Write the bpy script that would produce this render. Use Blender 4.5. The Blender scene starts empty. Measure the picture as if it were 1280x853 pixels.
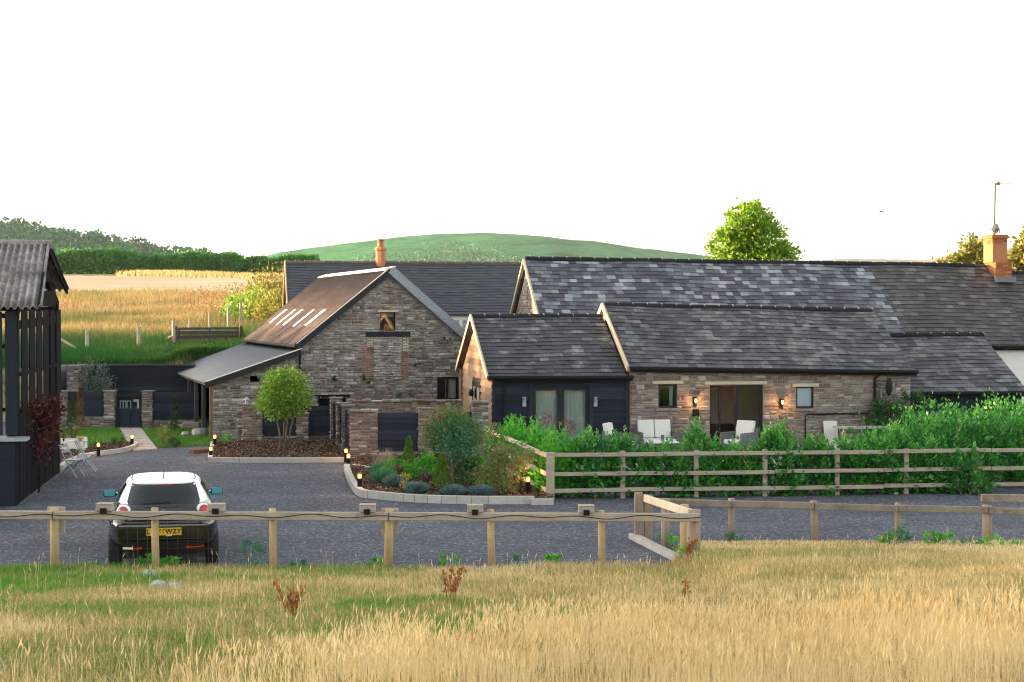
import bpy, math, random
import numpy as np
from mathutils import Vector, Matrix
S = bpy.context.scene
C = S.collection
R = math.radians
random.seed(7)
RNG = np.random.default_rng(7)

# ------------------------------------------------------------------ camera
CAM_H, FPX, HORIZ = 3.95, 2000.0, 390.0          # eye height, focal length in px of the 1280 frame, horizon row
TILT = math.atan((426.5 - HORIZ) / FPX)
cam = bpy.data.cameras.new('camera')
cam_o = bpy.data.objects.new('camera', cam); C.objects.link(cam_o)
cam.sensor_width = 36.0; cam.lens = FPX / 1280 * 36.0
cam.clip_start = 0.2; cam.clip_end = 30000
cam_o.location = (0, 0, CAM_H); cam_o.rotation_euler = (math.pi / 2 - TILT, 0, 0)
cam.dof.use_dof = True; cam.dof.focus_distance = 40.0; cam.dof.aperture_fstop = 11.0
S.camera = cam_o

# ------------------------------------------------------------------ sky, sun, exposure
SUN_EL, SUN_AZ = R(5.2), R(-84.0)                 # low sun to the left, a little behind the buildings (azimuth from +Y, clockwise)
w = bpy.data.worlds.new('World'); S.world = w; w.use_nodes = True
wn = w.node_tree; bg = wn.nodes['Background']
sky = wn.nodes.new('ShaderNodeTexSky'); sky.sky_type = 'NISHITA'; sky.sun_disc = False
sky.sun_elevation = SUN_EL; sky.sun_rotation = SUN_AZ
sky.air_density = 1.0; sky.dust_density = 1.5; sky.ozone_density = 1.0
hs = wn.nodes.new('ShaderNodeHueSaturation'); hs.inputs['Saturation'].default_value = 0.35   # sky desaturated to read as blown-out white
wn.links.new(sky.outputs[0], hs.inputs['Color']); wn.links.new(hs.outputs[0], bg.inputs['Color'])
bg.inputs['Strength'].default_value = 0.15
sun = bpy.data.lights.new('sun', 'SUN'); sun.energy = 3.0; sun.angle = R(0.6); sun.color = (1.0, 0.62, 0.30)
sun_o = bpy.data.objects.new('sun', sun); C.objects.link(sun_o)
sd = Vector((math.sin(SUN_AZ) * math.cos(SUN_EL), math.cos(SUN_AZ) * math.cos(SUN_EL), math.sin(SUN_EL)))
sun_o.rotation_euler = sd.to_track_quat('Z', 'Y').to_euler(); sun_o.location = (-40, 20, 30)
S.view_settings.view_transform = 'Standard'; S.view_settings.look = 'None'
S.view_settings.gamma = 1.0; S.view_settings.use_curve_mapping = False
S.view_settings.exposure = 2.75
HAZE = 0.00006
S.render.engine = 'CYCLES'
S.cycles.use_denoising = True
S.cycles.filter_width = 1.15
S.cycles.max_bounces = 6; S.cycles.diffuse_bounces = 3; S.cycles.glossy_bounces = 3
S.cycles.transparent_max_bounces = 12; S.cycles.transmission_bounces = 4
S.cycles.sample_clamp_indirect = 6.0

# ------------------------------------------------------------------ pixel -> world helpers (measuring the photograph)
def ray(px, py):
    u = (px - 640.0) / FPX; v = -(py - 426.5) / FPX
    c, s = math.cos(TILT), math.sin(TILT)
    return Vector((u, c + v * s, -s + v * c))
def at(px, py, Y):
    d = ray(px, py); k = Y / d.y
    return Vector((d.x * k, Y, CAM_H + d.z * k))
def gr(px, py, z=0.0):
    d = ray(px, py); k = (z - CAM_H) / d.z
    return Vector((d.x * k, d.y * k, z))
class Frame:
    def __init__(s, ox, oy, deg, oz=0.0):
        s.o = Vector((ox, oy, oz)); s.a = R(deg)
        s.m = Matrix.Translation(s.o) @ Matrix.Rotation(s.a, 4, 'Z'); s.i = s.m.inverted()
    def hit(s, px, py, p, n):                    # where the sight line meets a local plane
        o = s.i @ Vector((0, 0, CAM_H)); d = s.i.to_3x3() @ ray(px, py)
        n = Vector(n); k = (Vector(p) - o).dot(n) / d.dot(n)
        return o + d * k
    def f(s, px, py, yl=0.0):                    # on the local plane y = yl
        h = s.hit(px, py, (0, yl, 0), (0, 1, 0)); return h.x, h.z
    def rect(s, x0, y0, x1, y1, yl=0.0):
        a = s.f(x0, y1, yl); b = s.f(x1, y0, yl)
        return a[0], b[0], a[1], b[1]            # xl, xr, zb, zt
    def world(s, x, y, z=0): return s.m @ Vector((x, y, z))

# ------------------------------------------------------------------ object helpers
def tag(o, label=None, cat=None, group=None, kind=None):
    if label: o['label'] = label
    if cat: o['category'] = cat
    if group: o['group'] = group
    if kind: o['kind'] = kind
    return o
def empty(name, loc=(0, 0, 0), rz=0.0, label=None, cat=None, group=None):
    o = bpy.data.objects.new(name, None); C.objects.link(o)
    o.empty_display_size = 0.2; o.location = loc; o.rotation_euler = (0, 0, rz)
    return tag(o, label, cat, group)
def fempty(name, fr, label, cat, group=None): return empty(name, fr.o, fr.a, label, cat, group)
def copy_tree(o, kids, parent=None):
    c = o.copy(); C.objects.link(c)
    if parent: c.parent = parent
    for ch in kids.get(o.name, []): copy_tree(ch, kids, c)
    return c
def kidmap():
    k = {}
    for o in C.objects:
        if o.parent: k.setdefault(o.parent.name, []).append(o)
    return k
def dup(o, loc, rz=None, label=None, kids=None):
    c = copy_tree(o, kids or kidmap()); c.location = loc
    if rz is not None: c.rotation_euler = (0, 0, rz)
    if label: c['label'] = label
    return c
def link_mesh(name, me, mat, parent=None):
    o = bpy.data.objects.new(name, me); C.objects.link(o)
    if mat: me.materials.append(mat)
    if parent: o.parent = parent
    return o
class MB:
    def __init__(s): s.v = []; s.f = []
    def add(s, v, f):
        b = len(s.v); s.v += [tuple(p) for p in v]; s.f += [tuple(i + b for i in q) for q in f]; return s
    def box(s, x0, x1, y0, y1, z0, z1):
        return s.add([(x0,y0,z0),(x1,y0,z0),(x1,y1,z0),(x0,y1,z0),(x0,y0,z1),(x1,y0,z1),(x1,y1,z1),(x0,y1,z1)],
              [(3,2,1,0),(4,5,6,7),(0,1,5,4),(1,2,6,5),(2,3,7,6),(3,0,4,7)])
    def cbox(s, c, d): return s.box(c[0]-d[0]/2,c[0]+d[0]/2,c[1]-d[1]/2,c[1]+d[1]/2,c[2]-d[2]/2,c[2]+d[2]/2)
    def hexa(s, p): return s.add(p, [(3,2,1,0),(4,5,6,7),(0,1,5,4),(1,2,6,5),(2,3,7,6),(3,0,4,7)])
    def bar(s, p, q, w, h, up=(0, 0, 1)):
        p, q = Vector(p), Vector(q); d = (q - p).normalized(); up = Vector(up)
        a = d.cross(up)
        if a.length < 1e-4: a = d.cross(Vector((1, 0, 0)))
        a.normalize(); b = a.cross(d); a *= w / 2; b *= h / 2
        return s.hexa([p-a-b, p+a-b, q+a-b, q-a-b, p-a+b, p+a+b, q+a+b, q-a+b])
    def prism(s, poly, fn, t0, t1):               # extrude polygon (a,b) between t0,t1; fn(a,b,t)->xyz
        n = len(poly)
        return s.add([fn(a,b,t0) for a,b in poly]+[fn(a,b,t1) for a,b in poly],
              [tuple(range(n-1,-1,-1)), tuple(range(n,2*n))]+[(i,(i+1)%n,n+(i+1)%n,n+i) for i in range(n)])
    def tube(s, pts, rad, n=8, cap=True):
        pts = [Vector(p) for p in pts]; m = len(pts)
        if not hasattr(rad, '__len__'): rad = [rad] * m
        V = []; ref = None
        for i, p in enumerate(pts):
            d = (pts[min(i+1,m-1)] - pts[max(i-1,0)]).normalized()
            if ref is None: ref = d.orthogonal().normalized()
            a = (ref - d * ref.dot(d))
            a = a.normalized() if a.length > 1e-5 else d.orthogonal().normalized()
            ref = a; b = d.cross(a)
            for k in range(n):
                t = 2*math.pi*k/n; V.append(p + (a*math.cos(t)+b*math.sin(t))*rad[i])
        F = [(i*n+k, i*n+(k+1)%n, (i+1)*n+(k+1)%n, (i+1)*n+k) for i in range(m-1) for k in range(n)]
        if cap: F += [tuple(range(n-1,-1,-1)), tuple(range((m-1)*n, m*n))]
        return s.add(V, F)
    def lathe(s, prof, c=(0,0,0), n=16, axis='z'):
        V = []
        for r, z in prof:
            for k in range(n):
                t = 2*math.pi*k/n; x, y = r*math.cos(t), r*math.sin(t)
                p = (x, y, z) if axis == 'z' else (x, z, y)
                V.append((c[0]+p[0], c[1]+p[1], c[2]+p[2]))
        m = len(prof)
        F = [(i*n+k, i*n+(k+1)%n, (i+1)*n+(k+1)%n, (i+1)*n+k) for i in range(m-1) for k in range(n)]
        F += [tuple(range(n-1,-1,-1)), tuple(range((m-1)*n, m*n))]
        return s.add(V, F)
    def build(s, name, mat, parent=None, smooth=False, bevel=0.0):
        me = bpy.data.meshes.new(name); me.from_pydata(s.v, [], s.f); me.validate(); me.update()
        if smooth: me.polygons.foreach_set('use_smooth', [True]*len(me.polygons))
        o = link_mesh(name, me, mat, parent)
        if bevel:
            b = o.modifiers.new('bevel', 'BEVEL'); b.width = bevel; b.segments = 2; b.limit_method = 'ANGLE'
        return o
def fix_normals(o):
    import bmesh
    bm = bmesh.new(); bm.from_mesh(o.data); bmesh.ops.recalc_face_normals(bm, faces=bm.faces); bm.to_mesh(o.data); bm.free(); return o
def np_mesh(name, V, F, mat, parent=None, tint=None, smooth=False):
    V = np.asarray(V, np.float32).reshape(-1, 3); F = np.asarray(F, np.int32); k = F.shape[1]
    me = bpy.data.meshes.new(name)
    me.vertices.add(len(V)); me.vertices.foreach_set('co', V.ravel())
    me.loops.add(F.size); me.loops.foreach_set('vertex_index', F.ravel())
    me.polygons.add(len(F)); me.polygons.foreach_set('loop_start', np.arange(0, F.size, k, dtype=np.int32))
    if smooth: me.polygons.foreach_set('use_smooth', np.ones(len(F), bool))
    me.update(calc_edges=True)
    if tint is not None:
        a = me.attributes.new('tint', 'FLOAT', 'POINT'); a.data.foreach_set('value', np.asarray(tint, np.float32))
    return link_mesh(name, me, mat, parent)
_T = RNG.random((256, 256))
def vn(x, y, sc=1.0, o=0):
    x = np.asarray(x, float)/sc + 17.3*o; y = np.asarray(y, float)/sc + 9.1*o
    xi = np.floor(x).astype(int); yi = np.floor(y).astype(int); fx = x-xi; fy = y-yi
    fx = fx*fx*(3-2*fx); fy = fy*fy*(3-2*fy)
    g = lambda a, b: _T[a % 256, b % 256]
    return (g(xi,yi)*(1-fx)+g(xi+1,yi)*fx)*(1-fy)+(g(xi,yi+1)*(1-fx)+g(xi+1,yi+1)*fx)*fy
def fbm(x, y, sc, o=0): return (vn(x,y,sc,o)+.5*vn(x,y,sc/2.1,o+1)+.25*vn(x,y,sc/4.3,o+2))/1.75

# ------------------------------------------------------------------ materials
class NT:
    def __init__(s, name):
        s.m = bpy.data.materials.new(name); s.m.use_nodes = True; s.t = s.m.node_tree
        s.b = s.t.nodes['Principled BSDF']; s.out = s.t.nodes['Material Output']
    def n(s, typ, **kw):
        x = s.t.nodes.new('ShaderNode'+typ)
        for k, v in kw.items(): setattr(x, k, v)
        return x
    def l(s, a, b): s.t.links.new(a, b)
    def math(s, op, a, b=None, c=None, clamp=False):
        x = s.n('Math', operation=op); x.use_clamp = clamp
        for i, q in enumerate((a, b, c)):
            if q is None: continue
            if isinstance(q, (int, float)): x.inputs[i].default_value = q
            else: s.l(q, x.inputs[i])
        return x.outputs[0]
    def ramp(s, fac, stops, interp='LINEAR'):
        r = s.n('ValToRGB'); r.color_ramp.interpolation = interp; e = r.color_ramp.elements
        while len(e) < len(stops): e.new(0.5)
        for i, (p, c) in enumerate(stops): e[i].position = p; e[i].color = (*c, 1) if len(c) == 3 else c
        s.l(fac, r.inputs[0]); return r.outputs[0]
    def mix(s, fac, a, b, blend='MIX'):
        x = s.n('Mix', data_type='RGBA', blend_type=blend)
        for i, q in ((0, fac), (6, a), (7, b)):
            if isinstance(q, (int, float)): x.inputs[i].default_value = q
            elif isinstance(q, tuple): x.inputs[i].default_value = (*q, 1)
            else: s.l(q, x.inputs[i])
        return x.outputs[2]
    def noise(s, scale, detail=4, rough=.6, vec=None, out=0, dist=0):
        x = s.n('TexNoise'); x.inputs['Scale'].default_value = scale; x.inputs['Detail'].default_value = detail
        x.inputs['Roughness'].default_value = rough; x.inputs['Distortion'].default_value = dist
        s.l(vec if vec is not None else s.obj(), x.inputs['Vector']); return x.outputs[out]
    def obj(s, sc=None):
        if not hasattr(s, '_tc'): s._tc = s.n('TexCoord')
        o = s._tc.outputs['Object']
        if sc is None: return o
        mp = s.n('Mapping'); mp.inputs['Scale'].default_value = sc; s.l(o, mp.inputs[0]); return mp.outputs[0]
    def bump(s, h, strength=.5, dist=.02):
        x = s.n('Bump'); x.inputs['Strength'].default_value = strength; x.inputs['Distance'].default_value = dist
        s.l(h, x.inputs['Height']); s.l(x.outputs[0], s.b.inputs['Normal'])
    def set(s, col=None, rough=.8, metal=0.0, spec=.3):
        if col is not None:
            if isinstance(col, tuple): s.b.inputs['Base Color'].default_value = (*col, 1)
            else: s.l(col, s.b.inputs['Base Color'])
        if isinstance(rough, (int, float)): s.b.inputs['Roughness'].default_value = rough
        else: s.l(rough, s.b.inputs['Roughness'])
        s.b.inputs['Metallic'].default_value = metal; s.b.inputs['Specular IOR Level'].default_value = spec
        return s
def surf_mat(name, stops, island=0.5, scale=3.0, stretch=None, rough=.85, bump=.3, bscale=30, bdist=.01, dirt=None, dscale=1.5, spec=.25, metal=0, interp='LINEAR', spread=1.0, dirt_island=0.0):
    t = NT(name); vec = t.obj(stretch) if stretch else t.obj()
    nz = t.noise(scale, 5, .65, vec); nz = t.math('MULTIPLY_ADD', nz, 1.9, -.45, True)
    if island > 0:
        g = t.n('NewGeometry'); fac = t.math('ADD', t.math('MULTIPLY', g.outputs['Random Per Island'], island), t.math('MULTIPLY', nz, 1-island))
    else: fac = nz
    col = t.ramp(fac, stops, interp)
    fine = t.noise(bscale, 4, .7, vec)
    col = t.mix(.45, col, t.ramp(fine, [(.25,(.55,.55,.55)),(.75,(1.25,1.25,1.25))]), 'MULTIPLY')
    if dirt:
        d = t.noise(dscale, 6, .7)
        if dirt_island:
            wn_ = t.n('TexWhiteNoise', noise_dimensions='1D'); t.l(t.math('MULTIPLY', g.outputs['Random Per Island'], 91.7), wn_.inputs['W'])
            d = t.math('ADD', t.math('MULTIPLY', d, 1-dirt_island*.35), t.math('MULTIPLY', t.math('SUBTRACT', wn_.outputs[0], .35), dirt_island))
        d = t.ramp(d, [(dirt[1],(0,0,0)),(dirt[2],(1,1,1))])
        col = t.mix(t.math('MULTIPLY', d, dirt[3] if len(dirt) > 3 else 1.0), col, dirt[0])
    t.set(col, rough, metal, spec)
    if bump: t.bump(fine, bump, bdist)
    return t.m
def plain(name, col, rough=.6, metal=0, spec=.4, var=.25, scale=25):
    t = NT(name); c = t.mix(1.0, col, t.ramp(t.noise(scale), [(.3,(1-var,)*3),(.7,(1+var,)*3)]), 'MULTIPLY')
    t.set(c, rough, metal, spec); return t.m
def emit(name, col, strength):
    t = NT(name); t.set((.8,.7,.5), .4); t.b.inputs['Emission Color'].default_value = (*col,1); t.b.inputs['Emission Strength'].default_value = strength; return t.m
def leaf_mat(name, stops, trans=.35, rough=.5, spec=.25):
    t = NT(name); a = t.n('Attribute'); a.attribute_name = 'tint'
    col = t.ramp(a.outputs['Fac'], stops); t.set(col, rough, 0, spec)
    tr = t.n('BsdfTranslucent'); t.l(col, tr.inputs[0]); mx = t.n('MixShader'); mx.inputs[0].default_value = trans
    t.l(t.b.outputs[0], mx.inputs[1]); t.l(tr.outputs[0], mx.inputs[2]); t.l(mx.outputs[0], t.out.inputs[0]); return t.m
def glass_mat(name, tint=(.9,.95,.95), refl=.12):
    t = NT(name); t.t.nodes.remove(t.b)
    tr = t.n('BsdfTransparent'); tr.inputs[0].default_value = (*tint,1); gl = t.n('BsdfGlossy'); gl.inputs['Roughness'].default_value = .03
    fr = t.n('Fresnel'); fr.inputs[0].default_value = 1.5
    mx = t.n('MixShader'); t.l(t.math('ADD', fr.outputs[0], refl-.04, None, True), mx.inputs[0]); t.l(tr.outputs[0], mx.inputs[1]); t.l(gl.outputs[0], mx.inputs[2]); t.l(mx.outputs[0], t.out.inputs[0]); return t.m
M = {}
M['stone_grey'] = surf_mat('rubble_grey', [(0,(.05,.044,.042)),(.2,(.16,.14,.12)),(.34,(.14,.085,.065)),(.48,(.28,.25,.215)),(.64,(.41,.385,.345)),(.76,(.085,.075,.07)),(.88,(.46,.445,.41)),(1,(.66,.65,.61))], .78, 2.2, rough=.95, bump=.5, bscale=22, dirt=((.48,.475,.45),.50,.64,.6), dscale=1.1)
M['stone_red'] = surf_mat('rubble_red', [(0,(.06,.045,.042)),(.18,(.23,.18,.15)),(.34,(.145,.075,.058)),(.5,(.31,.265,.22)),(.64,(.15,.085,.068)),(.8,(.42,.375,.31)),(.9,(.20,.115,.085)),(1,(.55,.51,.44))], .8, 2.5, rough=.95, bump=.5, bscale=22, dirt=((.36,.33,.28),.55,.72,.45), dscale=1.6)
M['stone_wall'] = surf_mat('rubble_garden', [(0,(.055,.048,.045)),(.3,(.19,.155,.13)),(.5,(.12,.07,.055)),(.75,(.31,.28,.245)),(1,(.52,.49,.45))], .8, 2.5, rough=.95, bump=.5, bscale=22)
M['mortar'] = surf_mat('lime_mortar', [(0,(.15,.14,.125)),(1,(.30,.28,.255))], 0, 2.0, rough=1, bump=.4)
M['brick'] = surf_mat('red_brick', [(0,(.19,.06,.035)),(.6,(.30,.10,.06)),(1,(.36,.17,.11))], .8, 4, rough=.9)
M['brick_orange'] = surf_mat('orange_brick', [(0,(.22,.075,.03)),(.6,(.36,.135,.05)),(1,(.46,.22,.11))], .85, 4, rough=.9)
M['cream_stone'] = surf_mat('cream_quoin', [(0,(.42,.37,.26)),(1,(.58,.52,.40))], .6, 4, rough=.9)
sl = dict(rough=.6, bump=.25, bscale=40, spec=.35)
M['slate_main'] = surf_mat('slate_mixed', [(0,(.034,.038,.047)),(.25,(.058,.065,.080)),(.36,(.062,.048,.060)),(.46,(.085,.095,.112)),(.60,(.125,.138,.152)),(.70,(.085,.095,.112)),(.80,(.20,.215,.225)),(.90,(.31,.325,.335)),(1,(.42,.435,.44))], .80, 1.0, **sl)
M['slate_old'] = surf_mat('slate_mossy', [(0,(.030,.030,.031)),(.45,(.050,.048,.046)),(.75,(.078,.077,.075)),(1,(.20,.195,.185))], .75, 1.2, dirt=((.085,.08,.055),.52,.68,.5), dscale=1.3, dirt_island=.25, **sl)
M['slate_lichen'] = surf_mat('slate_lichen', [(0,(.026,.028,.032)),(.45,(.048,.050,.056)),(.75,(.075,.076,.077)),(.9,(.15,.148,.137)),(1,(.24,.235,.21))], .72, 1.0, dirt=((.26,.255,.225),.50,.68,.55), dscale=1.6, dirt_island=.20, **sl)
M['slate_dark'] = surf_mat('slate_dark', [(0,(.028,.03,.036)),(.6,(.046,.049,.057)),(.85,(.066,.07,.078)),(.95,(.16,.16,.16)),(1,(.34,.34,.33))], .8, 1.4, dirt=((.30,.295,.26),.58,.72,.6), dscale=1.4, dirt_island=.22, **sl)
M['slate_back'] = surf_mat('slate_blue_grey', [(0,(.036,.041,.05)),(1,(.06,.066,.078))], .6, 1.0, **sl)
M['ridge_tile'] = surf_mat('ridge_tile_dark', [(0,(.016,.016,.02)),(1,(.032,.033,.037))], .5, 4, rough=.9, spec=.1)
M['ridge_tile_brown'] = surf_mat('ridge_tile_brown', [(0,(.10,.07,.055)),(1,(.17,.12,.09))], .6, 4, rough=.8)
M['black_timber'] = surf_mat('black_stained_timber', [(0,(.012,.014,.02)),(.6,(.021,.025,.034)),(1,(.036,.042,.054))], .6, 3, stretch=(.6,.6,6), rough=.8, bump=.3, bscale=18, spec=.1)
M['blue_black'] = surf_mat('blue_black_boards', [(0,(.013,.017,.026)),(.6,(.022,.028,.041)),(1,(.036,.044,.062))], .6, 3, stretch=(.6,.6,6), rough=.8, bump=.3, bscale=18, spec=.1)
M['barn_black'] = surf_mat('black_barn_boards', [(0,(.005,.005,.006)),(1,(.013,.013,.016))], .6, 3, stretch=(6,6,.6), rough=.9, bump=.3, spec=.06)
M['barn_slat'] = surf_mat('grey_black_slats', [(0,(.014,.017,.024)),(1,(.03,.036,.047))], .6, 3, stretch=(6,6,.6), rough=.85, bump=.3, spec=.08)
M['oak'] = surf_mat('pale_timber_boards', [(0,(.12,.08,.048)),(.5,(.20,.135,.082)),(1,(.29,.205,.13))], .75, 2.5, stretch=(5,.5,5), rough=.8, bump=.3)
M['verge_wood'] = surf_mat('verge_timber', [(0,(.42,.31,.19)),(1,(.58,.46,.31))], .5, 3, rough=.75)
M['rail'] = surf_mat('weathered_rail', [(0,(.25,.20,.15)),(.5,(.39,.325,.255)),(1,(.53,.46,.37))], .4, 2.0, stretch=(1.0,6,6), rough=.9, bump=.5, bscale=14, dirt=((.12,.085,.06),.6,.75,.7), dscale=3)
M['rail_lit'] = surf_mat('lit_rail', [(0,(.45,.36,.25)),(1,(.66,.57,.44))], .4, 3.0, rough=.85, bump=.3)  # paler copy of the rail timber, coloured as if lit from the left
M['rail_old'] = surf_mat('lichened_rail', [(0,(.12,.10,.085)),(.5,(.24,.20,.165)),(1,(.40,.36,.31))], .4, 3.5, rough=.95, bump=.5, dirt=((.07,.075,.05),.5,.7,.6), dscale=4)
M['post'] = surf_mat('round_post', [(0,(.27,.18,.085)),(.5,(.43,.30,.15)),(1,(.56,.42,.24))], .4, 3.0, stretch=(5,5,.8), rough=.85, bump=.4, bscale=14)
M['post_old'] = surf_mat('old_post', [(0,(.16,.12,.09)),(.5,(.28,.21,.15)),(1,(.38,.30,.22))], .4, 3.0, stretch=(5,5,.8), rough=.9, bump=.4, bscale=14)
M['sleeper'] = surf_mat('grey_sleeper', [(0,(.30,.28,.25)),(1,(.48,.45,.41))], .4, 3, rough=.9)
M['asbestos'] = surf_mat('fibre_cement', [(0,(.08,.07,.065)),(.4,(.19,.175,.16)),(.7,(.30,.285,.265)),(1,(.45,.43,.40))], 0.1, 3.2, rough=.95, bump=.5, bscale=14, dirt=((.10,.075,.06),.5,.68,.8), dscale=4)
M['metal_roof'] = surf_mat('rusty_metal_roof', [(0,(.036,.025,.022)),(.5,(.058,.041,.036)),(1,(.085,.064,.057))], 0.0, 1.2, stretch=(4,.4,1), rough=.75, bump=.15, metal=.15)
M['metal_grey'] = surf_mat('grey_metal_roof', [(0,(.062,.062,.067)),(1,(.105,.105,.11))], 0.0, 1.2, stretch=(.4,4,1), rough=.5, bump=.15, metal=.25)
M['flash_white'] = plain('pale_flashing', (.70,.64,.56), .5)
M['flash_blue'] = plain('sky_tinted_flashing', (.20,.235,.28), .4, .4)  # blue in the base colour stands for sky reflected on the metal
M['black_metal'] = plain('black_metal', (.010,.011,.012), .7, spec=.12)
M['anthracite'] = plain('anthracite_frame', (.017,.020,.025), .6, spec=.2)
M['white_paint'] = plain('white_render', (.72,.72,.68), .85, var=.06, scale=8)
M['white_frame'] = plain('white_upvc', (.78,.78,.76), .4, var=.03)
M['glass'] = glass_mat('window_glass')
M['glass_sky'] = glass_mat('window_glass_coated', (.95,.97,1), .12)
M['dark_inside'] = plain('dark_interior', (.02,.018,.016), .9)
M['warm_inside'] = plain('plaster_brown', (.085,.035,.018), .8)
M['curtain'] = surf_mat('curtain_linen', [(0,(.50,.53,.50)),(1,(.66,.68,.65))], 0, 3, stretch=(9,9,.5), rough=.95, bump=.1)
M['blind'] = plain('sky_tinted_blind', (.66,.74,.84), .8, var=.06)  # white blind with the blue of reflected sky put into its colour
M['kerb'] = surf_mat('concrete_kerb', [(0,(.34,.32,.29)),(1,(.50,.48,.44))], .4, 3, rough=.95, bump=.3)
M['mulch'] = surf_mat('bark_mulch', [(0,(.035,.02,.014)),(.5,(.085,.05,.035)),(.8,(.14,.09,.065)),(1,(.24,.17,.13))], 0, 22, rough=1, bump=1.0, bscale=26, bdist=.04)
M['soil'] = surf_mat('bare_soil', [(0,(.06,.042,.03)),(1,(.13,.095,.07))], 0, 6, rough=1, bump=.8, bscale=14, bdist=.03)
M['path'] = surf_mat('path_slabs', [(0,(.34,.29,.24)),(1,(.48,.42,.36))], .3, 3, rough=.95, bump=.2)
M['patio'] = surf_mat('patio_stone', [(0,(.26,.24,.22)),(1,(.36,.34,.31))], 0, 3, rough=.95, bump=.2)
M['cushion'] = plain('pale_cushion', (.62,.60,.56), .95, var=.05)
M['wicker'] = plain('grey_wicker', (.12,.12,.12), .8)
M['white_metal'] = plain('white_metal', (.72,.72,.70), .5, var=.05)
M['grey_metal'] = plain('grey_metal', (.33,.36,.39), .45, .5)
M['plaque'] = plain('plaque_grey', (.26,.27,.28), .6)
M['bark'] = surf_mat('bark', [(0,(.10,.075,.055)),(1,(.24,.19,.14))], 0, 4, stretch=(4,4,.7), rough=.95, bump=.6, bscale=10)
M['gate_timber'] = surf_mat('field_gate_timber', [(0,(.04,.04,.045)),(1,(.085,.085,.09))], .5, 3, rough=.8)
M['boulder'] = surf_mat('lichened_boulder', [(0,(.22,.24,.20)),(1,(.42,.44,.40))], .3, 5, rough=.95, bump=.5, bscale=20)
M['terracotta'] = plain('terracotta', (.42,.16,.075), .8)
M['lead'] = plain('lead_apron', (.15,.15,.155), .6)
M['rust'] = plain('rust_brown', (.16,.06,.03), .9)
M['bulb'] = emit('warm_bulb', (1.0,.48,.12), .45)
M['bulb_small'] = emit('warm_bulb_small', (1.0,.42,.10), .45)
G = dict
M['laurel'] = leaf_mat('laurel_leaves', [(0,(.018,.095,.022)),(.40,(.05,.26,.038)),(.72,(.12,.40,.055)),(.9,(.28,.44,.08)),(1,(.55,.47,.25))], .42, .35, .5)
M['lush'] = leaf_mat('lush_leaves', [(0,(.024,.15,.018)),(.5,(.075,.40,.03)),(.85,(.20,.52,.045)),(1,(.36,.42,.08))], .35)
M['bay'] = leaf_mat('bay_leaves', [(0,(.055,.17,.014)),(.5,(.15,.33,.025)),(.85,(.32,.44,.05)),(1,(.52,.46,.11))], .3, .4, .4)
M['hedge'] = leaf_mat('hawthorn_leaves', [(0,(.016,.055,.018)),(.55,(.036,.12,.03)),(.9,(.09,.18,.04)),(1,(.22,.22,.07))], .25)
M['forest'] = leaf_mat('forest_leaves', [(0,(.012,.11,.055)),(.6,(.03,.19,.085)),(1,(.09,.27,.10))], .2)
M['maple'] = leaf_mat('sunlit_leaves', [(0,(.06,.18,.01)),(.5,(.18,.36,.018)),(1,(.42,.50,.05))], .55)
M['ash'] = leaf_mat('hedgerow_leaves', [(0,(.11,.13,.025)),(.5,(.26,.26,.05)),(1,(.46,.38,.10))], .5)
M['copper'] = leaf_mat('copper_leaves', [(0,(.03,.006,.006)),(.6,(.085,.016,.012)),(1,(.17,.04,.02))], .25)
M['redgreen'] = leaf_mat('bronze_leaves', [(0,(.05,.14,.035)),(.5,(.14,.21,.055)),(.8,(.32,.22,.10)),(1,(.45,.23,.10))], .3)
M['olive'] = leaf_mat('blue_green_leaves', [(0,(.04,.14,.065)),(.6,(.085,.26,.12)),(1,(.19,.36,.18))], .3)
M['fescue'] = leaf_mat('blue_fescue', [(0,(.06,.12,.12)),(.6,(.12,.215,.21)),(1,(.22,.32,.31))], .2)
M['grey_shrub'] = leaf_mat('grey_green_leaves', [(0,(.07,.11,.075)),(1,(.20,.26,.19))], .25)
M['conifer'] = leaf_mat('lime_conifer', [(0,(.04,.13,.012)),(.6,(.10,.23,.02)),(1,(.22,.32,.04))], .25)
M['conifer_dark'] = leaf_mat('dark_conifer', [(0,(.018,.05,.016)),(1,(.06,.10,.03))], .2)
M['brown_con'] = leaf_mat('browned_conifer', [(0,(.10,.05,.02)),(1,(.22,.13,.05))], .2)
GRT = .5
M['grass'] = leaf_mat('grass_blades', [(0,(.085,.25,.03)),(.2,(.17,.27,.055)),(.38,(.31,.285,.10)),(.56,(.47,.36,.165)),(.8,(.64,.49,.25)),(1,(.76,.61,.35))], .5, .6, .12)
M['seed'] = leaf_mat('seed_heads', [(0,(.42,.30,.12)),(.4,(.70,.54,.27)),(1,(.86,.73,.46))], .5, .8, .08)
M['dock_far'] = leaf_mat('dock_spike_leaves', [(0,(.24,.13,.06)),(1,(.46,.27,.12))], .3)
M['dock'] = leaf_mat('dock_stems', [(0,(.26,.10,.03)),(1,(.50,.22,.06))], .2)
M['lawn'] = leaf_mat('lawn_blades', [(0,(.04,.16,.012)),(.6,(.08,.24,.02)),(1,(.20,.27,.05))], .3)
M['plume'] = leaf_mat('pink_plumes', [(0,(.28,.20,.15)),(1,(.46,.36,.27))], .35)
M['dryleaf'] = leaf_mat('dry_cream_leaves', [(0,(.42,.28,.14)),(1,(.62,.48,.30))], .35)
M['field_hedge'] = leaf_mat('field_hedge_leaves', [(0,(.03,.13,.03)),(.55,(.065,.26,.05)),(.9,(.17,.36,.07)),(1,(.34,.36,.10))], .3)
M['dish_dark'] = plain('dark_dish', (.055,.057,.06), .7, spec=.1)
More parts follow.
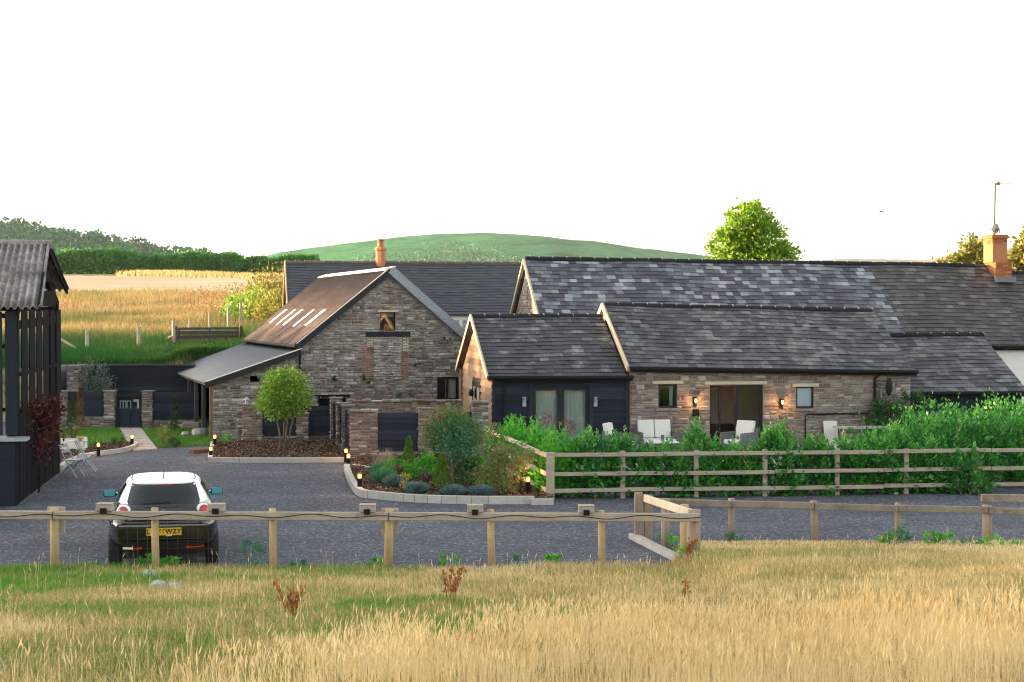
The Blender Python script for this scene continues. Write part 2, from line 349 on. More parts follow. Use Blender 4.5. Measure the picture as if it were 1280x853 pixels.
M['infill'] = surf_mat('pale_infill_stone', [(0,(.22,.20,.18)),(.5,(.38,.36,.33)),(1,(.58,.56,.52))], .8, 2.5, rough=.95, bump=.5, bscale=22)
M['rough'] = leaf_mat('rough_meadow_blades', [(0,(.03,.13,.025)),(.25,(.075,.19,.035)),(.45,(.18,.20,.065)),(.62,(.31,.24,.10)),(.82,(.45,.33,.16)),(1,(.55,.42,.22))], .4, .7, .08)
M['mast'] = plain('weathered_mast', (.16,.14,.12), .8, spec=.1)
M['nib'] = plain('ridge_mortar', (.42,.38,.33), .9)
M['gorse'] = leaf_mat('golden_bush_leaves', [(0,(.09,.10,.02)),(.5,(.22,.20,.04)),(1,(.42,.32,.07))], .4)
M['redbrown'] = leaf_mat('red_brown_leaves', [(0,(.10,.035,.025)),(.6,(.22,.09,.06)),(1,(.34,.17,.11))], .35)
M['yellow_leaf'] = leaf_mat('yellow_petals', [(0,(.25,.24,.04)),(1,(.62,.50,.08))], .3)
# ------------------------------------------------------------------ terrain
def smooth(a, b, x):
    t = np.clip((np.asarray(x, float)-a)/(b-a), 0, 1); return t*t*(3-2*t)
def h_field(x, y):                                # near meadow falls from the photographer to the yard
    yE = 24.5 + 2.9*smooth(2.3, 3.0, x)
    t = np.maximum(0, 1 - np.asarray(y, float)/yE)
    return 2.35*t + .03*(t > 0)
def h_bank(x, y):
    y0 = 57.6 + 3.3*smooth(-13.0, -12.2, x)
    prof = np.interp(np.asarray(y, float), [57.6, 60, 66, 75, 120, 220, 420, 700, 1000, 9000], [1.9, 2.3, 2.6, 3.0, 5.2, 9.3, 15, 15, -20, -40])
    r = smooth(0, .25, y - y0)
    return prof*r
def h_all(x, y): return np.where(np.asarray(y) < 40, h_field(x, y), h_bank(x, y))
def grid_sheet(name, xs, ys, hf, mat, label=None, kind='structure', off=0.0):
    X, Y = np.meshgrid(xs, ys); Z = hf(X, Y) + off
    n, m = X.shape; idx = np.arange(n*m).reshape(n, m)
    F = np.stack([idx[:-1,:-1], idx[:-1,1:], idx[1:,1:], idx[1:,:-1]], -1).reshape(-1, 4)
    o = np_mesh(name, np.stack([X, Y, Z], -1), F, mat, smooth=True); return tag(o, kind=kind)
t = NT('meadow_soil')
n1 = t.noise(.35, 6, .7); n2 = t.noise(9, 4, .7)
c = t.ramp(n1, [(.35,(.05,.085,.02)),(.5,(.30,.25,.11)),(.65,(.50,.38,.19))]); c = t.mix(.6, c, t.ramp(n2, [(.3,(.5,.5,.5)),(.7,(1.3,1.3,1.3))]), 'MULTIPLY')
t.set(c, 1, 0, .1); t.bump(n2, .8, .05); M['ground'] = t.m
t = NT('stubble')
n1 = t.noise(.05, 5, .6); st = t.noise(1.0, 4, .6, t.obj((.05, 1.2, 1)))
c = t.ramp(t.math('ADD', t.math('MULTIPLY', n1, .6), t.math('MULTIPLY', st, .4)), [(.35,(.36,.26,.15)),(.6,(.56,.44,.29))]); t.set(c, 1, 0, .1); M['stubble'] = t.m
t = NT('gravel')
vo = t.n('TexVoronoi'); vo.inputs['Scale'].default_value = 27; t.l(t.obj(), vo.inputs['Vector'])
sp = t.n('SeparateColor'); t.l(vo.outputs['Color'], sp.inputs[0])
c = t.ramp(sp.outputs[0], [(0,(.036,.041,.053)),(.5,(.064,.072,.092)),(.85,(.105,.115,.14)),(.95,(.15,.157,.175)),(1,(.27,.265,.27))])
big = t.noise(.45, 5, .65); c = t.mix(.8, c, t.ramp(big, [(.3,(.74,.74,.76)),(.7,(1.28,1.24,1.18))]), 'MULTIPLY'); trk = t.noise(1.0, 3, .5, t.obj((.25, 1.1, 1))); c = t.mix(.6, c, t.ramp(trk, [(.35,(.82,.82,.82)),(.62,(1.2,1.18,1.15))]), 'MULTIPLY')
t.set(c, .85, 0, .25); t.bump(t.math('SUBTRACT', 1.0, vo.outputs['Distance']), .9, .02); M['gravel'] = t.m
t = NT('hill_bracken')
n1 = t.noise(.012, 6, .7); n2 = t.noise(.05, 5, .75)
c = t.ramp(t.math('ADD', t.math('MULTIPLY', n1, .55), t.math('MULTIPLY', n2, .45)), [(.36,(.012,.065,.03)),(.48,(.025,.15,.06)),(.60,(.05,.21,.08)),(.72,(.17,.20,.09))])
t.set(c, 1, 0, 0); t.bump(n2, 1, 6); M['hill'] = t.m
M['hill_wood'] = surf_mat('hill_wood_floor', [(0,(.02,.05,.025)),(1,(.05,.085,.04))], 0, .05, rough=1, bump=0)
M['hill_far'] = surf_mat('far_moor', [(0,(.16,.13,.10)),(1,(.22,.18,.14))], 0, .004, rough=1, bump=0)

xs = np.unique(np.concatenate([np.arange(-30, 30.01, .5), np.linspace(-140, 140, 57), np.linspace(-700, 1700, 49)]))
ys = np.unique(np.concatenate([np.arange(-6, 30, .4), np.arange(30, 57, 3), np.arange(57, 64, .25), np.arange(64, 130, 2), np.linspace(130, 440, 40), np.linspace(-60, 3900, 50)]))
grid_sheet('ground', xs, ys, h_all, M['ground'], off=-.03)
# gravel yard with the lane running off to the right, its edge lapping the field grass
ed = [(-40, 24.15)] + [(-12+i*.6, 24.05+.12*math.sin(i*1.7)+.1*math.sin(i*.63)) for i in range(25)] + [(2.6, 24.6), (2.9, 27.3)] + [(3.5+i*1.4, 27.45+.1*math.sin(i*2.1)) for i in range(18)] + [(40, 27.4), (40, 60), (-40, 57)]
me = MB(); me.add([(x, y, 0) for x, y in ed], [tuple(range(len(ed)))]); tag(me.build('gravel_yard', M['gravel']), kind='structure')
def sheet(name, pts, z, mat, kind='structure'):
    m = MB(); p = [(q[0], q[1], z) for q in pts]; m.add(p, [tuple(range(len(p)))]); o = m.build(name, mat); fix_normals(o)
    return tag(o, kind=kind)
lawnL = [gr(60,538), gr(150,537), gr(160,556), gr(166,560), gr(95,566), gr(60,568)]
lawnR = [gr(178,537), gr(268,537), gr(268,552), gr(262,557), gr(199,560), gr(188,552)]
lawn_o = sheet('lawn', lawnL, .012, M['ground']); lawn_o2 = sheet('lawn', lawnR, .012, M['ground'])
pm = MB()                                          # slab path: one sheet split in slabs
a0, a1, b0, b1 = gr(148,534,.03), gr(176,534,.03), gr(166,563,.03), gr(197,561,.03)
for i in range(9):
    f0, f1 = i/9+.006, (i+1)/9-.006
    for j in range(2):
        g0, g1 = j/2+.01, (j+1)/2-.01
        q = lambda f, g: (a0.lerp(b0, f)).lerp(a1.lerp(b1, f), g)
        v = [q(f0,g0), q(f0,g1), q(f1,g1), q(f1,g0)]
        pm.hexa([Vector((p.x,p.y,0)) for p in v[::-1]]+[Vector((p.x,p.y,.03)) for p in v[::-1]])
tag(fix_normals(pm.build('path', M['path'])), kind='structure')

# stubble field and far hills
fx = np.linspace(-75, 5, 60); fy = np.linspace(108, 214, 40)
def h_stub(x, y): return h_bank(x, y)+.08
def stub_sheet():
    Xs, Ys = np.meshgrid(np.linspace(0, 1, 60), np.linspace(0, 1, 40))
    X = -80 + Xs*(64 - 14*Ys - 3*np.sin(Ys*6)) ; Y = 112 + 8*Xs + Ys*(88-26*Xs)
    Y = Y + .4*np.sin(X*.7)
    Z = h_bank(X, Y)+.15; idx = np.arange(X.size).reshape(X.shape)
    F = np.stack([idx[:-1,:-1], idx[:-1,1:], idx[1:,1:], idx[1:,:-1]], -1).reshape(-1, 4)
    tag(np_mesh('stubble_field', np.stack([X,Y,Z],-1), F, M['stubble'], smooth=True), kind='structure')
stub_sheet()
def hill(name, prof, Y, mat, depth, drop, seed, amp):
    px = np.linspace(prof[0][0], prof[-1][0], 140); py = np.interp(px, [p[0] for p in prof], [p[1] for p in prof])
    rows = [(-1.0, 1.0), (-.75, .8), (-.5, .55), (-.3, .33), (-.15, .14), (-.05, .03), (0, 0), (.1, .02), (.5, .5), (1, 1)]
    Vv = []
    for f, dz in rows:
        yy = Y + f*depth
        x = (px-640)/FPX*Y; z = CAM_H + (HORIZ-py)/FPX*Y
        z = z - drop*dz + amp*(fbm(x, yy + 0*x, depth*.12, seed)-.5)
        Vv.append(np.stack([x*(1+.0*f), np.full_like(x, yy), z], -1))
    Vv = np.array(Vv); n, m = Vv.shape[:2]; idx = np.arange(n*m).reshape(n, m)
    F = np.stack([idx[:-1,:-1], idx[:-1,1:], idx[1:,1:], idx[1:,:-1]], -1).reshape(-1, 4)
    return tag(np_mesh(name, Vv, F, mat, smooth=True), kind='structure')
PROF_L = [(-260,278),(-120,284),(0,291),(60,299),(120,308),(170,316),(215,324),(245,330),(285,337),(340,350)]
PROF_M = [(230,345),(300,330),(350,317),(420,308),(500,298),(545,293),(600,291),(680,294),(740,300),(800,311),(880,320),(950,328),(1060,338)]
PROF_R = [(900,334),(1000,327),(1060,324),(1110,325),(1150,325.5),(1200,318),(1260,311),(1340,306),(1450,320)]
hill('hills', PROF_L, 850, M['hill_wood'], 500, 55, 3, 4)
hill('hills', PROF_M, 1700, M['hill'], 800, 95, 5, 8)
hill('hills', PROF_R, 3200, M['hill_far'], 600, 130, 8, 7)

# ------------------------------------------------------------------ foliage generators
def leaf_quads(P, D, L, W, rng, fold=.25):
    """leaf-shaped quads: base P, direction D, length L, width W"""
    n = len(P); r = rng.normal(size=(n,3)); Sd = np.cross(D, r); Sd /= np.linalg.norm(Sd, axis=1, keepdims=True)+1e-9
    U = np.cross(Sd, D); L = np.broadcast_to(L, n)[:,None]; W = np.broadcast_to(W, n)[:,None]
    mid = P + D*L*.45 + U*W*fold
    return np.stack([P, mid+Sd*W*.5, P+D*L, mid-Sd*W*.5], 1)
def quads_obj(name, Q, mat, parent, tint):
    n = len(Q); F = np.arange(n*4).reshape(n,4)
    return np_mesh(name, Q, F, mat, parent, np.repeat(tint, 4))
def unit(n, rng):
    v = rng.normal(size=(n,3)); return v/np.linalg.norm(v,axis=1,keepdims=True)
def crown(blobs, n, leaf, rng, wide=.55, cl=30, csig=.17, shell=.62, up=.25, zmin=None, grow=0):
    """clumped leaves through a set of ellipsoids (c, r): returns quads and tints"""
    vol = np.array([b[1][0]*b[1][1]*b[1][2] for b in blobs])**.7; vol /= vol.sum(); Q = []; T = []; CC = []
    for (c, r), f in zip(blobs, vol):
        c = np.array(c, float); r = np.array(r, float); k = max(3, int(n*f/cl))
        u = unit(k, rng); rad = shell + (1-shell)*rng.random(k)**.7; rad *= .9+.22*(rng.random(k)-.3)
        cc = c + u*r*rad[:,None]; CC.append(cc)
        m = rng.poisson(cl, k)+2; ci = np.repeat(np.arange(k), m); N = len(ci)
        P = cc[ci] + rng.normal(size=(N,3))*r.mean()*csig
        out = (P-c)/r; out /= np.linalg.norm(out,axis=1,keepdims=True)+1e-9
        D = out*.7 + unit(N, rng)*.8 + np.array([0,0,up]); D /= np.linalg.norm(D,axis=1,keepdims=True)
        L = leaf*(.7+.6*rng.random(N)); q = leaf_quads(P, D, L, L*wide, rng)
        tc = rng.random(k); tt = .5*tc[ci]+.5*rng.random(N)
        if zmin is not None:
            ok = P[:,2] > zmin; q = q[ok]; tt = tt[ok]
        Q.append(q); T.append(tt)
    return np.concatenate(Q), np.concatenate(T), np.concatenate(CC)
def bush(name, label, cat, base, blobs, n, leaf, mat, group=None, seed=1, stem=None, stem_r=.02, nstem=3, stem_mat='bark', **kw):
    rng = np.random.default_rng(seed); root = empty(name, base, 0, label, cat, group)
    q, tt, cc = crown(blobs, n, leaf, rng, **kw); quads_obj('foliage', q, M[mat], root, tt)
    m = MB(); lo = min(b[0][2] for b in blobs)
    for i in range(nstem):
        c = cc[rng.integers(len(cc))]; a = i*2.4
        m.tube([(.4*stem_r*nstem*math.cos(a), .4*stem_r*nstem*math.sin(a), -.05), (c[0]*.35, c[1]*.35, max(.05, c[2]*.5)), tuple(c)], [stem_r, stem_r*.7, stem_r*.25], 6)
    m.build('stem', M[stem_mat], root, True)
    return root
def tree(name, label, cat, base, trunk_h, trunk_r, blobs, n, leaf, mat, seed=1, group=None, nb=14, lean=(0,0), **kw):
    rng = np.random.default_rng(seed); root = empty(name, base, 0, label, cat, group)
    q, tt, cc = crown(blobs, n, leaf, rng, **kw); quads_obj('crown', q, M[mat], root, tt)
    m = MB(); top = Vector((lean[0], lean[1], trunk_h))
    m.tube([(0,0,-.2), (lean[0]*.3, lean[1]*.3, trunk_h*.5), top, top+Vector((lean[0]*.3,0,trunk_h*.45))], [trunk_r*1.25, trunk_r, trunk_r*.75, trunk_r*.3], 8)
    for i in range(nb):
        c = Vector(cc[rng.integers(len(cc))]); s0 = top*(.75+.4*rng.random())
        mid = s0.lerp(c, .5)+Vector((0,0,.08*trunk_h))
        m.tube([s0, mid, c], [trunk_r*.42, trunk_r*.24, trunk_r*.06], 5)
    m.build('trunk', M['bark'], root, True)
    return root
def blades(P, h, wd, lean, rng, az=None, bend=.35):
    n = len(P); az = rng.random(n)*2*np.pi if az is None else az
    sx = np.stack([np.cos(az), np.sin(az), np.zeros(n)],1)
    la = rng.random(n)*2*np.pi; ld = np.stack([np.cos(la), np.sin(la), np.zeros(n)],1)*(lean*np.abs(rng.normal(size=n)))[:,None]
    h = np.broadcast_to(h, n)[:,None]; wd = np.broadcast_to(wd, n)[:,None]; Z = np.array([0,0,1.])
    b0 = P-sx*wd/2; b1 = P+sx*wd/2; m = P+Z*h*.6+ld*h*bend; m0 = m-sx*wd*.4; m1 = m+sx*wd*.4
    tp = P+Z*h*.97+ld*h; t0 = tp-sx*wd*.07; t1 = tp+sx*wd*.07
    V = np.stack([b0,b1,m0,m1,t0,t1],1).reshape(-1,3); i = np.arange(n)[:,None]*6
    F = np.concatenate([i+np.array([[0,1,3,2]]), i+np.array([[2,3,5,4]])],1).reshape(-1,4)
    return V, F, tp
def blades_obj(name, P, h, wd, lean, rng, mat, tint, parent=None, **kw):
    V, F, tp = blades(P, h, wd, lean, rng, **kw); return np_mesh(name, V, F, mat, parent, np.repeat(tint, 6)), tp

# ------------------------------------------------------------------ near meadow grass
def near_grass():
    rng = np.random.default_rng(11)
    def pts(n, y0, y1):
        y = y0+(y1-y0)*rng.random(n)**1.0; x = (rng.random(n)*2-1)*(.345*y+4.5); return x, y
    def strawf(x, y):
        e = np.interp(x/y*2000+640, [0, 200, 380, 520, 680, 1280], [9.6, 10.2, 11.8, 13.4, 15.2, 14.4])+1.6*(fbm(x, y, 1.1, 3)-.5)
        return smooth(1.1, -1.3, y-e)
    x, y = pts(340000, 10.2, 27.6)
    yE = 24.3+3.1*smooth(2.3, 3.0, x)+.25*(fbm(x, y, .5, 4)-.3)
    k = (y < yE)
    # weights: more blades where nearer the eye
    k &= rng.random(len(x)) < np.clip(1.35-.02*y, 0, 1)
    x, y = x[k], y[k]; z = h_field(x, y)-.02
    green = fbm(x, y, 2.2, 1)+.25*fbm(x, y, .5, 7)-.02*x - .006*(y-17)
    green += .10*smooth(1.5, -3.5, x)*smooth(16, 20, y)+.30*smooth(.56, .70, fbm(x, y, 1.3, 21))*smooth(3, -1, x)
    straw = strawf(x, y)
    mown = smooth(24.2, 24.8, y)*smooth(2.4, 3.0, x)
    tint = np.clip(.53 - .95*(green-.62) + .32*straw + .18*mown + .19*rng.normal(size=len(x))+.35*(fbm(x, y, .35, 15)-.5), 0, 1)
    h = (.05+.12*fbm(x, y, 1.5, 2)**1.5+.02*straw)*(.55+.8*rng.random(len(x)))*(1-.62*mown)
    P = np.stack([x, y, z], 1)
    o, _ = blades_obj('grass', P, h, .0075+.006*rng.random(len(x)), .45, rng, M['grass'], tint); tag(o, kind='stuff')
    # flowering stalks with pale seed heads
    x, y = pts(70000, 10.2, 24); straw = strawf(x, y)
    base = .008+.05*smooth(17, 12, y)*smooth(.45,.7,fbm(x,y,.9,5))+.03*smooth(.6,.75,fbm(x,y,1.3,8))
    k = rng.random(len(x)) < np.clip(.85*straw*(.35+.9*smooth(.38,.6,fbm(x,y,.45,11)))+base, 0, 1); x, y = x[k], y[k]
    z = h_field(x, y); n = len(x); P = np.stack([x, y, z], 1); hh = .17+.15*rng.random(n)+.05*straw[k]; hh = hh*(.72+.55*fbm(x, y, .7, 12))
    az = rng.normal(size=n)*.5
    V, F, tp = blades(P, hh, .0045, .22, rng, az=az); T = np.repeat(.35+.4*rng.random(n), 6)
    D = np.stack([.28*rng.normal(size=n)+.08, .2*rng.normal(size=n), np.ones(n)], 1); D /= np.linalg.norm(D,axis=1,keepdims=True)
    L = .06+.055*rng.random(n); W = .008+.007*rng.random(n)
    q = []
    for a in (0, 1.3):
        sx = np.stack([np.cos(az+a), np.sin(az+a), np.zeros(n)],1); b = tp-D*.01
        q.append(np.stack([b, b+D*L[:,None]*.4+sx*W[:,None]*.5, b+D*L[:,None], b+D*L[:,None]*.4-sx*W[:,None]*.5],1))
    Q = np.concatenate(q); F2 = np.arange(len(Q)*4).reshape(-1,4)+len(V); T2 = np.repeat(np.tile(np.clip(.15+.6*rng.random(n)+.9*(fbm(x,y,.8,14)-.45),0,1), 2), 4)
    o = np_mesh('seeding_grass', np.concatenate([V, Q.reshape(-1,3)]), np.concatenate([F, F2]), M['seed'], None, np.concatenate([T, T2])); tag(o, kind='stuff')
near_grass()
def lawn_grass():
    rng = np.random.default_rng(12)
    from mathutils.geometry import intersect_point_quad_2d
    def inside(px, py, poly):
        c = np.zeros(len(px), bool); n = len(poly); j = n-1
        for i in range(n):
            xi, yi, xj, yj = poly[i][0], poly[i][1], poly[j][0], poly[j][1]
            c ^= ((yi > py) != (yj > py)) & (px < (xj-xi)*(py-yi)/(yj-yi+1e-12)+xi); j = i
        return c
    for poly in (lawnL, lawnR):
        xs_ = [p[0] for p in poly]; ys_ = [p[1] for p in poly]; n = 16000
        x = rng.uniform(min(xs_), max(xs_), n); y = rng.uniform(min(ys_), max(ys_), n); k = inside(x, y, poly); x, y = x[k], y[k]
        P = np.stack([x, y, np.full_like(x, .01)], 1)
        o, _ = blades_obj('lawn_grass', P, .05+.05*rng.random(len(x)), .02, .4, rng, M['lawn'], np.clip(.55*fbm(x, y, .8)+.45*rng.random(len(x)), 0, 1)); tag(o, kind='stuff')
lawn_grass()
def rough_meadow():
    rng = np.random.default_rng(13); n = 120000
    y = 57.9+(118-57.9)*rng.random(n)**1.5; x = -.34*y+rng.random(n)*(.34*y-7.5); y0 = 57.75+5.0*smooth(-13.0, -12.2, x)
    k = (h_bank(x, y) > .7) & (y > 57.62) & ~((x > -13.2+.31*(60.5-y)) & (x < 2) & (y < 61.6)); x, y = x[k], y[k]; n = len(x)
    fx_ = rng.uniform(-13.4, -9.5, 7000); fy_ = 57.6+3.3*smooth(-13.0, -12.2, fx_)+rng.uniform(.02, .45, 7000); x = np.concatenate([x, fx_]); y = np.concatenate([y, fy_]); n = len(x)
    z = h_bank(x, y)-.03
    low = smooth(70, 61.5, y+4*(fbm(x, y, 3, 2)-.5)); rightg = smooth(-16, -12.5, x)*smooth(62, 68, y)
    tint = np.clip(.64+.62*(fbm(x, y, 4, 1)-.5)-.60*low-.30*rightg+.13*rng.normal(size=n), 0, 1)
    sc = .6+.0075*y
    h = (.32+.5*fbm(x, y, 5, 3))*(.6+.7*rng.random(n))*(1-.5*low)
    pxs = x/y*2000+640; h = np.where((pxs > 212) & (pxs < 308) & (y > 63) & (y < 69.8), h*.3, h)
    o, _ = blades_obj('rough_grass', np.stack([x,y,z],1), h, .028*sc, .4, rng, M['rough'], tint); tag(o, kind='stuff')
    # rusty dock spikes along the top of the rough meadow
    n = 900; y = rng.uniform(84, 114, n); x = -.30*y+rng.random(n)*(.30*y-14); cl = fbm(x, y*.5, 5, 6)
    k = cl > .55; x, y = x[k], y[k]; n = len(x); z = h_bank(x, y)
    P = np.repeat(np.stack([x,y,z],1), 16, 0)+rng.normal(size=(n*16,3))*np.array([.06,.06,.02]); P[:,2] += np.tile(np.linspace(.3,1.05,16), n)*np.repeat(.6+.6*rng.random(n), 16)
    D = unit(n*16, rng)*.6+np.array([0,0,.8]); D /= np.linalg.norm(D,axis=1,keepdims=True)
    o = quads_obj('dock_spikes', leaf_quads(P, D, .13, .06, rng), M['dock_far'], None, rng.random(n*16)); tag(o, kind='stuff')
rough_meadow()
# ------------------------------------------------------------------ building helpers
def intervals(a, b, cuts):
    out = [(a, b)]
    for c0, c1 in cuts:
        nx = []
        for p, q in out:
            if c1 <= p or c0 >= q: nx.append((p, q)); continue
            if c0 > p: nx.append((p, c0))
            if c1 < q: nx.append((c1, q))
        out = nx
    return [(p, q) for p, q in out if q-p > .01]
def lin(pts):                                        # piecewise linear top line
    return lambda x: float(np.interp(x, [p[0] for p in pts], [p[1] for p in pts]))
def rubble(name, parent, mat, fn, u0, u1, z0, top, holes=(), sw=(.12,.42), sh=(.06,.15), depth=.035, seed=1, back=None, thick=.3, edges=(), split=.35):
    """coursed rubble: every stone its own faceted block in one mesh; fn(u,d,z) -> xyz, d = outward"""
    rr = random.Random(seed); m = MB(); zmax = max(top(u0+(u1-u0)*i/60) for i in range(61)); z = z0
    while z < zmax-.02:
        h = rr.uniform(*sh); z1 = z+h
        row_cuts = [(a, b) for a, b, c, d in holes if c < z+h*.6 and d > z+h*.4]
        for p, q in intervals(u0, u1, row_cuts):
            u = p
            while u < q-.015:
                w_ = rr.uniform(*sw)*(1.25 if rr.random() < .12 else 1)
                e = min(q, u+w_)
                if q-e < .07: e = q
                tm = min(top(u), top(e), top((u+e)/2)); zt = min(z1, tm)
                if zt-z > .025:
                    parts = [(z, zt)]
                    if zt-z > .085 and rr.random() < split:
                        k_ = z+(zt-z)*rr.uniform(.38,.62); parts = [(z, k_), (k_, zt)]
                    for za_, zb_ in parts:
                        g = .006; j = lambda s=.012: rr.uniform(-s, s)
                        a, b, c, d = u+g, e-g, za_+g+rr.uniform(0,.012), zb_-g-rr.uniform(0,.012); dd = depth*rr.uniform(.25, 1.1); i = min(.03, (b-a)*.22); iz = min(.02, (d-c)*.28)
                        if d-c < .012: continue
                        bk = [(a,0,c),(b,0,c),(b,0,d),(a,0,d)]
                        q_ = lambda s=.009: rr.uniform(-s, s)
                        fr_ = [(a+i+j(),dd,c+iz+q_()),(b-i+j(),dd*rr.uniform(.6,1.2),c+iz+q_()),(b-i+j(),dd*rr.uniform(.6,1.2),d-iz+q_()),(a+i+j(),dd,d-iz+q_())]
                        m.add([fn(*p_) for p_ in bk+fr_], [(4,5,6,7),(0,1,5,4),(1,2,6,5),(2,3,7,6),(3,0,4,7)])
                u = e
        z = z1
    o = m.build(name, M[mat], parent); fix_island_normals(o, fn)
    if back:
        k = MB(); xs_ = sorted({u0, u1, *[q for hh in holes for q in hh[:2]], *[e for e in edges if u0 < e < u1]})
        for a, b in zip(xs_[:-1], xs_[1:]):
            mid = (a+b)/2; cs = sorted((hh[2], hh[3]) for hh in holes if hh[0] < mid < hh[1]); lo = z0-.2
            for c, d in cs+[(None, None)]:
                if c is None: ta, tb = top(a), top(b)
                else: ta = tb = c
                if max(ta, tb)-lo > .01:
                    k.hexa([fn(a,.004,lo),fn(b,.004,lo),fn(b,-thick,lo),fn(a,-thick,lo),fn(a,.004,ta),fn(b,.004,tb),fn(b,-thick,tb),fn(a,-thick,ta)])
                if d is not None: lo = d
        k_o = k.build('mortar_core', M['mortar'], o); fix_normals(k_o)
    return o
def fix_island_normals(o, fn):
    # outward = increasing d
    v0 = Vector(fn(0,0,0)); n = (Vector(fn(0,1,0))-v0)
    flip = [p.index for p in o.data.polygons if len(p.vertices) == 4]
    if o.data.polygons and o.data.polygons[0].normal.dot(n) < 0: o.data.flip_normals()
def slate_roof(name, parent, mat, x0, x1, eave, ridge, course=.23, w=.3, tilt=(0,0), seed=1, over=.0, label=None):
    rr = random.Random(seed); (y0, z0), (y1, z1) = eave, ridge
    L = math.hypot(y1-y0, z1-z0); sy, sz = (y1-y0)/L, (z1-z0)/L; nrm = (0, -sz*np.sign(sy) if sy else -1, abs(sy))
    ny, nz = -sz*math.copysign(1, sy), abs(sy)
    def pt(x, s, n):
        k = (x-x0)/(x1-x0+1e-9); dz = tilt[0]*(1-k)+tilt[1]*k
        return (x, y0+sy*s+ny*n, z0+sz*s+nz*n+dz+.018*math.sin(x*1.3+seed)*min(1, s))
    m = MB(); rows = int(round(L/course)); c = L/rows
    for r in range(rows):
        s0 = r*c-(.03 if r == 0 else 0); u = x0-(w*.5 if r % 2 else 0)
        while u < x1-.01:
            e = u+w*rr.uniform(.88, 1.12)
            a, b = max(u, x0), min(e, x1)
            if x1-b < w*.3: b = x1; e = x1+1
            if b-a > .03:
                th = rr.uniform(.008, .014); li = rr.uniform(.016, .032); sk = rr.uniform(-.006, .006); s1 = min(L, s0+c*1.35)
                g = .0025
                V = [pt(a+g,s0+sk,li-th+.004),pt(b-g,s0-sk,li-th+.004),pt(b-g,s1,0),pt(a+g,s1,0),pt(a+g,s0+sk,li+.006),pt(b-g,s0-sk,li+.006+rr.uniform(-.003,.003)),pt(b-g,s1,.006),pt(a+g,s1,.006)]
                m.add(V, [(4,5,6,7),(0,1,5,4),(1,2,6,5),(3,0,4,7)])
            u = e
    m.hexa([pt(x0,0,-.05),pt(x1,0,-.05),pt(x1,L,-.05),pt(x0,L,-.05),pt(x0,0,-.004),pt(x1,0,-.004),pt(x1,L,-.004),pt(x0,L,-.004)])
    o = m.build(name, M[mat], parent)
    if o.data.polygons[0].normal.z < 0: o.data.flip_normals()
    if label: o['label'] = label
    return o
def ridge_tiles(parent, mat, x0, x1, y, z, tilt=(0,0), r=.085, seg=.45, name='ridge_tiles', nib=True):
    m = MB(); nb = MB(); n = max(1, int(round((x1-x0)/seg))); d = (x1-x0)/n
    for i in range(n):
        a, b = x0+i*d, x0+(i+1)*d-.012; t = lambda x: tilt[0]+(tilt[1]-tilt[0])*(x-x0)/(x1-x0); j = random.uniform(-.008, .008)
        m.tube([(a, y, z+t(a)+j), (b, y, z+t(b)+j)], r, 10)
        if nib: nb.tube([(b-.012, y, z+t(b)+r*.42+j), (b+.018, y, z+t(b)+r*.42+j)], r*.72, 8)
    if nib: nb.build('ridge_joints', M['nib'], parent)
    return m.build(name, M[mat], parent, False)
def gutter(parent, x0, x1, y, z0, z1, r=.055, name='gutter'):
    m = MB(); m.tube([(x0, y, z0), (x1, y, z1)], r, 10); m.bar((x0, y+.09, z0-.03), (x1, y+.09, z1-.03), .03, .15)
    return m.build(name, M['black_metal'], parent)
def boards(name, parent, mat, fn, u0, u1, z0, z1, bh=.16, holes=(), top=None, proud=.022):
    m = MB(); n = max(1, int(round((z1-z0)/bh))); h = (z1-z0)/n
    for i in range(n):
        a, b = z0+i*h, z0+(i+1)*h-.004; cuts = [(p, q) for p, q, c, d in holes if c < b-.01 and d > a+.01]; j = random.uniform(-.003, .003)
        l, r_ = u0, u1
        if top:
            xs_ = [u0+(u1-u0)*k/200 for k in range(201)]; ok = [x for x in xs_ if top(x) > (a+b)/2]
            if not ok: continue
            l, r_ = ok[0], ok[-1]
        for p, q in intervals(l, r_, cuts):
            V = [fn(p,-.01,a),fn(q,-.01,a),fn(q,proud+j,a),fn(p,proud+j,a),fn(p,-.01,b),fn(q,-.01,b),fn(q,.004,b),fn(p,.004,b)]
            m.hexa(V)
    o = m.build(name, M[mat], parent); return fix_normals(o)
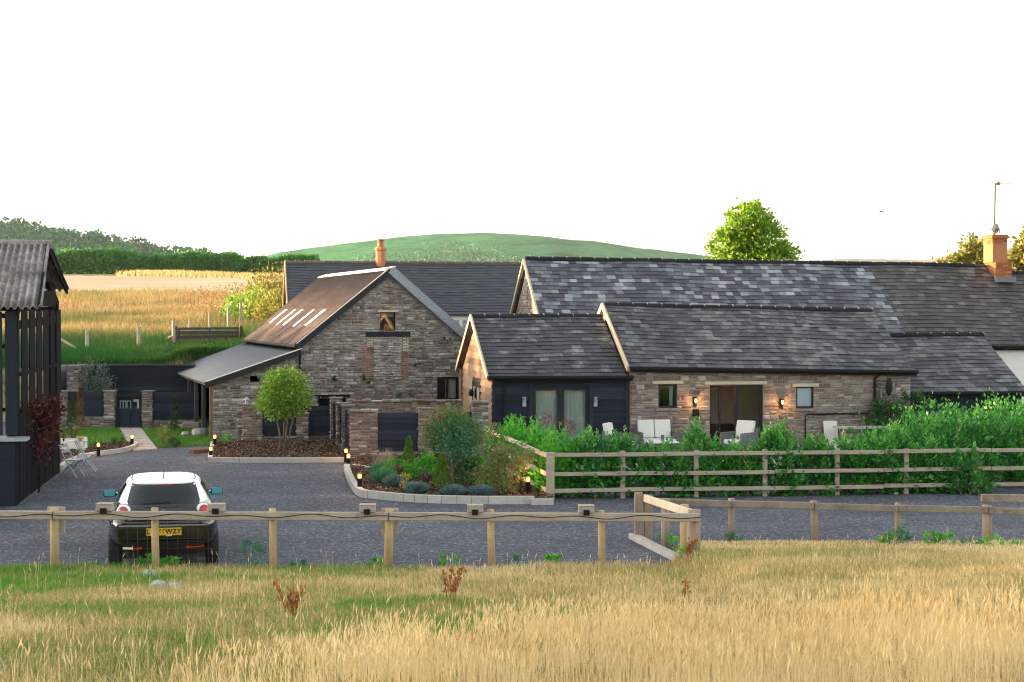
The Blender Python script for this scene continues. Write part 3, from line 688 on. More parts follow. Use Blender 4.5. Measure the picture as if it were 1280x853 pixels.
def window(parent, fn, x0, x1, z0, z1, frame='anthracite', fw=.045, mull=(), bars=(), inset=.08, inside='dark_inside', pane='glass', extra=None, name='window', depth=.12, back=.5):
    m = MB(); y0, y1 = -inset-.05, -inset
    def bx(a, b, c, d, p=y0, q=y1): m.hexa([fn(a,p,c),fn(b,p,c),fn(b,q,c),fn(a,q,c),fn(a,p,d),fn(b,p,d),fn(b,q,d),fn(a,q,d)])
    bx(x0,x0+fw,z0,z1); bx(x1-fw,x1,z0,z1); bx(x0+fw,x1-fw,z0,z0+fw); bx(x0+fw,x1-fw,z1-fw,z1)
    for u in mull: bx(u-fw*.5,u+fw*.5,z0+fw,z1-fw)
    for u in bars: bx(x0+fw,x1-fw,u-fw*.35,u+fw*.35, y0+.003, y1-.003)
    o = fix_normals(m.build(name, M[frame], parent))
    g = MB(); yy = -inset-.025; g.add([fn(x0+fw*.6,yy,z0+fw*.6),fn(x1-fw*.6,yy,z0+fw*.6),fn(x1-fw*.6,yy,z1-fw*.6),fn(x0+fw*.6,yy,z1-fw*.6)],[(0,1,2,3)])
    g.build('pane', M[pane], o)
    if inside:
        k = MB(); b = -inset-back
        p = [fn(x0,y0,z0),fn(x1,y0,z0),fn(x1,y0,z1),fn(x0,y0,z1),fn(x0,b,z0),fn(x1,b,z0),fn(x1,b,z1),fn(x0,b,z1)]
        k.add(p, [(4,5,6,7),(0,1,5,4),(1,2,6,5),(2,3,7,6),(3,0,4,7)]); k.build('reveal', M[inside], o)
    return o
def curtain(parent, fn, x0, x1, z0, z1, d, mat='curtain', waves=6, amp=.03, name='curtain'):
    m = MB(); n = waves*8; V = []
    for i in range(n+1):
        u = x0+(x1-x0)*i/n; a = amp*math.sin(i/8*2*math.pi)+.012*math.sin(i*.7)
        V += [fn(u, d+a, z0), fn(u, d+a*.8, z1)]
    m.add(V, [(2*i, 2*i+2, 2*i+3, 2*i+1) for i in range(n)]); return m.build(name, M[mat], parent, True)
def front(fr): return lambda u, d, z: (u, -d, z)                 # facade y=0, outward -y
def left_end(x0=0): return lambda u, d, z: (x0-d, u, z)          # end wall x=x0, outward -x

# ------------------------------------------------------------------ open black barn at the left edge of the yard
def black_barn():
    fo = gr(24, 630); ba = Vector(at(75, 588, 39.3)); ba.z = 0
    ang = math.degrees(math.atan2(-(ba.x-fo.x), ba.y-fo.y)); fr = Frame(fo.x, fo.y, ang); D = (ba-fo).length
    root = fempty('open_barn', fr, 'tall black slatted timber barn with corrugated roof at the left edge of the yard', 'barn')
    # local x to the right (0 = end wall), y away; barn runs to x = -9
    ez, rz_ = 4.02, 5.44; xr = .30; X0 = -9.0
    def corr(name, ya, za, yb, zb, xe0, xe1):
        V = []; uu = np.linspace(0, 1, 1064); S_ = [0, .5, .5, 1]
        for k, (s, off) in enumerate(zip(S_, (0, 0, .05, .05))):
            y = ya+(yb-ya)*s; z = za+(zb-za)*s+off; xs_ = X0+(xe0+(xe1-xe0)*s-X0)*uu; prof = .034*np.sin(uu*66.5*2*np.pi)
            V.append(np.stack([xs_, np.full_like(xs_, y), z+prof], -1))
        V = np.array(V); low = V.copy(); low[...,2] -= .025; Va = np.concatenate([V, low]); n_, m_ = Va.shape[:2]; idx = np.arange(n_*m_).reshape(n_, m_)
        F = []
        for a, b in ((0,1),(1,2),(2,3),(4,5),(5,6),(6,7)): F.append(np.stack([idx[a,:-1],idx[a,1:],idx[b,1:],idx[b,:-1]],-1))
        F.append(np.stack([idx[0,:-1],idx[0,1:],idx[4,1:],idx[4,:-1]],-1)); F.append(np.stack([idx[3,:-1],idx[3,1:],idx[7,1:],idx[7,:-1]],-1))
        o = np_mesh(name, Va, np.concatenate(F), M['asbestos'], root, smooth=False); return o
    ym = D*.47
    corr('roof_sheets', -.32, ez+.03, ym, rz_, .52, .24); corr('roof_sheets', D+.3, ez+.48, ym+.12, rz_-.02, .22, .24)
    m = MB(); m.tube([(X0,ym+.05,rz_+.02),(.27,ym+.05,rz_+.02)], .11, 8); m.build('ridge_cap', M['asbestos'], root)
    for x in (-.12, -3.0, -6.0, -9.0):                              # frame posts and plates
        for y in (.1, D-.1):
            m = MB(); m.box(x-.11, x+.11, y-.11, y+.11, 0, ez-.05+(.12 if y > 1 else 0)); m.build('post', M['barn_black'], root)
    m = MB()
    for y, z in ((.1, ez-.1), (D-.1, ez+.05), (ym, rz_-.18)): m.box(X0, 0, y-.08, y+.08, z-.1, z)
    for x in (-.05, -3, -6):
        m.bar((x,0,ez-.12),(x,ym,rz_-.2),.09,.18); m.bar((x,D,ez+.1),(x,ym,rz_-.2),.09,.18); m.bar((x,0,ez-.35),(x,D,ez-.25),.09,.18)
    m.build('roof_truss', M['barn_black'], root)
    # near side: pale black slats above, solid panel with ledge below
    m = MB(); x = -.02
    while x > -7.5:
        m.box(x-.24, x, -.03, .015, 1.42, ez-.06); x -= .30
    m.build('slat_screen', M['barn_slat'], root)
    m = MB(); m.box(X0, -.05, .016, .05, 1.9, 1.98); m.box(X0, -.05, .016, .05, 3.2, 3.28); m.build('slat_rail', M['barn_black'], root)
    m = MB(); m.box(-3.2, 0.0, -.42, -.06, 0, 1.32)
    o = m.build('side_cabinet', M['barn_black'], root)
    k = MB(); x = -.01
    while x > -3.1: k.box(x-.30, x, -.445, -.422, .02, 1.3); x -= .315
    k.build('cladding', M['black_timber'], o)
    k = MB(); k.box(-3.3, .22, -.5, -.02, 1.325, 1.39); k.build('ledge', M['grey_metal'], o)
    # end wall: open slats above a boarded lower wall
    m = MB(); y = .45
    while y < D-.5:
        m.box(-.014, .008, y, y+.82, 1.95, ez-.02); y += 1.10
    m.build('slat_screen', M['barn_black'], root)
    m = MB(); m.box(-.05, .03, .2, D-.2, 2.62, 2.70); m.box(-.05, .03, .2, D-.2, 1.86, 1.95); m.build('slat_rail', M['barn_black'], root)
    m = MB(); y = .12
    while y < D-.1:
        m.box(-.05, random.uniform(0,.012), y, y+.215, .02, 1.86); y += .225
    m.build('end_boarding', M['barn_black'], root)
    # gable above the tie: stepped black boards with gaps, as in the photo
    m = MB()
    for i, (za, zb) in enumerate(((ez+.05, ez+.42), (ez+.62, ez+.85), (ez+1.05, ez+1.22))):
        half = (1-(zb-ez)/(rz_-ez))*D*.5; m.box(-.02, .06, ym-half, ym+half+.1, za, zb)
    m.build('gable_boards', M['barn_black'], root)
    m = MB(); m.bar((.44,-.2,ez+.02),(.19,ym,rz_-.03),.05,.18); m.bar((.16,D+.25,ez+.46),(.19,ym,rz_-.03),.05,.18); m.build('barge_board', M['barn_black'], root)
    return fr, D
BARN, BARN_D = black_barn()

# ------------------------------------------------------------------ stone barn with corrugated roof and lean-to
def gable_barn():
    fr = Frame(-9.3, 49.4, 17.5); L = 11.4; xe, xa, xw, xr = 2.77, 5.65, 0.0, 8.6
    root = fempty('stone_barn', fr, 'rubble stone barn with rusty corrugated roof and grey lean-to behind the round tree', 'barn')
    za, ze, zr_ = 5.30, 2.98, 2.76; zl0, zl1 = 1.80, 2.80
    F = front(fr); topg = lin([(xe,ze-.1),(xa,za-.1),(xr,zr_-.1)])
    w1 = fr.rect(475,390.5,494.5,413.5); w2 = fr.rect(546.5,471,573.5,501); dk = fr.rect(397,497,433,512)
    bl = fr.rect(466.5,421.5,503,475); lt = fr.rect(459,415,505,421)
    jl = fr.rect(452.5,434,466.5,475); jr = fr.rect(501.5,440,510,475); ql = fr.rect(458.5,421.5,466.5,434); qr = fr.rect(503,421.5,511,440)
    holes = [w1, w2, dk, lt, jl, jr, ql, qr]
    rubble('gable_wall', root, 'stone_grey', F, xe, xr, 0, topg, holes, seed=3, back=True, edges=[xa], sh=(.05,.12), sw=(.07,.30), depth=.045)
    topl = lin([(xw, zl0-.12), (xe, zl1-.12)])
    rubble('lean_to_wall', root, 'stone_grey', lambda u,d,z: (u,-d+.06,z), xw+.06, xe, 0, topl, [fr.rect(313,470,325,478)], seed=4, back=True, sh=(.05,.13), sw=(.07,.32))
    # blocked doorway: brick jambs, cream quoins, stone infill slightly proud, timber lintel
    def bricks(name, r, mat, bw, bhh, seed):
        return rubble(name, root, mat, lambda u,d,z: (u,-d-.012,z), r[0], r[1], r[2], lambda u: r[3], sw=(bw*.8,bw*1.2), sh=(bhh,bhh*1.05), depth=.025, seed=seed, back=True, thick=.2)
    bricks('brick_jamb', jl, 'brick', .11, .068, 5); bricks('brick_jamb', jr, 'brick', .11, .068, 6)
    bricks('quoin', ql, 'cream_stone', .14, .09, 7); bricks('quoin', qr, 'cream_stone', .14, .09, 8)
    m = MB(); m.box(lt[0]-.05, lt[1]+.2, -.05, .1, lt[2], lt[3]); m.build('lintel', M['barn_slat'], root, bevel=.01)
    m = MB(); m.box(lt[0], lt[1], .0, .1, lt[2]-.01, lt[3]+.01); 
    win = window(root, F, *w1, frame='black_metal', fw=.03, inset=.06, inside='dark_inside', back=.35)
    m = MB(); m.box(w1[0]+.035, w1[1]-.035, .16, .19, w1[3]-.16, w1[3]-.035); m.build('inner_lintel', M['post'], win)  # orange timber lintel showing inside the window head
    m = MB(); m.box(w1[0]-.08, w1[1]+.08, -.06, .02, w1[3]+.003, w1[3]+.07); m.build('window_head', M['cream_stone'], root); 
    win = window(root, F, *w2, frame='black_metal', fw=.055, inset=.0, mull=[w2[0]+.47*(w2[1]-w2[0])], inside='dark_inside', back=.35)
    curtain(win, F, w2[0]+.33, w2[1]-.05, w2[2]+.06, w2[3]-.04, -.2, 'curtain', 3, .015)
    m = MB(); m.box(dk[0]-.0, dk[1], .12, .16, dk[2]-1.2, dk[3]); m.box(dk[0], dk[0]+.08, -.02, .1, dk[2], dk[3]); m.box(dk[0]-.1, dk[1]+.1, -.03, .05, dk[3]+.004, dk[3]+.09); m.build('dark_doorway', M['barn_black'], root)
    rubble('door_infill', root, 'infill', lambda u,d,z: (u,-d-.02,z), jl[1]+.01, jr[0]-.01, bl[2], lambda u: lt[2]-.01, sw=(.07,.26), sh=(.05,.10), depth=.035, seed=15)
    # left roof slope: standing corrugations running down the slope
    def ribbed(name, p0, p1, ya, yb, mat, pitch, amp):
        (xa_, z0_), (xb_, z1_) = p0, p1; n = int((yb-ya)/pitch)*6; ys_ = np.linspace(ya, yb, n+1); pr = amp*np.abs(np.sin((ys_-ya)/pitch*np.pi))**3
        dx, dz = xb_-xa_, z1_-z0_; ln = math.hypot(dx, dz); nx, nz = -dz/ln, dx/ln
        if nz < 0: nx, nz = -nx, -nz
        V = []
        for (x, z), o_ in (((xa_,z0_),0),((xb_,z1_),0),((xb_,z1_),-.05),((xa_,z0_),-.05)):
            p_ = pr if o_ == 0 else 0*pr+o_
            V.append(np.stack([x+nx*p_, ys_, z+nz*p_], -1))
        V = np.array(V); idx = np.arange(4*(n+1)).reshape(4, n+1); Fq = np.concatenate([np.stack([idx[a,:-1],idx[a,1:],idx[b,1:],idx[b,:-1]],-1) for a, b in ((0,1),(1,2),(2,3),(3,0))])
        o = np_mesh(name, V, Fq, M[mat], root); return fix_normals(o)
    xo, zo = xe-.12, ze-.10
    r1 = ribbed('roof_sheets', (xo, zo), (xa, za), -.16, L+.1, 'metal_roof', .54, .07); r1['label'] = 'rust brown corrugated roof slope with five pale skylight strips'
    ribbed('roof_sheets', (xr+.15, zr_-.1), (xa, za), -.16, L+.1, 'metal_grey', .21, .03)
    r3 = ribbed('lean_to_roof', (xw-.18, zl0-.05), (xe-.02, zl1-.02), -.16, L+.1, 'metal_grey', .3, .02)
    # skylight strips set in the left slope
    nrm = Vector((-(za-zo), 0, xa-xo)).normalized(); pp = (xo, 0, zo)
    for t_, b_ in (((359,388.5),(334.5,405)),((370.5,388.5),(347,407.5)),((379,388.5),(355,408)),((393.5,389),(367.5,409.5)),((407,389),(379,408.5))):
        a = fr.hit(*t_, pp, nrm)+nrm*.045; b = fr.hit(*b_, pp, nrm)+nrm*.045
        s = Vector((xa-xo, 0, za-zo)).normalized(); b = Vector((b.x, a.y, b.z))
        m = MB(); m.bar(a, b, .46, .03, nrm); m.build('skylight_strip', M['white_frame'], root)
    m = MB(); m.bar((xa,-.2,za+.03),(xa,L+.12,za+.03),.05,.06); m.bar((xa,-.2,za+.035),(xa,L+.12,za+.035),.34,.025, Vector((-.35,0,1))); m.build('ridge_flashing', M['flash_white'], root)
    m = MB(); off = -.19; m.bar((xo-.03,off,zo-.03),(xa,off,za-.02),.05,.22); m.bar((xw-.2,off,zl0-.10),(xe,off,zl1-.1),.05,.2); m.build('barge_board', M['anthracite'], root)
    m = MB(); m.bar((xo-.03,off-.02,zo+.075),(xa,off-.02,za+.085),.07,.03); m.bar((xw-.2,off-.02,zl0+.0),(xe,off-.02,zl1+.0),.06,.03); m.build('verge_trim', M['flash_white'], root)
    m = MB(); m.bar((xr+.15,off,zr_-.12),(xa,off,za-.01),.07,.26); m.build('barge_board', M['flash_blue'], root)
    m = MB(); m.box(xe-.05, xe+.03, -.1, L, zl1+.0, ze-.1); m.build('eave_wall', M['verge_wood'], root)
    gm = MB(); gm.tube([(xo-.04,-.2,zo-.02),(xo-.04,L,zo-.02)], .05, 8); gm.build('gutter', M['black_metal'], root)
    m = MB(); m.tube([(xe-.02,-.1,zo-.1),(xe-.02,-.1,0)], .035, 8); m.build('downpipe', M['black_metal'], root)
    # open side of the lean-to: rear posts and back coloured dark as shade
    for y in np.arange(.12, L, 2.1):
        m = MB(); m.box(xw-.02, xw+.09, y, y+.11, 0, zl0-.08); m.build('lean_to_post', M['gate_timber'] if y > .5 else M['oak'], root)
    m = MB(); m.box(xw-.06, xw+.1, 0, L, zl0-.16, zl0-.07); m.build('wall_plate', M['oak'], root)
    m = MB(); m.box(xe-.02, xe, .35, L, 0, zl1-.1); m.box(xr-.3, xr, .32, L, 0, zr_-.1); m.box(xw, xr, L-.3, L, 0, zl0-.3); m.build('rear_wall', M['barn_black'], root)
    # tufts growing from the gable
    rng = np.random.default_rng(21)
    for i, (px, py, s) in enumerate(((558,423,.17),(522,457,.10),(418,477,.15),(418,471,.1),(512,491,.2),(497,492,.13),(462,476,.07),(453,472,.08))):
        x, z = fr.f(px, py); q, tt, cc = crown([((x, -.05, z), (s, .07, s*.75))], 90, .05, rng); quads_obj('ivy_tuft', q, M['hedge'], root, tt)
    return fr
GB = gable_barn()

# ------------------------------------------------------------------ long barn range on the right (three joined houses)
A = Frame(-.63, 43.5, 10.0); FA = front(A)
XW = 3.94; XE = A.f(1138, 470)[0]
def cottage():
    """slate-roofed stone range with sliding doors"""
    root = empty('stone_cottage', A.world(XW, 0), A.a, 'low red rubble cottage with lichened slate roof and lit sliding glass door', 'cottage')
    F = lambda u, d, z: (u-XW, -d, z); W = XE-XW; T = lambda r: r
    w1 = A.rect(823,480.5,846.5,510.5); w2 = A.rect(995,483,1017.5,511); dr = A.rect(887,481.5,954,566); dr = (dr[0], dr[1], .12, dr[3])
    rubble('front_wall', root, 'stone_red', F, XW+.02, XE, 0, lambda u: 2.38-.014*u, [w1, w2, dr], seed=9, back=True, sw=(.09,.38), sh=(.06,.17), split=.4)
    for (a, b, y) in ((815,853,478),(881,958,478.8),(990.5,1023,481.5)):
        x0, z0 = A.f(a, y+2.2); x1, z1 = A.f(b, y-2.2); m = MB(); m.box(x0-XW, x1-XW, -.06, .05, z0, z1); m.build('lintel', M['cream_stone'], root, bevel=.008)
    for r in (w1, w2):
        m = MB(); m.box(r[0]-.08-XW, r[1]+.08-XW, -.09, .06, r[2]-.07, r[2]-.003); m.build('sill', M['stone_red'], root)
    wn_ = window(root, F, *w1, fw=.05, inset=.05, inside='warm_inside', back=.8)
    curtain(wn_, F, w1[1]-.16, w1[1]-.05, w1[2]+.05, w1[3]-.05, -.25, 'grey_shrub_cloth' if 'grey_shrub_cloth' in M else 'curtain', 2, .01)
    wn2 = window(root, F, *w2, fw=.05, inset=.04, inside='dark_inside', pane='glass_sky', back=.3)
    m = MB(); m.box(w2[0]+.06-XW, w2[1]-.05-XW, .095, .10, w2[2]+.06, w2[3]-.05); m.build('blind', M['blind'], wn2)
    m = MB(); m.box(w2[0]+.62*(w2[1]-w2[0])-XW, w2[0]+.66*(w2[1]-w2[0])-XW, .075, .085, w2[2]+.06, w2[3]-.05); m.build('glazing_bar', M['white_frame'], wn2)
    # sliding door: left leaf slid open, room behind
    x0, x1, z0, z1 = dr; xm = A.f(921.5, 520)[0]; xo = A.f(902, 520)[0]
    d1 = window(root, F, x0, xo, z0, z1, fw=.05, inset=.10, inside=None, name='door')
    d2 = window(root, F, xm-.05, x1, z0, z1, fw=.085, inset=.05, inside=None, name='door')
    m = MB(); m.box(x0-.02-XW, x1+.02-XW, .0, .14, z1, z1+.04); m.box(x0-.045-XW, x0-.001-XW, .02, .14, z0, z1); m.box(x1+.001-XW, x1+.045-XW, .02, .14, z0, z1); m.build('door_frame', M['anthracite'], root)
    m = MB(); a, b, c, d, e, f = x0-1.2-XW, x1+1.6-XW, .34, 3.6, .02, 2.2
    m.add([(a,c,e),(b,c,e),(b,d,e),(a,d,e),(a,c,f),(b,c,f),(b,d,f),(a,d,f)], [(0,1,2,3),(7,6,5,4),(3,2,6,7),(0,3,7,4),(2,1,5,6)]); room = m.build('room', M['warm_inside'], root)
    m = MB(); m.box(x0+.5-XW, x0+.85-XW, 3.45, 3.58, 1.35, 1.75); m.box(x0+1.35-XW, x0+1.5-XW, 3.45, 3.58, 1.5, 1.72); m.build('picture', M['white_frame'], room)
    m = MB(); m.box(x0-.2-XW, x0+1.5-XW, 2.2, 2.9, .02, .62); m.box(x0+.2-XW, x0+.6-XW, 1.4, 1.8, .02, .5); m.build('furniture', M['dark_inside'], room)
    bx, bz = A.f(898, 483.5); bp = (bx-XW, .28, bz); m = MB(); m.lathe([(.0,-.03),(.03,-.02),(.035,.0),(.02,.03),(0,.04)], bp, 10); m.build('ceiling_bulb', M['bulb'], room)
    li = bpy.data.lights.new('room_light', 'POINT'); li.energy = 1.6; li.color = (1,.45,.18); li.shadow_soft_size = .05
    lo = bpy.data.objects.new('room_light', li); C.objects.link(lo); lo.parent = room; lo.location = (bp[0]+.15, .9, bp[2]-.2)
    # roof
    ez, rz_ = 2.47, 4.09
    slate_roof('roof', root, 'slate_lichen', -.06, W+.06, (-.2, ez-.10), (2.87, rz_), tilt=(.06,-.12), seed=2, course=.215, w=.27)
    slate_roof('roof', root, 'slate_dark', -.06, W+.06, (5.75, ez-.0), (2.87, rz_), tilt=(.06,-.12), seed=3)
    ridge_tiles(root, 'ridge_tile', -.05, W+.04, 2.87, rz_+.0, (.06,-.12))
    gutter(root, .0, W+.12, -.25, ez-.12+.05, ez-.12-.11)
    m = MB(); m.bar((-.10,-.22,ez-.08),(-.10,2.87,rz_+.05),.05,.17); m.bar((-.10,5.8,ez+.03),(-.10,2.87,rz_+.05),.05,.17); m.build('verge_board', M['verge_wood'], root)
    # left gable above the neighbouring roof, right gable, back
    m = MB(); tri = [(0,0),(5.7,0),(5.7,ez-.02),(2.87,rz_-.08),(.0,ez-.1)]
    m.prism(tri, lambda a, b, t_: (t_, a, b), .0, .18); tri2 = [(a, b-(.17 if b > 0 else 0)) for a, b in tri]; m.prism(tri2, lambda a, b, t_: (t_, a, b), W-.2, W-.02); m.box(.2, W-.2, 5.5, 5.7, 0, ez); m.build('gable_wall', M['oak'], root)
    # black downpipes and the thin pipe under the right window
    dx = A.f(1092, 500)[0]-XW
    m = MB(); m.tube([(dx+.16,-.24,ez-.2),(dx+.16,-.2,ez-.26),(dx,-.07,ez-.42),(dx,-.07,.05)], .035, 8); m.build('downpipe', M['black_metal'], root)
    px_, pz_ = A.f(1006, 518); m = MB(); m.tube([(px_-XW,-.05,.3),(px_-XW,-.05,pz_-.05),(px_-XW+.05,-.05,pz_),(dx,-.05,pz_)], .02, 8); m.build('pipe', M['black_metal'], root)
    mx, mz = A.f(869, 516); m = MB(); m.box(mx-.08-XW, mx+.08-XW, -.12, -.03, mz-.1, mz+.1); m.build('meter_box', M['black_metal'], root)
cottage()
def annexe():
    root = empty('timber_annexe', A.world(0, 0), A.a, 'dark weatherboarded annexe with slate roof and curtained double doors', 'annexe')
    W = XW; ez, rz_ = 2.29, 3.81; D_ = 5.6
    dr = A.rect(665.5,483.5,736.5,566); dr = (dr[0], dr[1], .1, dr[3])
    boards('front_boarding', root, 'blue_black', FA, 0.1, W-.02, .02, ez-.06, .165, [dr])
    m = MB(); m.box(.12, W-.1, .012, .15, 0, .1); m.box(.12, dr[0], .012, .15, .1, ez-.06); m.box(dr[1], W-.1, .012, .15, .1, ez-.06); m.box(dr[0], dr[1], .012, .15, dr[3], ez-.06)
    m.build('front_wall', M['dark_inside'], root)
    m = MB(); m.box(.09, .17, -.045, .02, 0, ez-.08); m.box(W-.13, W-.02, -.045, .02, 0, ez-.08); m.box(dr[0]-.09, dr[0]-.002, -.04, .02, 0, dr[3]+.07); m.box(dr[1]+.002, dr[1]+.09, -.04, .02, 0, dr[3]+.07); m.box(dr[0]-.09, dr[1]+.09, -.038, .02, dr[3]+.003, dr[3]+.08); m.build('corner_trim', M['blue_black'], root)
    xm = (dr[0]+dr[1])/2
    dA = window(root, FA, dr[0], xm-.003, dr[2], dr[3], fw=.10, inset=.02, inside=None, name='door'); dB = window(root, FA, xm+.003, dr[1], dr[2], dr[3], fw=.10, inset=.02, inside=None, name='door')
    curtain(dA, FA, dr[0]+.09, xm-.07, dr[2]+.05, dr[3]-.08, -.17, waves=6); curtain(dB, FA, xm+.07, dr[1]-.07, dr[2]+.05, dr[3]-.08, -.17, waves=6)
    m = MB(); m.add([FA(dr[0],-.3,.05),FA(dr[1],-.3,.05),FA(dr[1],-.3,dr[3]),FA(dr[0],-.3,dr[3])],[(0,1,2,3)]); m.build('dark_room', M['dark_inside'], root)
    px = A.f(629.5, 500)[0]; m = MB(); m.tube([(px,-.2,ez-.1),(px,-.07,ez-.3),(px,-.07,0)], .035, 8); m.build('downpipe', M['black_metal'], root)
    # left gable, pale horizontal boards
    LE = left_end(0.1); topg = lin([(0, ez-.1), (D_/2, rz_-.12), (D_, ez-.1)])
    dz0, dz1 = A.hit(596,503,(0,0,0),(1,0,0)), A.hit(583,470,(0,0,0),(1,0,0))
    ya, yb = 2.0, 3.5; hole = (ya, yb, 0.0, 1.92)
    boards('gable_boarding', root, 'oak', LE, 0, D_, .02, rz_-.1, .185, [hole], top=topg, proud=.045)
    m = MB(); tri = [(.16,0),(D_,0),(D_,ez-.1),(D_/2,rz_-.14),(.16,ez-.02)]; m.prism(tri, lambda a, b, t_: (t_, a, b), .112, .25); m.build('gable_wall', M['dark_inside'], root)
    window(root, LE, ya, yb, .05, 1.9, fw=.12, mull=[(ya+yb)/2], inset=-.035, inside=None, name='gable_door', frame='black_metal')
    m = MB(); m.add([LE(ya,.02,.05),LE(yb,.02,.05),LE(yb,.02,1.9),LE(ya,.02,1.9)],[(0,1,2,3)]); m.build('door_dark_sheet', M['wicker'], root)  # dark grey sheet over the pane stands in for its dim glass
    m = MB(); m.bar((-.08,-.24,ez-.12),(-.08,D_/2,rz_+.02),.05,.13); m.bar((-.08,D_+.24,ez-.12),(-.08,D_/2,rz_+.02),.05,.13); m.build('barge_board', M['verge_wood'], root)
    m = MB(); m.bar((-.055,-.1,ez-.14),(.08,-.1,ez-.14),.3,.03,(0,-.5,1)); m.build('soffit', M['oak'], root); m = MB(); m.bar((-.055,D_+.1,ez-.14),(.08,D_+.1,ez-.14),.3,.03,(0,.5,1)); m.build('soffit', M['oak'], root)
    slate_roof('roof', root, 'slate_dark', -.10, W-.12, (-.22, ez-.13), (D_/2, rz_), seed=4, course=.215, w=.27)
    slate_roof('roof', root, 'slate_dark', -.10, W-.12, (D_+.22, ez-.13), (D_/2, rz_), seed=5)
    ridge_tiles(root, 'ridge_tile', -.10, W-.12, D_/2, rz_)
    gutter(root, -.05, W+.04, -.27, ez-.12, ez-.14)
    m = MB(); m.box(0, W, D_-.15, D_, 0, ez-.1); m.build('rear_wall', M['oak'], root)
annexe()
def long_barn():
    X0, X1, X2 = 2.38, 17.75, 23.0; Y0, YR, Y1 = 3.5, 7.0, 10.5; ez, rz_ = 3.0, 5.53
    root = empty('long_barn', A.world(0, 0), A.a, 'long high barn with patchwork grey and purple slate roof behind the low cottages', 'barn')
    xs_ = A.hit(1104, 370, (0, YR-1.5, rz_-1.2), (0, -(rz_-ez), YR-Y0))[0]
    r = slate_roof('roof', root, 'slate_main', X0-.1, xs_, (Y0-.2, ez-.15), (YR, rz_), tilt=(.08,-.02), seed=6, course=.21, w=.255); r['label'] = 'patchwork of pale grey blue and purple slates'
    r = slate_roof('roof', root, 'slate_old', xs_-.003, X1+.2, (Y0-.2, ez-.15), (YR, rz_), tilt=(-.02,-.06), seed=7, course=.21, w=.255); r['label'] = 'browner mossy old slates'
    slate_roof('roof', root, 'slate_main', X0-.1, X1+.2, (Y1+.2, ez-.15), (YR, rz_), seed=8, course=.3, w=.5)
    ridge_tiles(root, 'ridge_tile', X0-.08, X1-.2, YR, rz_+.02, (.08,-.06))
    # lower continuation right of the chimney
    slate_roof('roof', root, 'slate_old', X1+.2, X2, (Y0-.2, ez-.15), (YR-.1, rz_-.28), tilt=(0,-.12), seed=9, course=.235, w=.3)
    slate_roof('roof', root, 'slate_old', X1+.2, X2, (Y1+.2, ez-.15), (YR-.1, rz_-.28), tilt=(0,-.12), seed=10, course=.3, w=.5)
    ridge_tiles(root, 'ridge_tile', X1+.3, X2, YR-.1, rz_-.26, (0,-.12))
    LE = left_end(X0); topg = lin([(Y0, ez-.1), (YR, rz_-.12), (Y1, ez-.1)])
    sl_ = (6.85, 7.05, 4.35, 4.75)
    rubble('gable_wall', root, 'stone_red', LE, Y0, Y1, 0, topg, [sl_], seed=12, back=True, edges=[YR], sw=(.1,.3), sh=(.06,.12))
    m = MB(); m.box(X0+.05, X0+.2, sl_[0], sl_[1], sl_[2], sl_[3]); m.build('slit_window', M['dark_inside'], root)
    m = MB(); m.bar((X0-.13,Y0-.25,ez-.15),(X0-.13,YR,rz_+.06),.06,.1); m.bar((X0-.13,Y1+.25,ez-.15),(X0-.13,YR,rz_+.06),.06,.1); m.build('verge_board', M['verge_wood'], root)
    m = MB(); m.box(X0+.3, X2-.1, Y0, Y0+.3, 0, ez-.05); m.build('front_wall', M['white_paint'], root)
    m = MB(); m.box(X0+.3, X2-.1, Y1-.3, Y1, 0, ez-.05); m.box(X2-.35, X2-.1, Y0+.3, Y1-.3, 0, ez); m.build('rear_wall', M['mortar'], root)
    xg = A.f(1237, 431, Y0)[0]; gutter(root, xg, X2, Y0-.27, ez-.14, ez-.16)
    # outshot: long slope from the main wall down to a low boarded front
    xl0 = A.f(1085, 445, 1.2)[0]; xt = A.hit(1230, 420, (0, 3.3, 3.2), (0, 1, 0))[0]-.15; lz0 = A.f(1200, 491, .5)[1]; lz1 = A.f(1180, 420, 3.35)[1]
    s_o = slate_roof('outshot_roof', root, 'slate_lichen', XE+.03, xt+.1, (.45, lz0+.03), (3.35, lz1), seed=13, course=.215, w=.27)
    slate_roof('outshot_roof', root, 'slate_lichen', A.f(1113,420,3.35)[0]-.3, XE+.03, (2.2, lz0+.03+(lz1-lz0-.03)*(1.75/2.9)), (3.35, lz1), seed=14, course=.215, w=.27)
    ridge_tiles(root, 'ridge_tile', A.f(1113,420,3.35)[0], A.f(1229,420,3.35)[0], 3.33, lz1+.03, nib=True, r=.075)
    gutter(root, A.f(1152,491,.4)[0]-.6, xt+.15, .40, lz0-.0, lz0-.03)
    boards('outshot_boarding', root, 'blue_black', lambda u, d, z: (u, .62-d, z), XE+.05, xt, 0, lz0-.03, .165)
    m = MB(); m.box(XE+.05, xt-.03, .632, .75, 0, lz0-.02); m.build('outshot_wall', M['dark_inside'], root)
    m = MB(); m.prism([(.63,0),(3.45,0),(3.45,lz1-.08),(.63,lz0-.05)], lambda a, b, t_: (t_, a, b), xt-.1, xt-.002); m.build('outshot_end', M['white_paint'], root)
    # chimney
    yc = 6.75; cl = A.f(1237, 330, yc)[0]; cr = A.f(1259, 330, yc)[0]; base = A.f(1245, 347, yc-.5)[1]; sh_ = A.f(1245, 328, yc-.4)[1]; tp = A.f(1245, 298, yc-.4)[1]
    cx = (cl+cr)/2; hw = (cr-cl)/2*.9; ch = MB()
    o = None
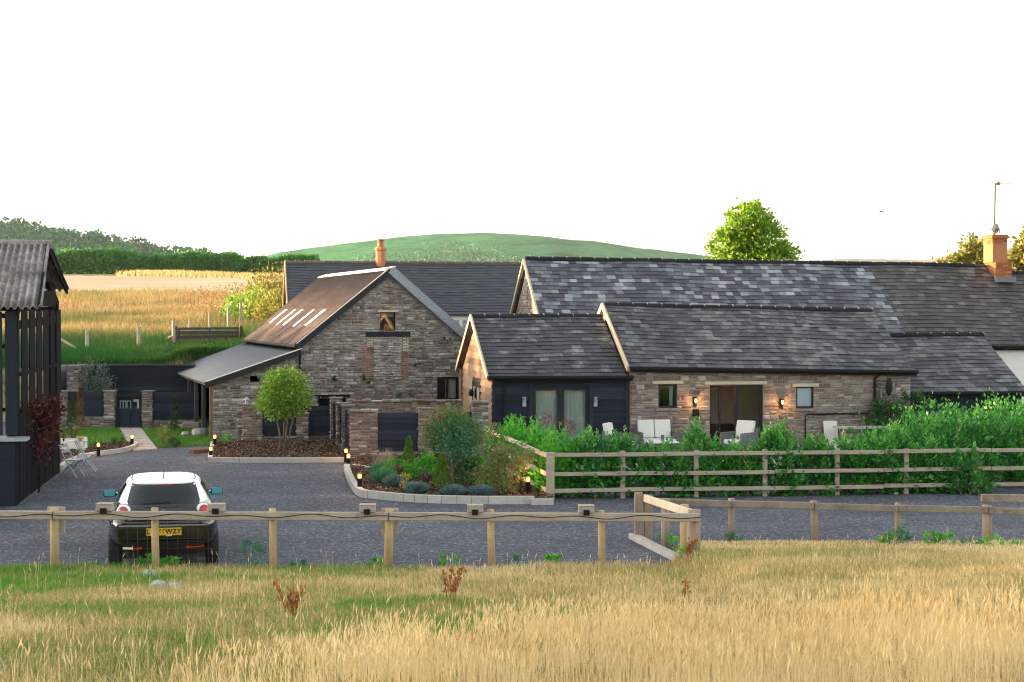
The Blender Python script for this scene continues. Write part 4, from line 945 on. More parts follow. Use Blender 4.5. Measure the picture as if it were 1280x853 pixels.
    def stack(name, x0, x1, y0, y1, z0, z1, seed):
        rr = random.Random(seed); m = MB(); z = z0
        k = 0
        while z < z1-.02:
            for (u0, u1, fn) in ((x0, x1, lambda u,d,q: (u, y0-d, q)), (y0, y1, lambda u,d,q: (x0-d, u, q)), (x0, x1, lambda u,d,q: (u, y1+d, q)), (y0, y1, lambda u,d,q: (x1+d, u, q))):
                u = u0-(0 if k % 2 else .1)
                while u < u1:
                    a, b = max(u, u0)+.004, min(u+.215, u1)-.004
                    if b-a > .02: m.hexa([fn(a,0,z+.004),fn(b,0,z+.004),fn(b,.012,z+.004),fn(a,.012,z+.004),fn(a,0,z+.066),fn(b,0,z+.066),fn(b,.012,z+.066),fn(a,.012,z+.066)])
                    u += .22
            z += .07; k += 1
        m.box(x0, x1, y0, y1, z0-.6, z1-.002); return fix_normals(m.build(name, M['brick_orange'], root))
    st = stack('chimney', cx-hw, cx+hw, yc-.38, yc+.42, base, sh_, 1)
    m = MB(); hw2 = hw*.9; 
    st2 = stack('chimney', cx-hw2-.1, cx+hw2-.1, yc-.30, yc+.36, sh_+.6, tp, 2)
    m = MB(); m.box(cx-hw2-.16, cx+hw2-.04, yc-.36, yc+.42, tp, tp+.07); m.box(cx-hw2-.13, cx+hw2-.07, yc-.33, yc+.39, tp+.07, tp+.13); m.build('chimney_cap', M['brick_orange'], st2)
    m = MB(); m.box(cx-hw-.07, cx+hw+.07, yc-.56, yc-.39, base-.16, base+.03); m.build('lead_apron', M['lead'], st)
    # dish and aerial sit on the chimney
    d = A.world(cx-.18, yc-.15, tp+.13); dish('satellite_dish', d+Vector((0,0,.2)), .17, A.a-1.3, 'small grey satellite dish on top of the orange brick chimney', .2, 'dish_dark')
    a = A.world(cx-.16, yc, tp+.13); r = empty('aerial', a, A.a, 'thin television aerial on a tall mast above the brick chimney', 'aerial')
    hgt = at(1242.5, 229, a.y).z-a.z; m = MB(); m.tube([(0,0,-.1),(.03,0,hgt)], .03, 6); m.build('mast', M['mast'], r)
    m = MB(); m.tube([(.0,0,hgt-.03),(.62,0,hgt-.02)], .016, 6)
    for i in range(7): m.tube([(.06+.09*i,-.10,hgt-.025),(.06+.09*i,.10,hgt-.025)], .006, 5)
    m.box(.08,.2,-.03,.03,hgt-.06,hgt+.03); m.build('boom', M['mast'], r)
def dish(name, loc, rad, yaw, label, arm=.3, mat='grey_metal'):
    r = empty(name, loc, yaw, label, 'satellite dish')
    prof = [(rad*k/8, -.28*rad*(1-(k/8)**2)) for k in range(0, 9)]; m = MB(); V = []; n = 24
    for rr_, d in prof:
        for k in range(n):
            t_ = 2*math.pi*k/n; V.append((rr_*math.cos(t_)*.9, -d*-1, rr_*math.sin(t_)))
    m.add(V, [(i*n+k, i*n+(k+1)%n, (i+1)*n+(k+1)%n, (i+1)*n+k) for i in range(8) for k in range(n)])
    o = m.build('reflector', M[mat], r, True); so = o.modifiers.new('thick', 'SOLIDIFY'); so.thickness = .012
    m = MB(); m.tube([(0,.02,-rad*.85),(0,-rad*1.1,-rad*.2)], .012, 6); m.cbox((0,-rad*1.15,-rad*.15),(.05,.09,.05)); m.build('feed_arm', M['grey_metal'], r)
    m = MB(); m.tube([(0,0,0),(0,arm*.8,0),(0,arm*.8,-arm)], .02, 8); m.build('bracket', M['grey_metal'], r)
    return r
long_barn()
p = A.world(*[A.f(1111,484,-.3)[0], -.3]); dish('satellite_dish', Vector((p.x, p.y, A.f(1111,484,-.3)[1])), .25, A.a+.75, 'dark satellite dish on the right end of the red stone cottage wall', .28, 'black_metal')

# ------------------------------------------------------------------ grey barn behind
def back_barn():
    rl = at(360, 328.5, 68); fr = Frame(rl.x+.174*3, rl.y-.985*3, 10.0); L = 10.8; rz_ = rl.z; ez = at(500, 393.5, 65.6).z
    root = fempty('slate_barn', fr, 'plain blue grey slate barn behind the rusty roofed one, brick chimney on its ridge', 'barn')
    slate_roof('roof', root, 'slate_back', -.1, L, (-.2, ez), (3, rz_), seed=21, course=.2, w=.3)
    slate_roof('roof', root, 'slate_back', -.1, L, (6.2, ez), (3, rz_), seed=22, course=.3, w=.5)
    ridge_tiles(root, 'ridge_tile_brown', -.1, L, 3, rz_+.01, seg=.4)
    LE = left_end(0); boards('gable_boarding', root, 'oak', LE, .1, 5.9, 2.0, rz_-.12, .2, top=lin([(0,ez),(3,rz_-.1),(6,ez)]), proud=.03)
    m = MB(); tri = [(0,0),(6,0),(6,ez),(3,rz_-.1),(0,ez)]; m.prism(tri, lambda a, b, t_: (t_, a, b), .012, .2); m.prism(tri, lambda a, b, t_: (t_, a, b), L-.25, L-.05); m.build('gable_wall', M['oak'], root)
    m = MB(); m.bar((-.13,-.25,ez-.08),(-.13,3,rz_+.04),.05,.14); m.bar((-.13,6.25,ez-.08),(-.13,3,rz_+.04),.05,.14); m.build('verge_board', M['verge_wood'], root)
    F = front(fr); wz1 = ez-.1; holes = []
    xw = [fr.f(577, 404)[0], fr.f(557, 404)[0]]
    for x in xw: holes.append((x-.02, x+.62, wz1-.95, wz1-.08))
    m = MB(); cuts = [(a, b) for a, b, _, _ in holes]; m.box(.2, L-.3, 0, .2, 0, wz1-.95); m.box(.2, L-.3, 0, .2, wz1-.08, wz1+.1)
    for a, b in intervals(.2, L-.3, cuts): m.box(a, b, 0, .2, wz1-.95, wz1-.08)
    m.build('front_wall', M['white_paint'], root)
    for h_ in holes: 
        wd = window(root, F, *h_, frame='white_frame', fw=.06, inset=.03, inside='dark_inside', pane='glass_sky', back=.3)
        k = MB(); k.box(h_[0]+.06, h_[1]-.06, .12, .125, h_[2]+.05, h_[3]-.05); k.build('blind', M['blind'], wd)
    m = MB(); m.box(.2, L-.3, 5.8, 6, 0, ez); m.build('rear_wall', M['mortar'], root)
    cx = fr.f(475.5, 330, 3)[0]; zb, zt = fr.f(475, 336, 2.8)[1], fr.f(475, 310, 2.8)[1]; zp = fr.f(475, 299, 2.8)[1]
    m = MB(); m.lathe([(.21,zb-.5),(.21,zt-.12),(.25,zt-.1),(.25,zt-.02),(.20,zt+.02)], (cx,2.9,0), 8); st = m.build('chimney', M['terracotta'], root)
    m = MB(); m.lathe([(.16,zt),(.13,zt+.1),(.13,zp-.06),(.16,zp-.05),(.16,zp),(.10,zp)], (cx,2.9,0), 14); m.build('chimney_pot', M['terracotta'], st, True)
    return fr
back_barn()
# ------------------------------------------------------------------ garden walls, retaining wall, gate
def wall_piece(parent, name, fr, x0, x1, y0, y1, z0, z1, mat='stone_wall', seed=1, sides='flrb', cap=True, sh=(.055,.12), sw=(.1,.3)):
    """a rubble block (pier or plinth) with stones on its visible faces"""
    m = MB(); m.box(x0+.02, x1-.02, y0+.02, y1-.02, z0-.1, z1-.01); o = m.build(name, M['mortar'], parent)
    T = lambda u: z1
    if 'f' in sides: rubble('stonework', o, mat, lambda u,d,z: (u, y0+.02-d, z), x0, x1, z0, T, seed=seed, sh=sh, sw=sw)
    if 'l' in sides: rubble('stonework', o, mat, lambda u,d,z: (x0+.02-d, u, z), y0, y1, z0, T, seed=seed+50, sh=sh, sw=sw)
    if 'r' in sides: rubble('stonework', o, mat, lambda u,d,z: (x1-.02+d, u, z), y0, y1, z0, T, seed=seed+90, sh=sh, sw=sw)
    if cap:
        rr = random.Random(seed); k = MB(); u = x0-.02
        while u < x1:
            e = min(x1+.02, u+rr.uniform(.25,.4))
            if x1+.02-e < .1: e = x1+.02
            k.box(u, e-.01, y0-.03, y1+.03, z1, z1+rr.uniform(.035,.06)); u = e
        k.build('coping', M[mat], o, bevel=.008)
    return o
def panel(parent, fr, x0, x1, y, z0, z1, bh=.145, mat='blue_black'):
    return boards('timber_panel', parent, mat, lambda u,d,z: (u, y-d, z), x0, x1, z0, z1, bh)
E_ = Frame(*[lambda p: (p.x, p.y)][0](gr(303, 556)), 6.0)           # wall behind the round tree
def wall_behind_tree():
    fr = E_; r = fempty('garden_wall', fr, 'low stone pier wall with black board panels behind the round lollipop tree', 'wall')
    X = lambda px: fr.f(px, 540)[0]; top = fr.f(360, 508)[1]; pl = fr.f(360, 548)[1]
    wall_piece(r, 'pier', fr, X(303), X(328), 0, .38, 0, top+.02, seed=31); wall_piece(r, 'pier', fr, X(370), X(386), 0, .3, 0, top-.25, seed=32)
    wall_piece(r, 'plinth', fr, X(328), X(428), .05, .3, 0, pl, seed=33, sides='f')
    panel(r, fr, X(328)-.02, X(371), .14, pl+.06, top); panel(r, fr, X(385), X(426), .14, pl+.06, top)
    m = MB(); m.box(X(328), X(427), .15, .2, pl, top-.02); m.build('panel_frame', M['barn_black'], r)
    for px, d in ((298.5, .5), (306.5, .42)):
        pass
    wall_piece(r, 'pier', fr, X(298)-.1, X(298)+.08, .9, 1.25, 0, top+.05, seed=34, cap=False)
    return fr, X(308), top
_, lx, ltop = wall_behind_tree()
p = E_.world(lx, .18, ltop+.07); r = empty('post_cap_lamp', p, 0, 'small unlit grey lantern on top of the stone pier left of the round tree', 'lamp')
m = MB(); m.lathe([(.09,0),(.09,.02),(.05,.03),(.05,.10),(.11,.115),(.02,.2),(0,.205)], (0,0,0), 10); m.build('lantern', M['grey_metal'], r)
D_ = Frame(*[lambda p: (p.x, p.y)][0](gr(437, 575.5)), 5.0)
def courtyard_wall():
    fr = D_; r = fempty('courtyard_wall', fr, 'stone courtyard wall with piers and a black board panel above the planted bed', 'wall')
    X = lambda px: fr.f(px, 545)[0]; top = fr.f(455, 515)[1]; pt = fr.f(500, 516)[1]; pb = fr.f(500, 565)[1]
    wall_piece(r, 'pier', fr, X(437), X(472.5), 0, .4, 0, top, seed=41); wall_piece(r, 'pier', fr, X(522.5), X(541), 0, .4, 0, top+.06, seed=42); wall_piece(r, 'pier', fr, X(590), X(611), 0, .4, 0, fr.f(600, 504)[1], seed=43)
    wall_piece(r, 'plinth', fr, X(472.5), X(522.5), .06, .34, 0, pb, seed=44, sides='f', cap=False); wall_piece(r, 'plinth', fr, X(541), X(590), .06, .34, 0, pb, seed=45, sides='f', cap=False)
    panel(r, fr, X(472.5)-.01, X(522.5)+.01, .10, pb+.01, pt, .15); panel(r, fr, X(541)-.01, X(590)+.01, .10, pb+.01, pt, .15)
    m = MB(); m.box(X(472.5), X(522.5), .11, .16, pb, pt-.01); m.box(X(541), X(590), .11, .16, pb, pt-.01); m.build('panel_frame', M['barn_black'], r)
    # return wall of piers running back to the barn, and the wall on the far side of the court
    for i, (yy, dx, hh) in enumerate(((1.55, -.22, .05), (3.1, -.40, .02), (4.6, -.62, .1))):
        wall_piece(r, 'pier', fr, dx-.02, dx+.34, yy, yy+.4, 0, top+hh, seed=46+i)
        m = MB(); y0 = yy-1.12
        for k in range(7): m.box(dx+.10, dx+.14, y0, yy, .28+k*.15, .42+k*.15)
        m.build('timber_panel', M['blue_black'], r)
    q0 = fr.hit(442, 503, (0, 4.2, 0), (0, 1, 0)).x; q1 = fr.hit(578, 503, (0, 4.2, 0), (0, 1, 0)).x; zt = fr.f(500, 502.5, 4.2)[1]
    wall_piece(r, 'rear_wall', fr, q0, q1, 4.2, 4.6, 0, zt, mat='stone_red', seed=49, sides='fl')
courtyard_wall()
K_ = Frame(*[lambda p: (p.x, p.y)][0](gr(70, 536)), 0.0)
def gate_wall():
    fr = K_; r = fempty('gate_wall', fr, 'low stone wall with black board panels and two piers either side of the garden gate', 'wall')
    X = lambda px: fr.f(px, 515)[0]; top = fr.f(137, 490)[1]; pt = fr.f(105, 490)[1]; pl = fr.f(105, 521)[1]; pr = fr.f(220, 525)[1]
    wall_piece(r, 'pier', fr, X(130), X(143.5), -.05, .33, 0, top, seed=51); wall_piece(r, 'pier', fr, X(177.5), X(191), -.05, .33, 0, top, seed=52); wall_piece(r, 'pier', fr, X(70), X(84.5), -.05, .33, 0, top-.02, seed=53)
    wall_piece(r, 'plinth', fr, X(84.5), X(130), 0, .28, 0, pl, seed=54, sides='f', cap=False); wall_piece(r, 'plinth', fr, X(191), X(255), 0, .28, 0, pr, seed=55, sides='f', cap=False)
    panel(r, fr, X(84), X(130.5), .1, pl+.01, pt, .14); panel(r, fr, X(190.5), X(248), .1, pr+.01, pt-.01, .14)
    m = MB(); m.box(X(84.5), X(130), .115, .16, pl, pt-.01); m.box(X(191), X(247), .115, .16, pr, pt-.02); m.build('panel_frame', M['barn_black'], r)
    # the gate
    g0, g1 = X(144.5), X(176.5); zt = fr.f(160, 494)[1]; g = empty('garden_gate', fr.world(g0, .1), 0, 'black boarded garden gate between two stone piers at the end of the slab path', 'gate'); W = g1-g0
    m = MB(); n = 8
    for i in range(n): m.box(i*W/n+.006, (i+1)*W/n-.006, -.012, .012, .05, .62)
    m.build('pickets', M['blue_black'], g)
    m = MB(); m.box(0,.05,-.025,.025,.03,zt); m.box(W-.05,W,-.025,.025,.03,zt); m.box(.05,W-.05,-.026,.024,.6,.68); m.box(.05,W-.05,-.026,.024,.05,.12); m.box(.05,W-.05,-.026,.024,zt-.07,zt)
    m.box(.05,W-.05,.0,.02,.68,.74); m.build('gate_frame', M['blue_black'], g)
    m = MB()
    for i in range(4): m.tube([(.05+(W-.1)*i/3,0,zt-.02),(.05+(W-.1)*(i+.5)/3,0,zt+.05-.02*abs(i-1.5)),(.05+(W-.1)*min(3,i+1)/3,0,zt-.02)], .012, 6)
    m.build('curved_top', M['black_metal'], g)
    gx = lambda px: X(px)-g0; gz = lambda py: fr.f(160, py, .1)[1]
    m = MB(); m.box(.05, W-.05, .014, .022, .74, zt-.07); m.build('infill', M['black_metal'], g)
    # pale framed plaques seen in the upper half of the gate
    def plaque(a, b, c, d, hole):
        m = MB(); x0, x1, z0, z1 = gx(a), gx(b), gz(d), gz(c); t_ = .022
        m.box(x0,x1,-.006,.012,z0,z0+t_); m.box(x0,x1,-.006,.012,z1-t_,z1); m.box(x0,x0+t_,-.006,.012,z0+t_,z1-t_); m.box(x1-t_,x1,-.006,.012,z0+t_,z1-t_)
        if hole: m.box((x0+x1)/2-.012,(x0+x1)/2+.012,-.006,.012,z0+t_,z1-t_)
        return m.build('plaque', M['plaque'], g)
    plaque(149, 157, 501, 511.5, True); plaque(157.6, 163, 501, 512, False)
    m = MB(); m.box(gx(166), gx(173), -.006, .012, gz(502.5), gz(499.5)); m.box(gx(170.5), gx(173), -.006, .012, gz(511), gz(502.6)); m.build('plaque', M['plaque'], g)
    # retaining wall of black boards at the foot of the bank
    yr = 57.45-fr.o.y; zt = fr.f(160, 457, yr)[1]; rr = empty('retaining_wall', fr.world(0, yr), 0, 'high black board retaining wall below the grassy bank behind the gate', 'wall')
    xa, xb = fr.f(84, 480, yr)[0], -11.4-fr.o.x
    boards('board_face', rr, 'barn_slat' if False else 'black_timber', lambda u,d,z: (u,-d,z), xa, xb, 0, zt, .19); m = MB(); m.box(xa, xb, .012, .12, 0, zt-.01); m.build('wall_core', M['barn_black'], rr)
    m = MB(); m.box(xa-.05, xb, -.06, .14, zt+.002, zt+.05); m.build('cap_rail', M['gate_timber'], rr)
    m = MB(); m.box(xa-.14, xa-.005, -1.6, .14, 0, zt+.02); m.build('side_board', M['grey_metal'], rr)
    ww = empty('stone_wall', fr.world(X(70)-.2, yr-1.4), 0, 'short rough stone wall beside the black retaining boards and black barn', 'wall'); wall_piece(ww, 'wall', fr, 0, .42, 0, 1.3, 0, zt, seed=58, sides='fr')
    m = MB(); m.box(xa+fr.o.x-.1, -11.4, fr.o.y+.35, 57.45, -.02, .62); o = m.build('planting_terrace', M['soil']); tag(o, kind='structure')
gate_wall()

# ------------------------------------------------------------------ planting beds and kerbs
def kerb(name, pts, wdt, hgt, label, seg=.55):
    r = empty(name, (pts[0][0], pts[0][1], 0), 0, label, 'kerb'); o = Vector((pts[0][0], pts[0][1], 0)); m = MB()
    for a, b in zip(pts[:-1], pts[1:]):
        a, b = Vector((a[0],a[1],0))-o, Vector((b[0],b[1],0))-o; n = max(1, round((b-a).length/seg))
        for i in range(n):
            p, q = a.lerp(b, i/n), a.lerp(b, (i+1)/n); d = (q-p).normalized()*.0015
            m.bar(p+d+Vector((0,0,hgt/2-.03)), q-d+Vector((0,0,hgt/2-.03)), wdt, hgt+.06)
    m.build('kerb_blocks', M['kerb'], r, bevel=.003)
    return r
def curve(ps, n=5):
    out = []; ps = [Vector((p[0], p[1])) for p in ps]; P_ = [ps[0]]+ps+[ps[-1]]
    for i in range(1, len(P_)-2):
        for k in range(n):
            t_ = k/n; a, b, c, d = P_[i-1], P_[i], P_[i+1], P_[i+2]
            out.append(.5*((2*b)+(c-a)*t_+(2*a-5*b+4*c-d)*t_*t_+(3*b-a-3*c+d)*t_**3))
    out.append(ps[-1]); return out
k1 = curve([gr(433,588), gr(437,600), gr(444,613), gr(453,621), gr(475,624), gr(520,628), gr(590,630), gr(668,630)], 4)
kerb('kerb', k1, .13, .16, 'pale concrete block kerb curving round the mixed shrub bed', .5)
bedA = [(p.x+.04, p.y+.06) for p in k1]+[tuple(gr(690,628)[:2]), (.9, 34.4), (-.5, 41.6), (-.9, 42.9), (-4.1, 42.5)]
def bed(name, pts, z, seed=1, mat='mulch'):
    return sheet(name, pts, z, M[mat])
bed('shrub_bed_soil', bedA, .09)
kb = MB(); 
kerb('kerb', [gr(433,587.5), gr(440,586), gr(464,590)], .13, .12, 'short pale kerb stub behind the front bollard light beside the courtyard pier', .5)
k2 = [gr(266,557), gr(262.5,578), gr(300,578.5), gr(360,578.5), gr(430,578)]
kerb('kerb', k2, .12, .13, 'straight concrete kerb in front of the round tree bed', .6)
bed('tree_bed_soil', [gr(267,557), gr(264,577), gr(430,577), gr(428,556), gr(303,556), gr(300,557)], .10)
k3 = curve([gr(76,588), gr(84,581), gr(104,573.5), gr(125,569.5), gr(150,566), gr(164,562.5), gr(170,558.5), gr(166,556)], 3)
kerb('kerb', k3, .11, .12, 'pale curving kerb of the bark bed beside the folding chairs', .35)
bed('side_bed_soil', [tuple(p) for p in k3]+[tuple(gr(140,556)[:2]), tuple(gr(95,562)[:2]), tuple(gr(60,566)[:2]), tuple(gr(58,588)[:2])], .07)
o = kerb('timber_edging', [gr(239,567), gr(266,565)], .22, .1, 'dark reddish timber sleeper edging between the lawn and the tree bed', 1.2); o['category'] = 'edging'
for ch in C.objects:
    if ch.parent == o: ch.data.materials[0] = M['rust']
kerb('kerb', [gr(664,631), gr(692,631)], .14, .12, 'short kerb end at the foot of the corner fence post', .5)
# loose bark chips so that the beds are not flat
def chips(name, poly, z, n, seed):
    rng = np.random.default_rng(seed); xs_ = [p[0] for p in poly]; ys_ = [p[1] for p in poly]
    x = rng.uniform(min(xs_), max(xs_), n); y = rng.uniform(min(ys_), max(ys_), n); c = np.zeros(n, bool); j = len(poly)-1
    for i in range(len(poly)):
        xi, yi, xj, yj = poly[i][0], poly[i][1], poly[j][0], poly[j][1]
        c ^= ((yi > y) != (yj > y)) & (x < (xj-xi)*(y-yi)/(yj-yi+1e-12)+xi); j = i
    x, y = x[c], y[c]; n = len(x); P = np.stack([x, y, np.full(n, z)+.04*fbm(x, y, .5)], 1); D = unit(n, rng); D[:,2] = np.abs(D[:,2])*.5
    o = quads_obj(name, leaf_quads(P, D, .06+.06*rng.random(n), .035, rng), M['chips'], None, rng.random(n)); tag(o, kind='stuff')
M['chips'] = leaf_mat('bark_chips', [(0,(.03,.018,.012)),(.6,(.10,.06,.04)),(.9,(.19,.125,.09)),(1,(.34,.26,.20))], 0, 1, .05)
chips('bark_chips', bedA, .09, 9000, 1); chips('bark_chips', [gr(267,557), gr(264,577), gr(430,577), gr(428,556)], .10, 5000, 2); chips('bark_chips', [tuple(p) for p in k3]+[tuple(gr(140,556)[:2]), tuple(gr(60,566)[:2]), tuple(gr(58,588)[:2])], .07, 2500, 3)

# ------------------------------------------------------------------ bollard lights
def bollard(p, label):
    r = empty('bollard_light', p, 0, label, 'bollard light', 'bollard lights in the garden beds')
    m = MB(); m.lathe([(.05,0),(.05,.235),(.044,.24)], n=12); m.build('post', M['black_metal'], r)
    m = MB(); m.lathe([(.0,.244),(.034,.25),(.038,.30),(.034,.335),(0,.34)], n=12); m.build('bulb', M['bulb'], r, True)
    g = MB(); g.lathe([(.047,.242),(.047,.345)], n=12); g.f = g.f[:-2]; g.build('lamp_glass', M['glass'], r)
    m = MB(); m.lathe([(.052,.347),(.052,.362),(.0,.372)], n=12); m.build('cap', M['black_metal'], r)
    return r
BL = 2.2
b0 = bollard(gr(449.5,612.5,.09), 'lit bollard light inside the curved corner of the mixed shrub bed')
km = kidmap()
LB = [(gr(660,617,.09),'lit bollard light at the foot of the corner post of the rail fence'),(gr(435.5,585,.0),'lit bollard light in front of the courtyard pier, nearer of the pair there'),(gr(432.5,578,.05),'lit bollard light in front of the courtyard pier, farther of the pair there'),
      (gr(263.5,575,.0),'lit bollard light at the near left corner of the round tree bed'),(gr(268.5,559,.05),'lit bollard light behind the left end of the round tree bed'),(gr(123,570,.03),'lit bollard light in the bark bed right of the folding chairs'),(gr(165,559,.03),'lit bollard light on the kerb at the end of the slab path')]
BOL = [b0]+[dup(b0, p_, None, lb, km) for p_, lb in LB]
for b in BOL:
    li = bpy.data.lights.new('bollard_glow', 'POINT'); li.energy = BL; li.color = (1,.52,.18); li.shadow_soft_size = .04
    lo = bpy.data.objects.new('bollard_glow', li); C.objects.link(lo); lo.parent = b; lo.location = (0,-.02,.44)

# ------------------------------------------------------------------ wall lamps
def wall_lamp(px, py, label, lit, yo=0):
    x, z = A.f(px, py); r = empty('wall_lamp', A.world(x, -.03+yo, z), A.a, label, 'wall lamp')
    m = MB(); m.box(-.05,.05,-.02,.0,-.16,.10); m.bar((0,-.02,.07),(0,-.1,.10),.02,.02); m.build('bracket', M['black_metal'] if lit else M['grey_metal'], r)
    m = MB(); m.lathe([(.015,.085),(.06,.08),(.055,.065)], (0,-.1,0), 10); m.build('hood', M['black_metal'] if lit else M['grey_metal'], r)
    m = MB(); m.lathe([(.0,-.06),(.035,-.03),(.04,.02),(.025,.06),(0,.063)], (0,-.1,0), 10); m.build('bulb', M['bulb'] if lit else M['plaque'], r, True)
    if lit:
        li = bpy.data.lights.new('wall_glow', 'POINT'); li.energy = 2.6; li.color = (1,.45,.14); li.shadow_soft_size = .03
        lo = bpy.data.objects.new('wall_glow', li); C.objects.link(lo); lo.parent = r; lo.location = (0,-.17,.0)
wall_lamp(868, 501, 'glowing wall lamp on the stone between small window and sliding door', True)
wall_lamp(976, 503, 'glowing wall lamp right of the sliding door', True)
wall_lamp(655, 501, 'unlit lamp on black boards left of the curtained doors', False); wall_lamp(744, 501, 'unlit lamp on black boards right of the curtained doors', False)
x = A.hit(592, 492, (-.1,0,0), (1,0,0)); r = empty('wall_lamp', A.world(-.05, x.y, x.z), A.a, 'black lantern beside the door in the pale boarded gable', 'wall lamp')
m = MB(); m.box(-.02,.02,-.06,.06,-.14,.14); m.build('bracket', M['black_metal'], r); m = MB(); m.lathe([(0,-.09),(.07,-.06),(.08,.05),(.03,.12),(0,.13)], (-.12,0,0), 10); m.build('lantern', M['black_metal'], r)

# ------------------------------------------------------------------ fences
FENCES = []
def hedge_fence():
    r = empty('rail_fence', (0,0,0), 0, 'three rail timber fence running along the laurel hedge', 'fence')
    c0 = gr(688,625); c1 = Vector((at(1500,563,35.4).x, 35.4, 0)); d = (c1-c0).normalized(); back = gr(608,572); back = Vector((at(608,545,41.2).x, 41.2, 0))
    r.location = c0; o = c0; rr = random.Random(3)
    for px in (688, 779.5, 871.5, 957.5, 1048, 1134.5, 1222, 1308, 1394, 1480):
        dr = ray(px, 590); k = (c0.y*d.x-c0.x*d.y)/(dr.y*d.x-dr.x*d.y); q = Vector((dr.x*k, dr.y*k, 0))-o
        q += Vector((-d.y, d.x, 0))*(.09 if px != 688 else .0)
        m = MB(); s = .05 if px != 688 else .085; m.box(q.x-s, q.x+s, q.y-s*.8, q.y+s*.8, -.05, 1.0+rr.uniform(-.01,.015)); m.build('post', M['rail'], r, bevel=.006)
    L = (c1-c0).length; n = 3; f = Vector((d.y, -d.x, 0))
    for z, h in ((.935,.082),(.535,.082),(.19,.085)):
        for i in range(6):
            a, b = L*i/6, L*(i+1)/6-.015; p = Vector((0,0,0))+d*a+f*.03; q = d*b+f*.03; p.z = z+rr.uniform(-.012,.012); q.z = z+rr.uniform(-.012,.012)
            m = MB(); m.bar(p-Vector((0,0,0)), q, .04, h); m.build('rail', M['rail'], r, bevel=.006)
    db = back-c0
    for z, h in ((.935,.10),(.535,.10),(.19,.10)):
        for i in range(3):
            p = db*(i/3); q = db*((i+1)/3-.01); p.z = q.z = z+rr.uniform(-.01,.01); p.x -= .07; q.x -= .07
            m = MB(); m.bar(p, q, .04, h); m.build('rail', M['rail_lit'], r, bevel=.006)
    for i in (1,2,3):
        q = db*(i/3); m = MB(); m.box(q.x-.05, q.x+.05, q.y-.05, q.y+.05, 0, 1.0); m.build('post', M['rail'], r)
    return c0, c1, back
HC0, HC1, HB = hedge_fence()
def netting(parent, a, b, z0, z1, dx=.15, n=6):
    m = MB(); L = (b-a).length; d = (b-a).normalized(); k = int(L/dx)
    for i in range(k+1):
        p = a+d*(i*dx); m.tube([p+Vector((0,0,z0)), p+Vector((0,0,z1))], .0016, 3, False)
    for i in range(n):
        z = z0+(z1-z0)*i/(n-1); m.tube([a+Vector((0,0,z)), b+Vector((0,0,z))], .0008, 3, False)
    m.build('wire_netting', M['mast'], parent)
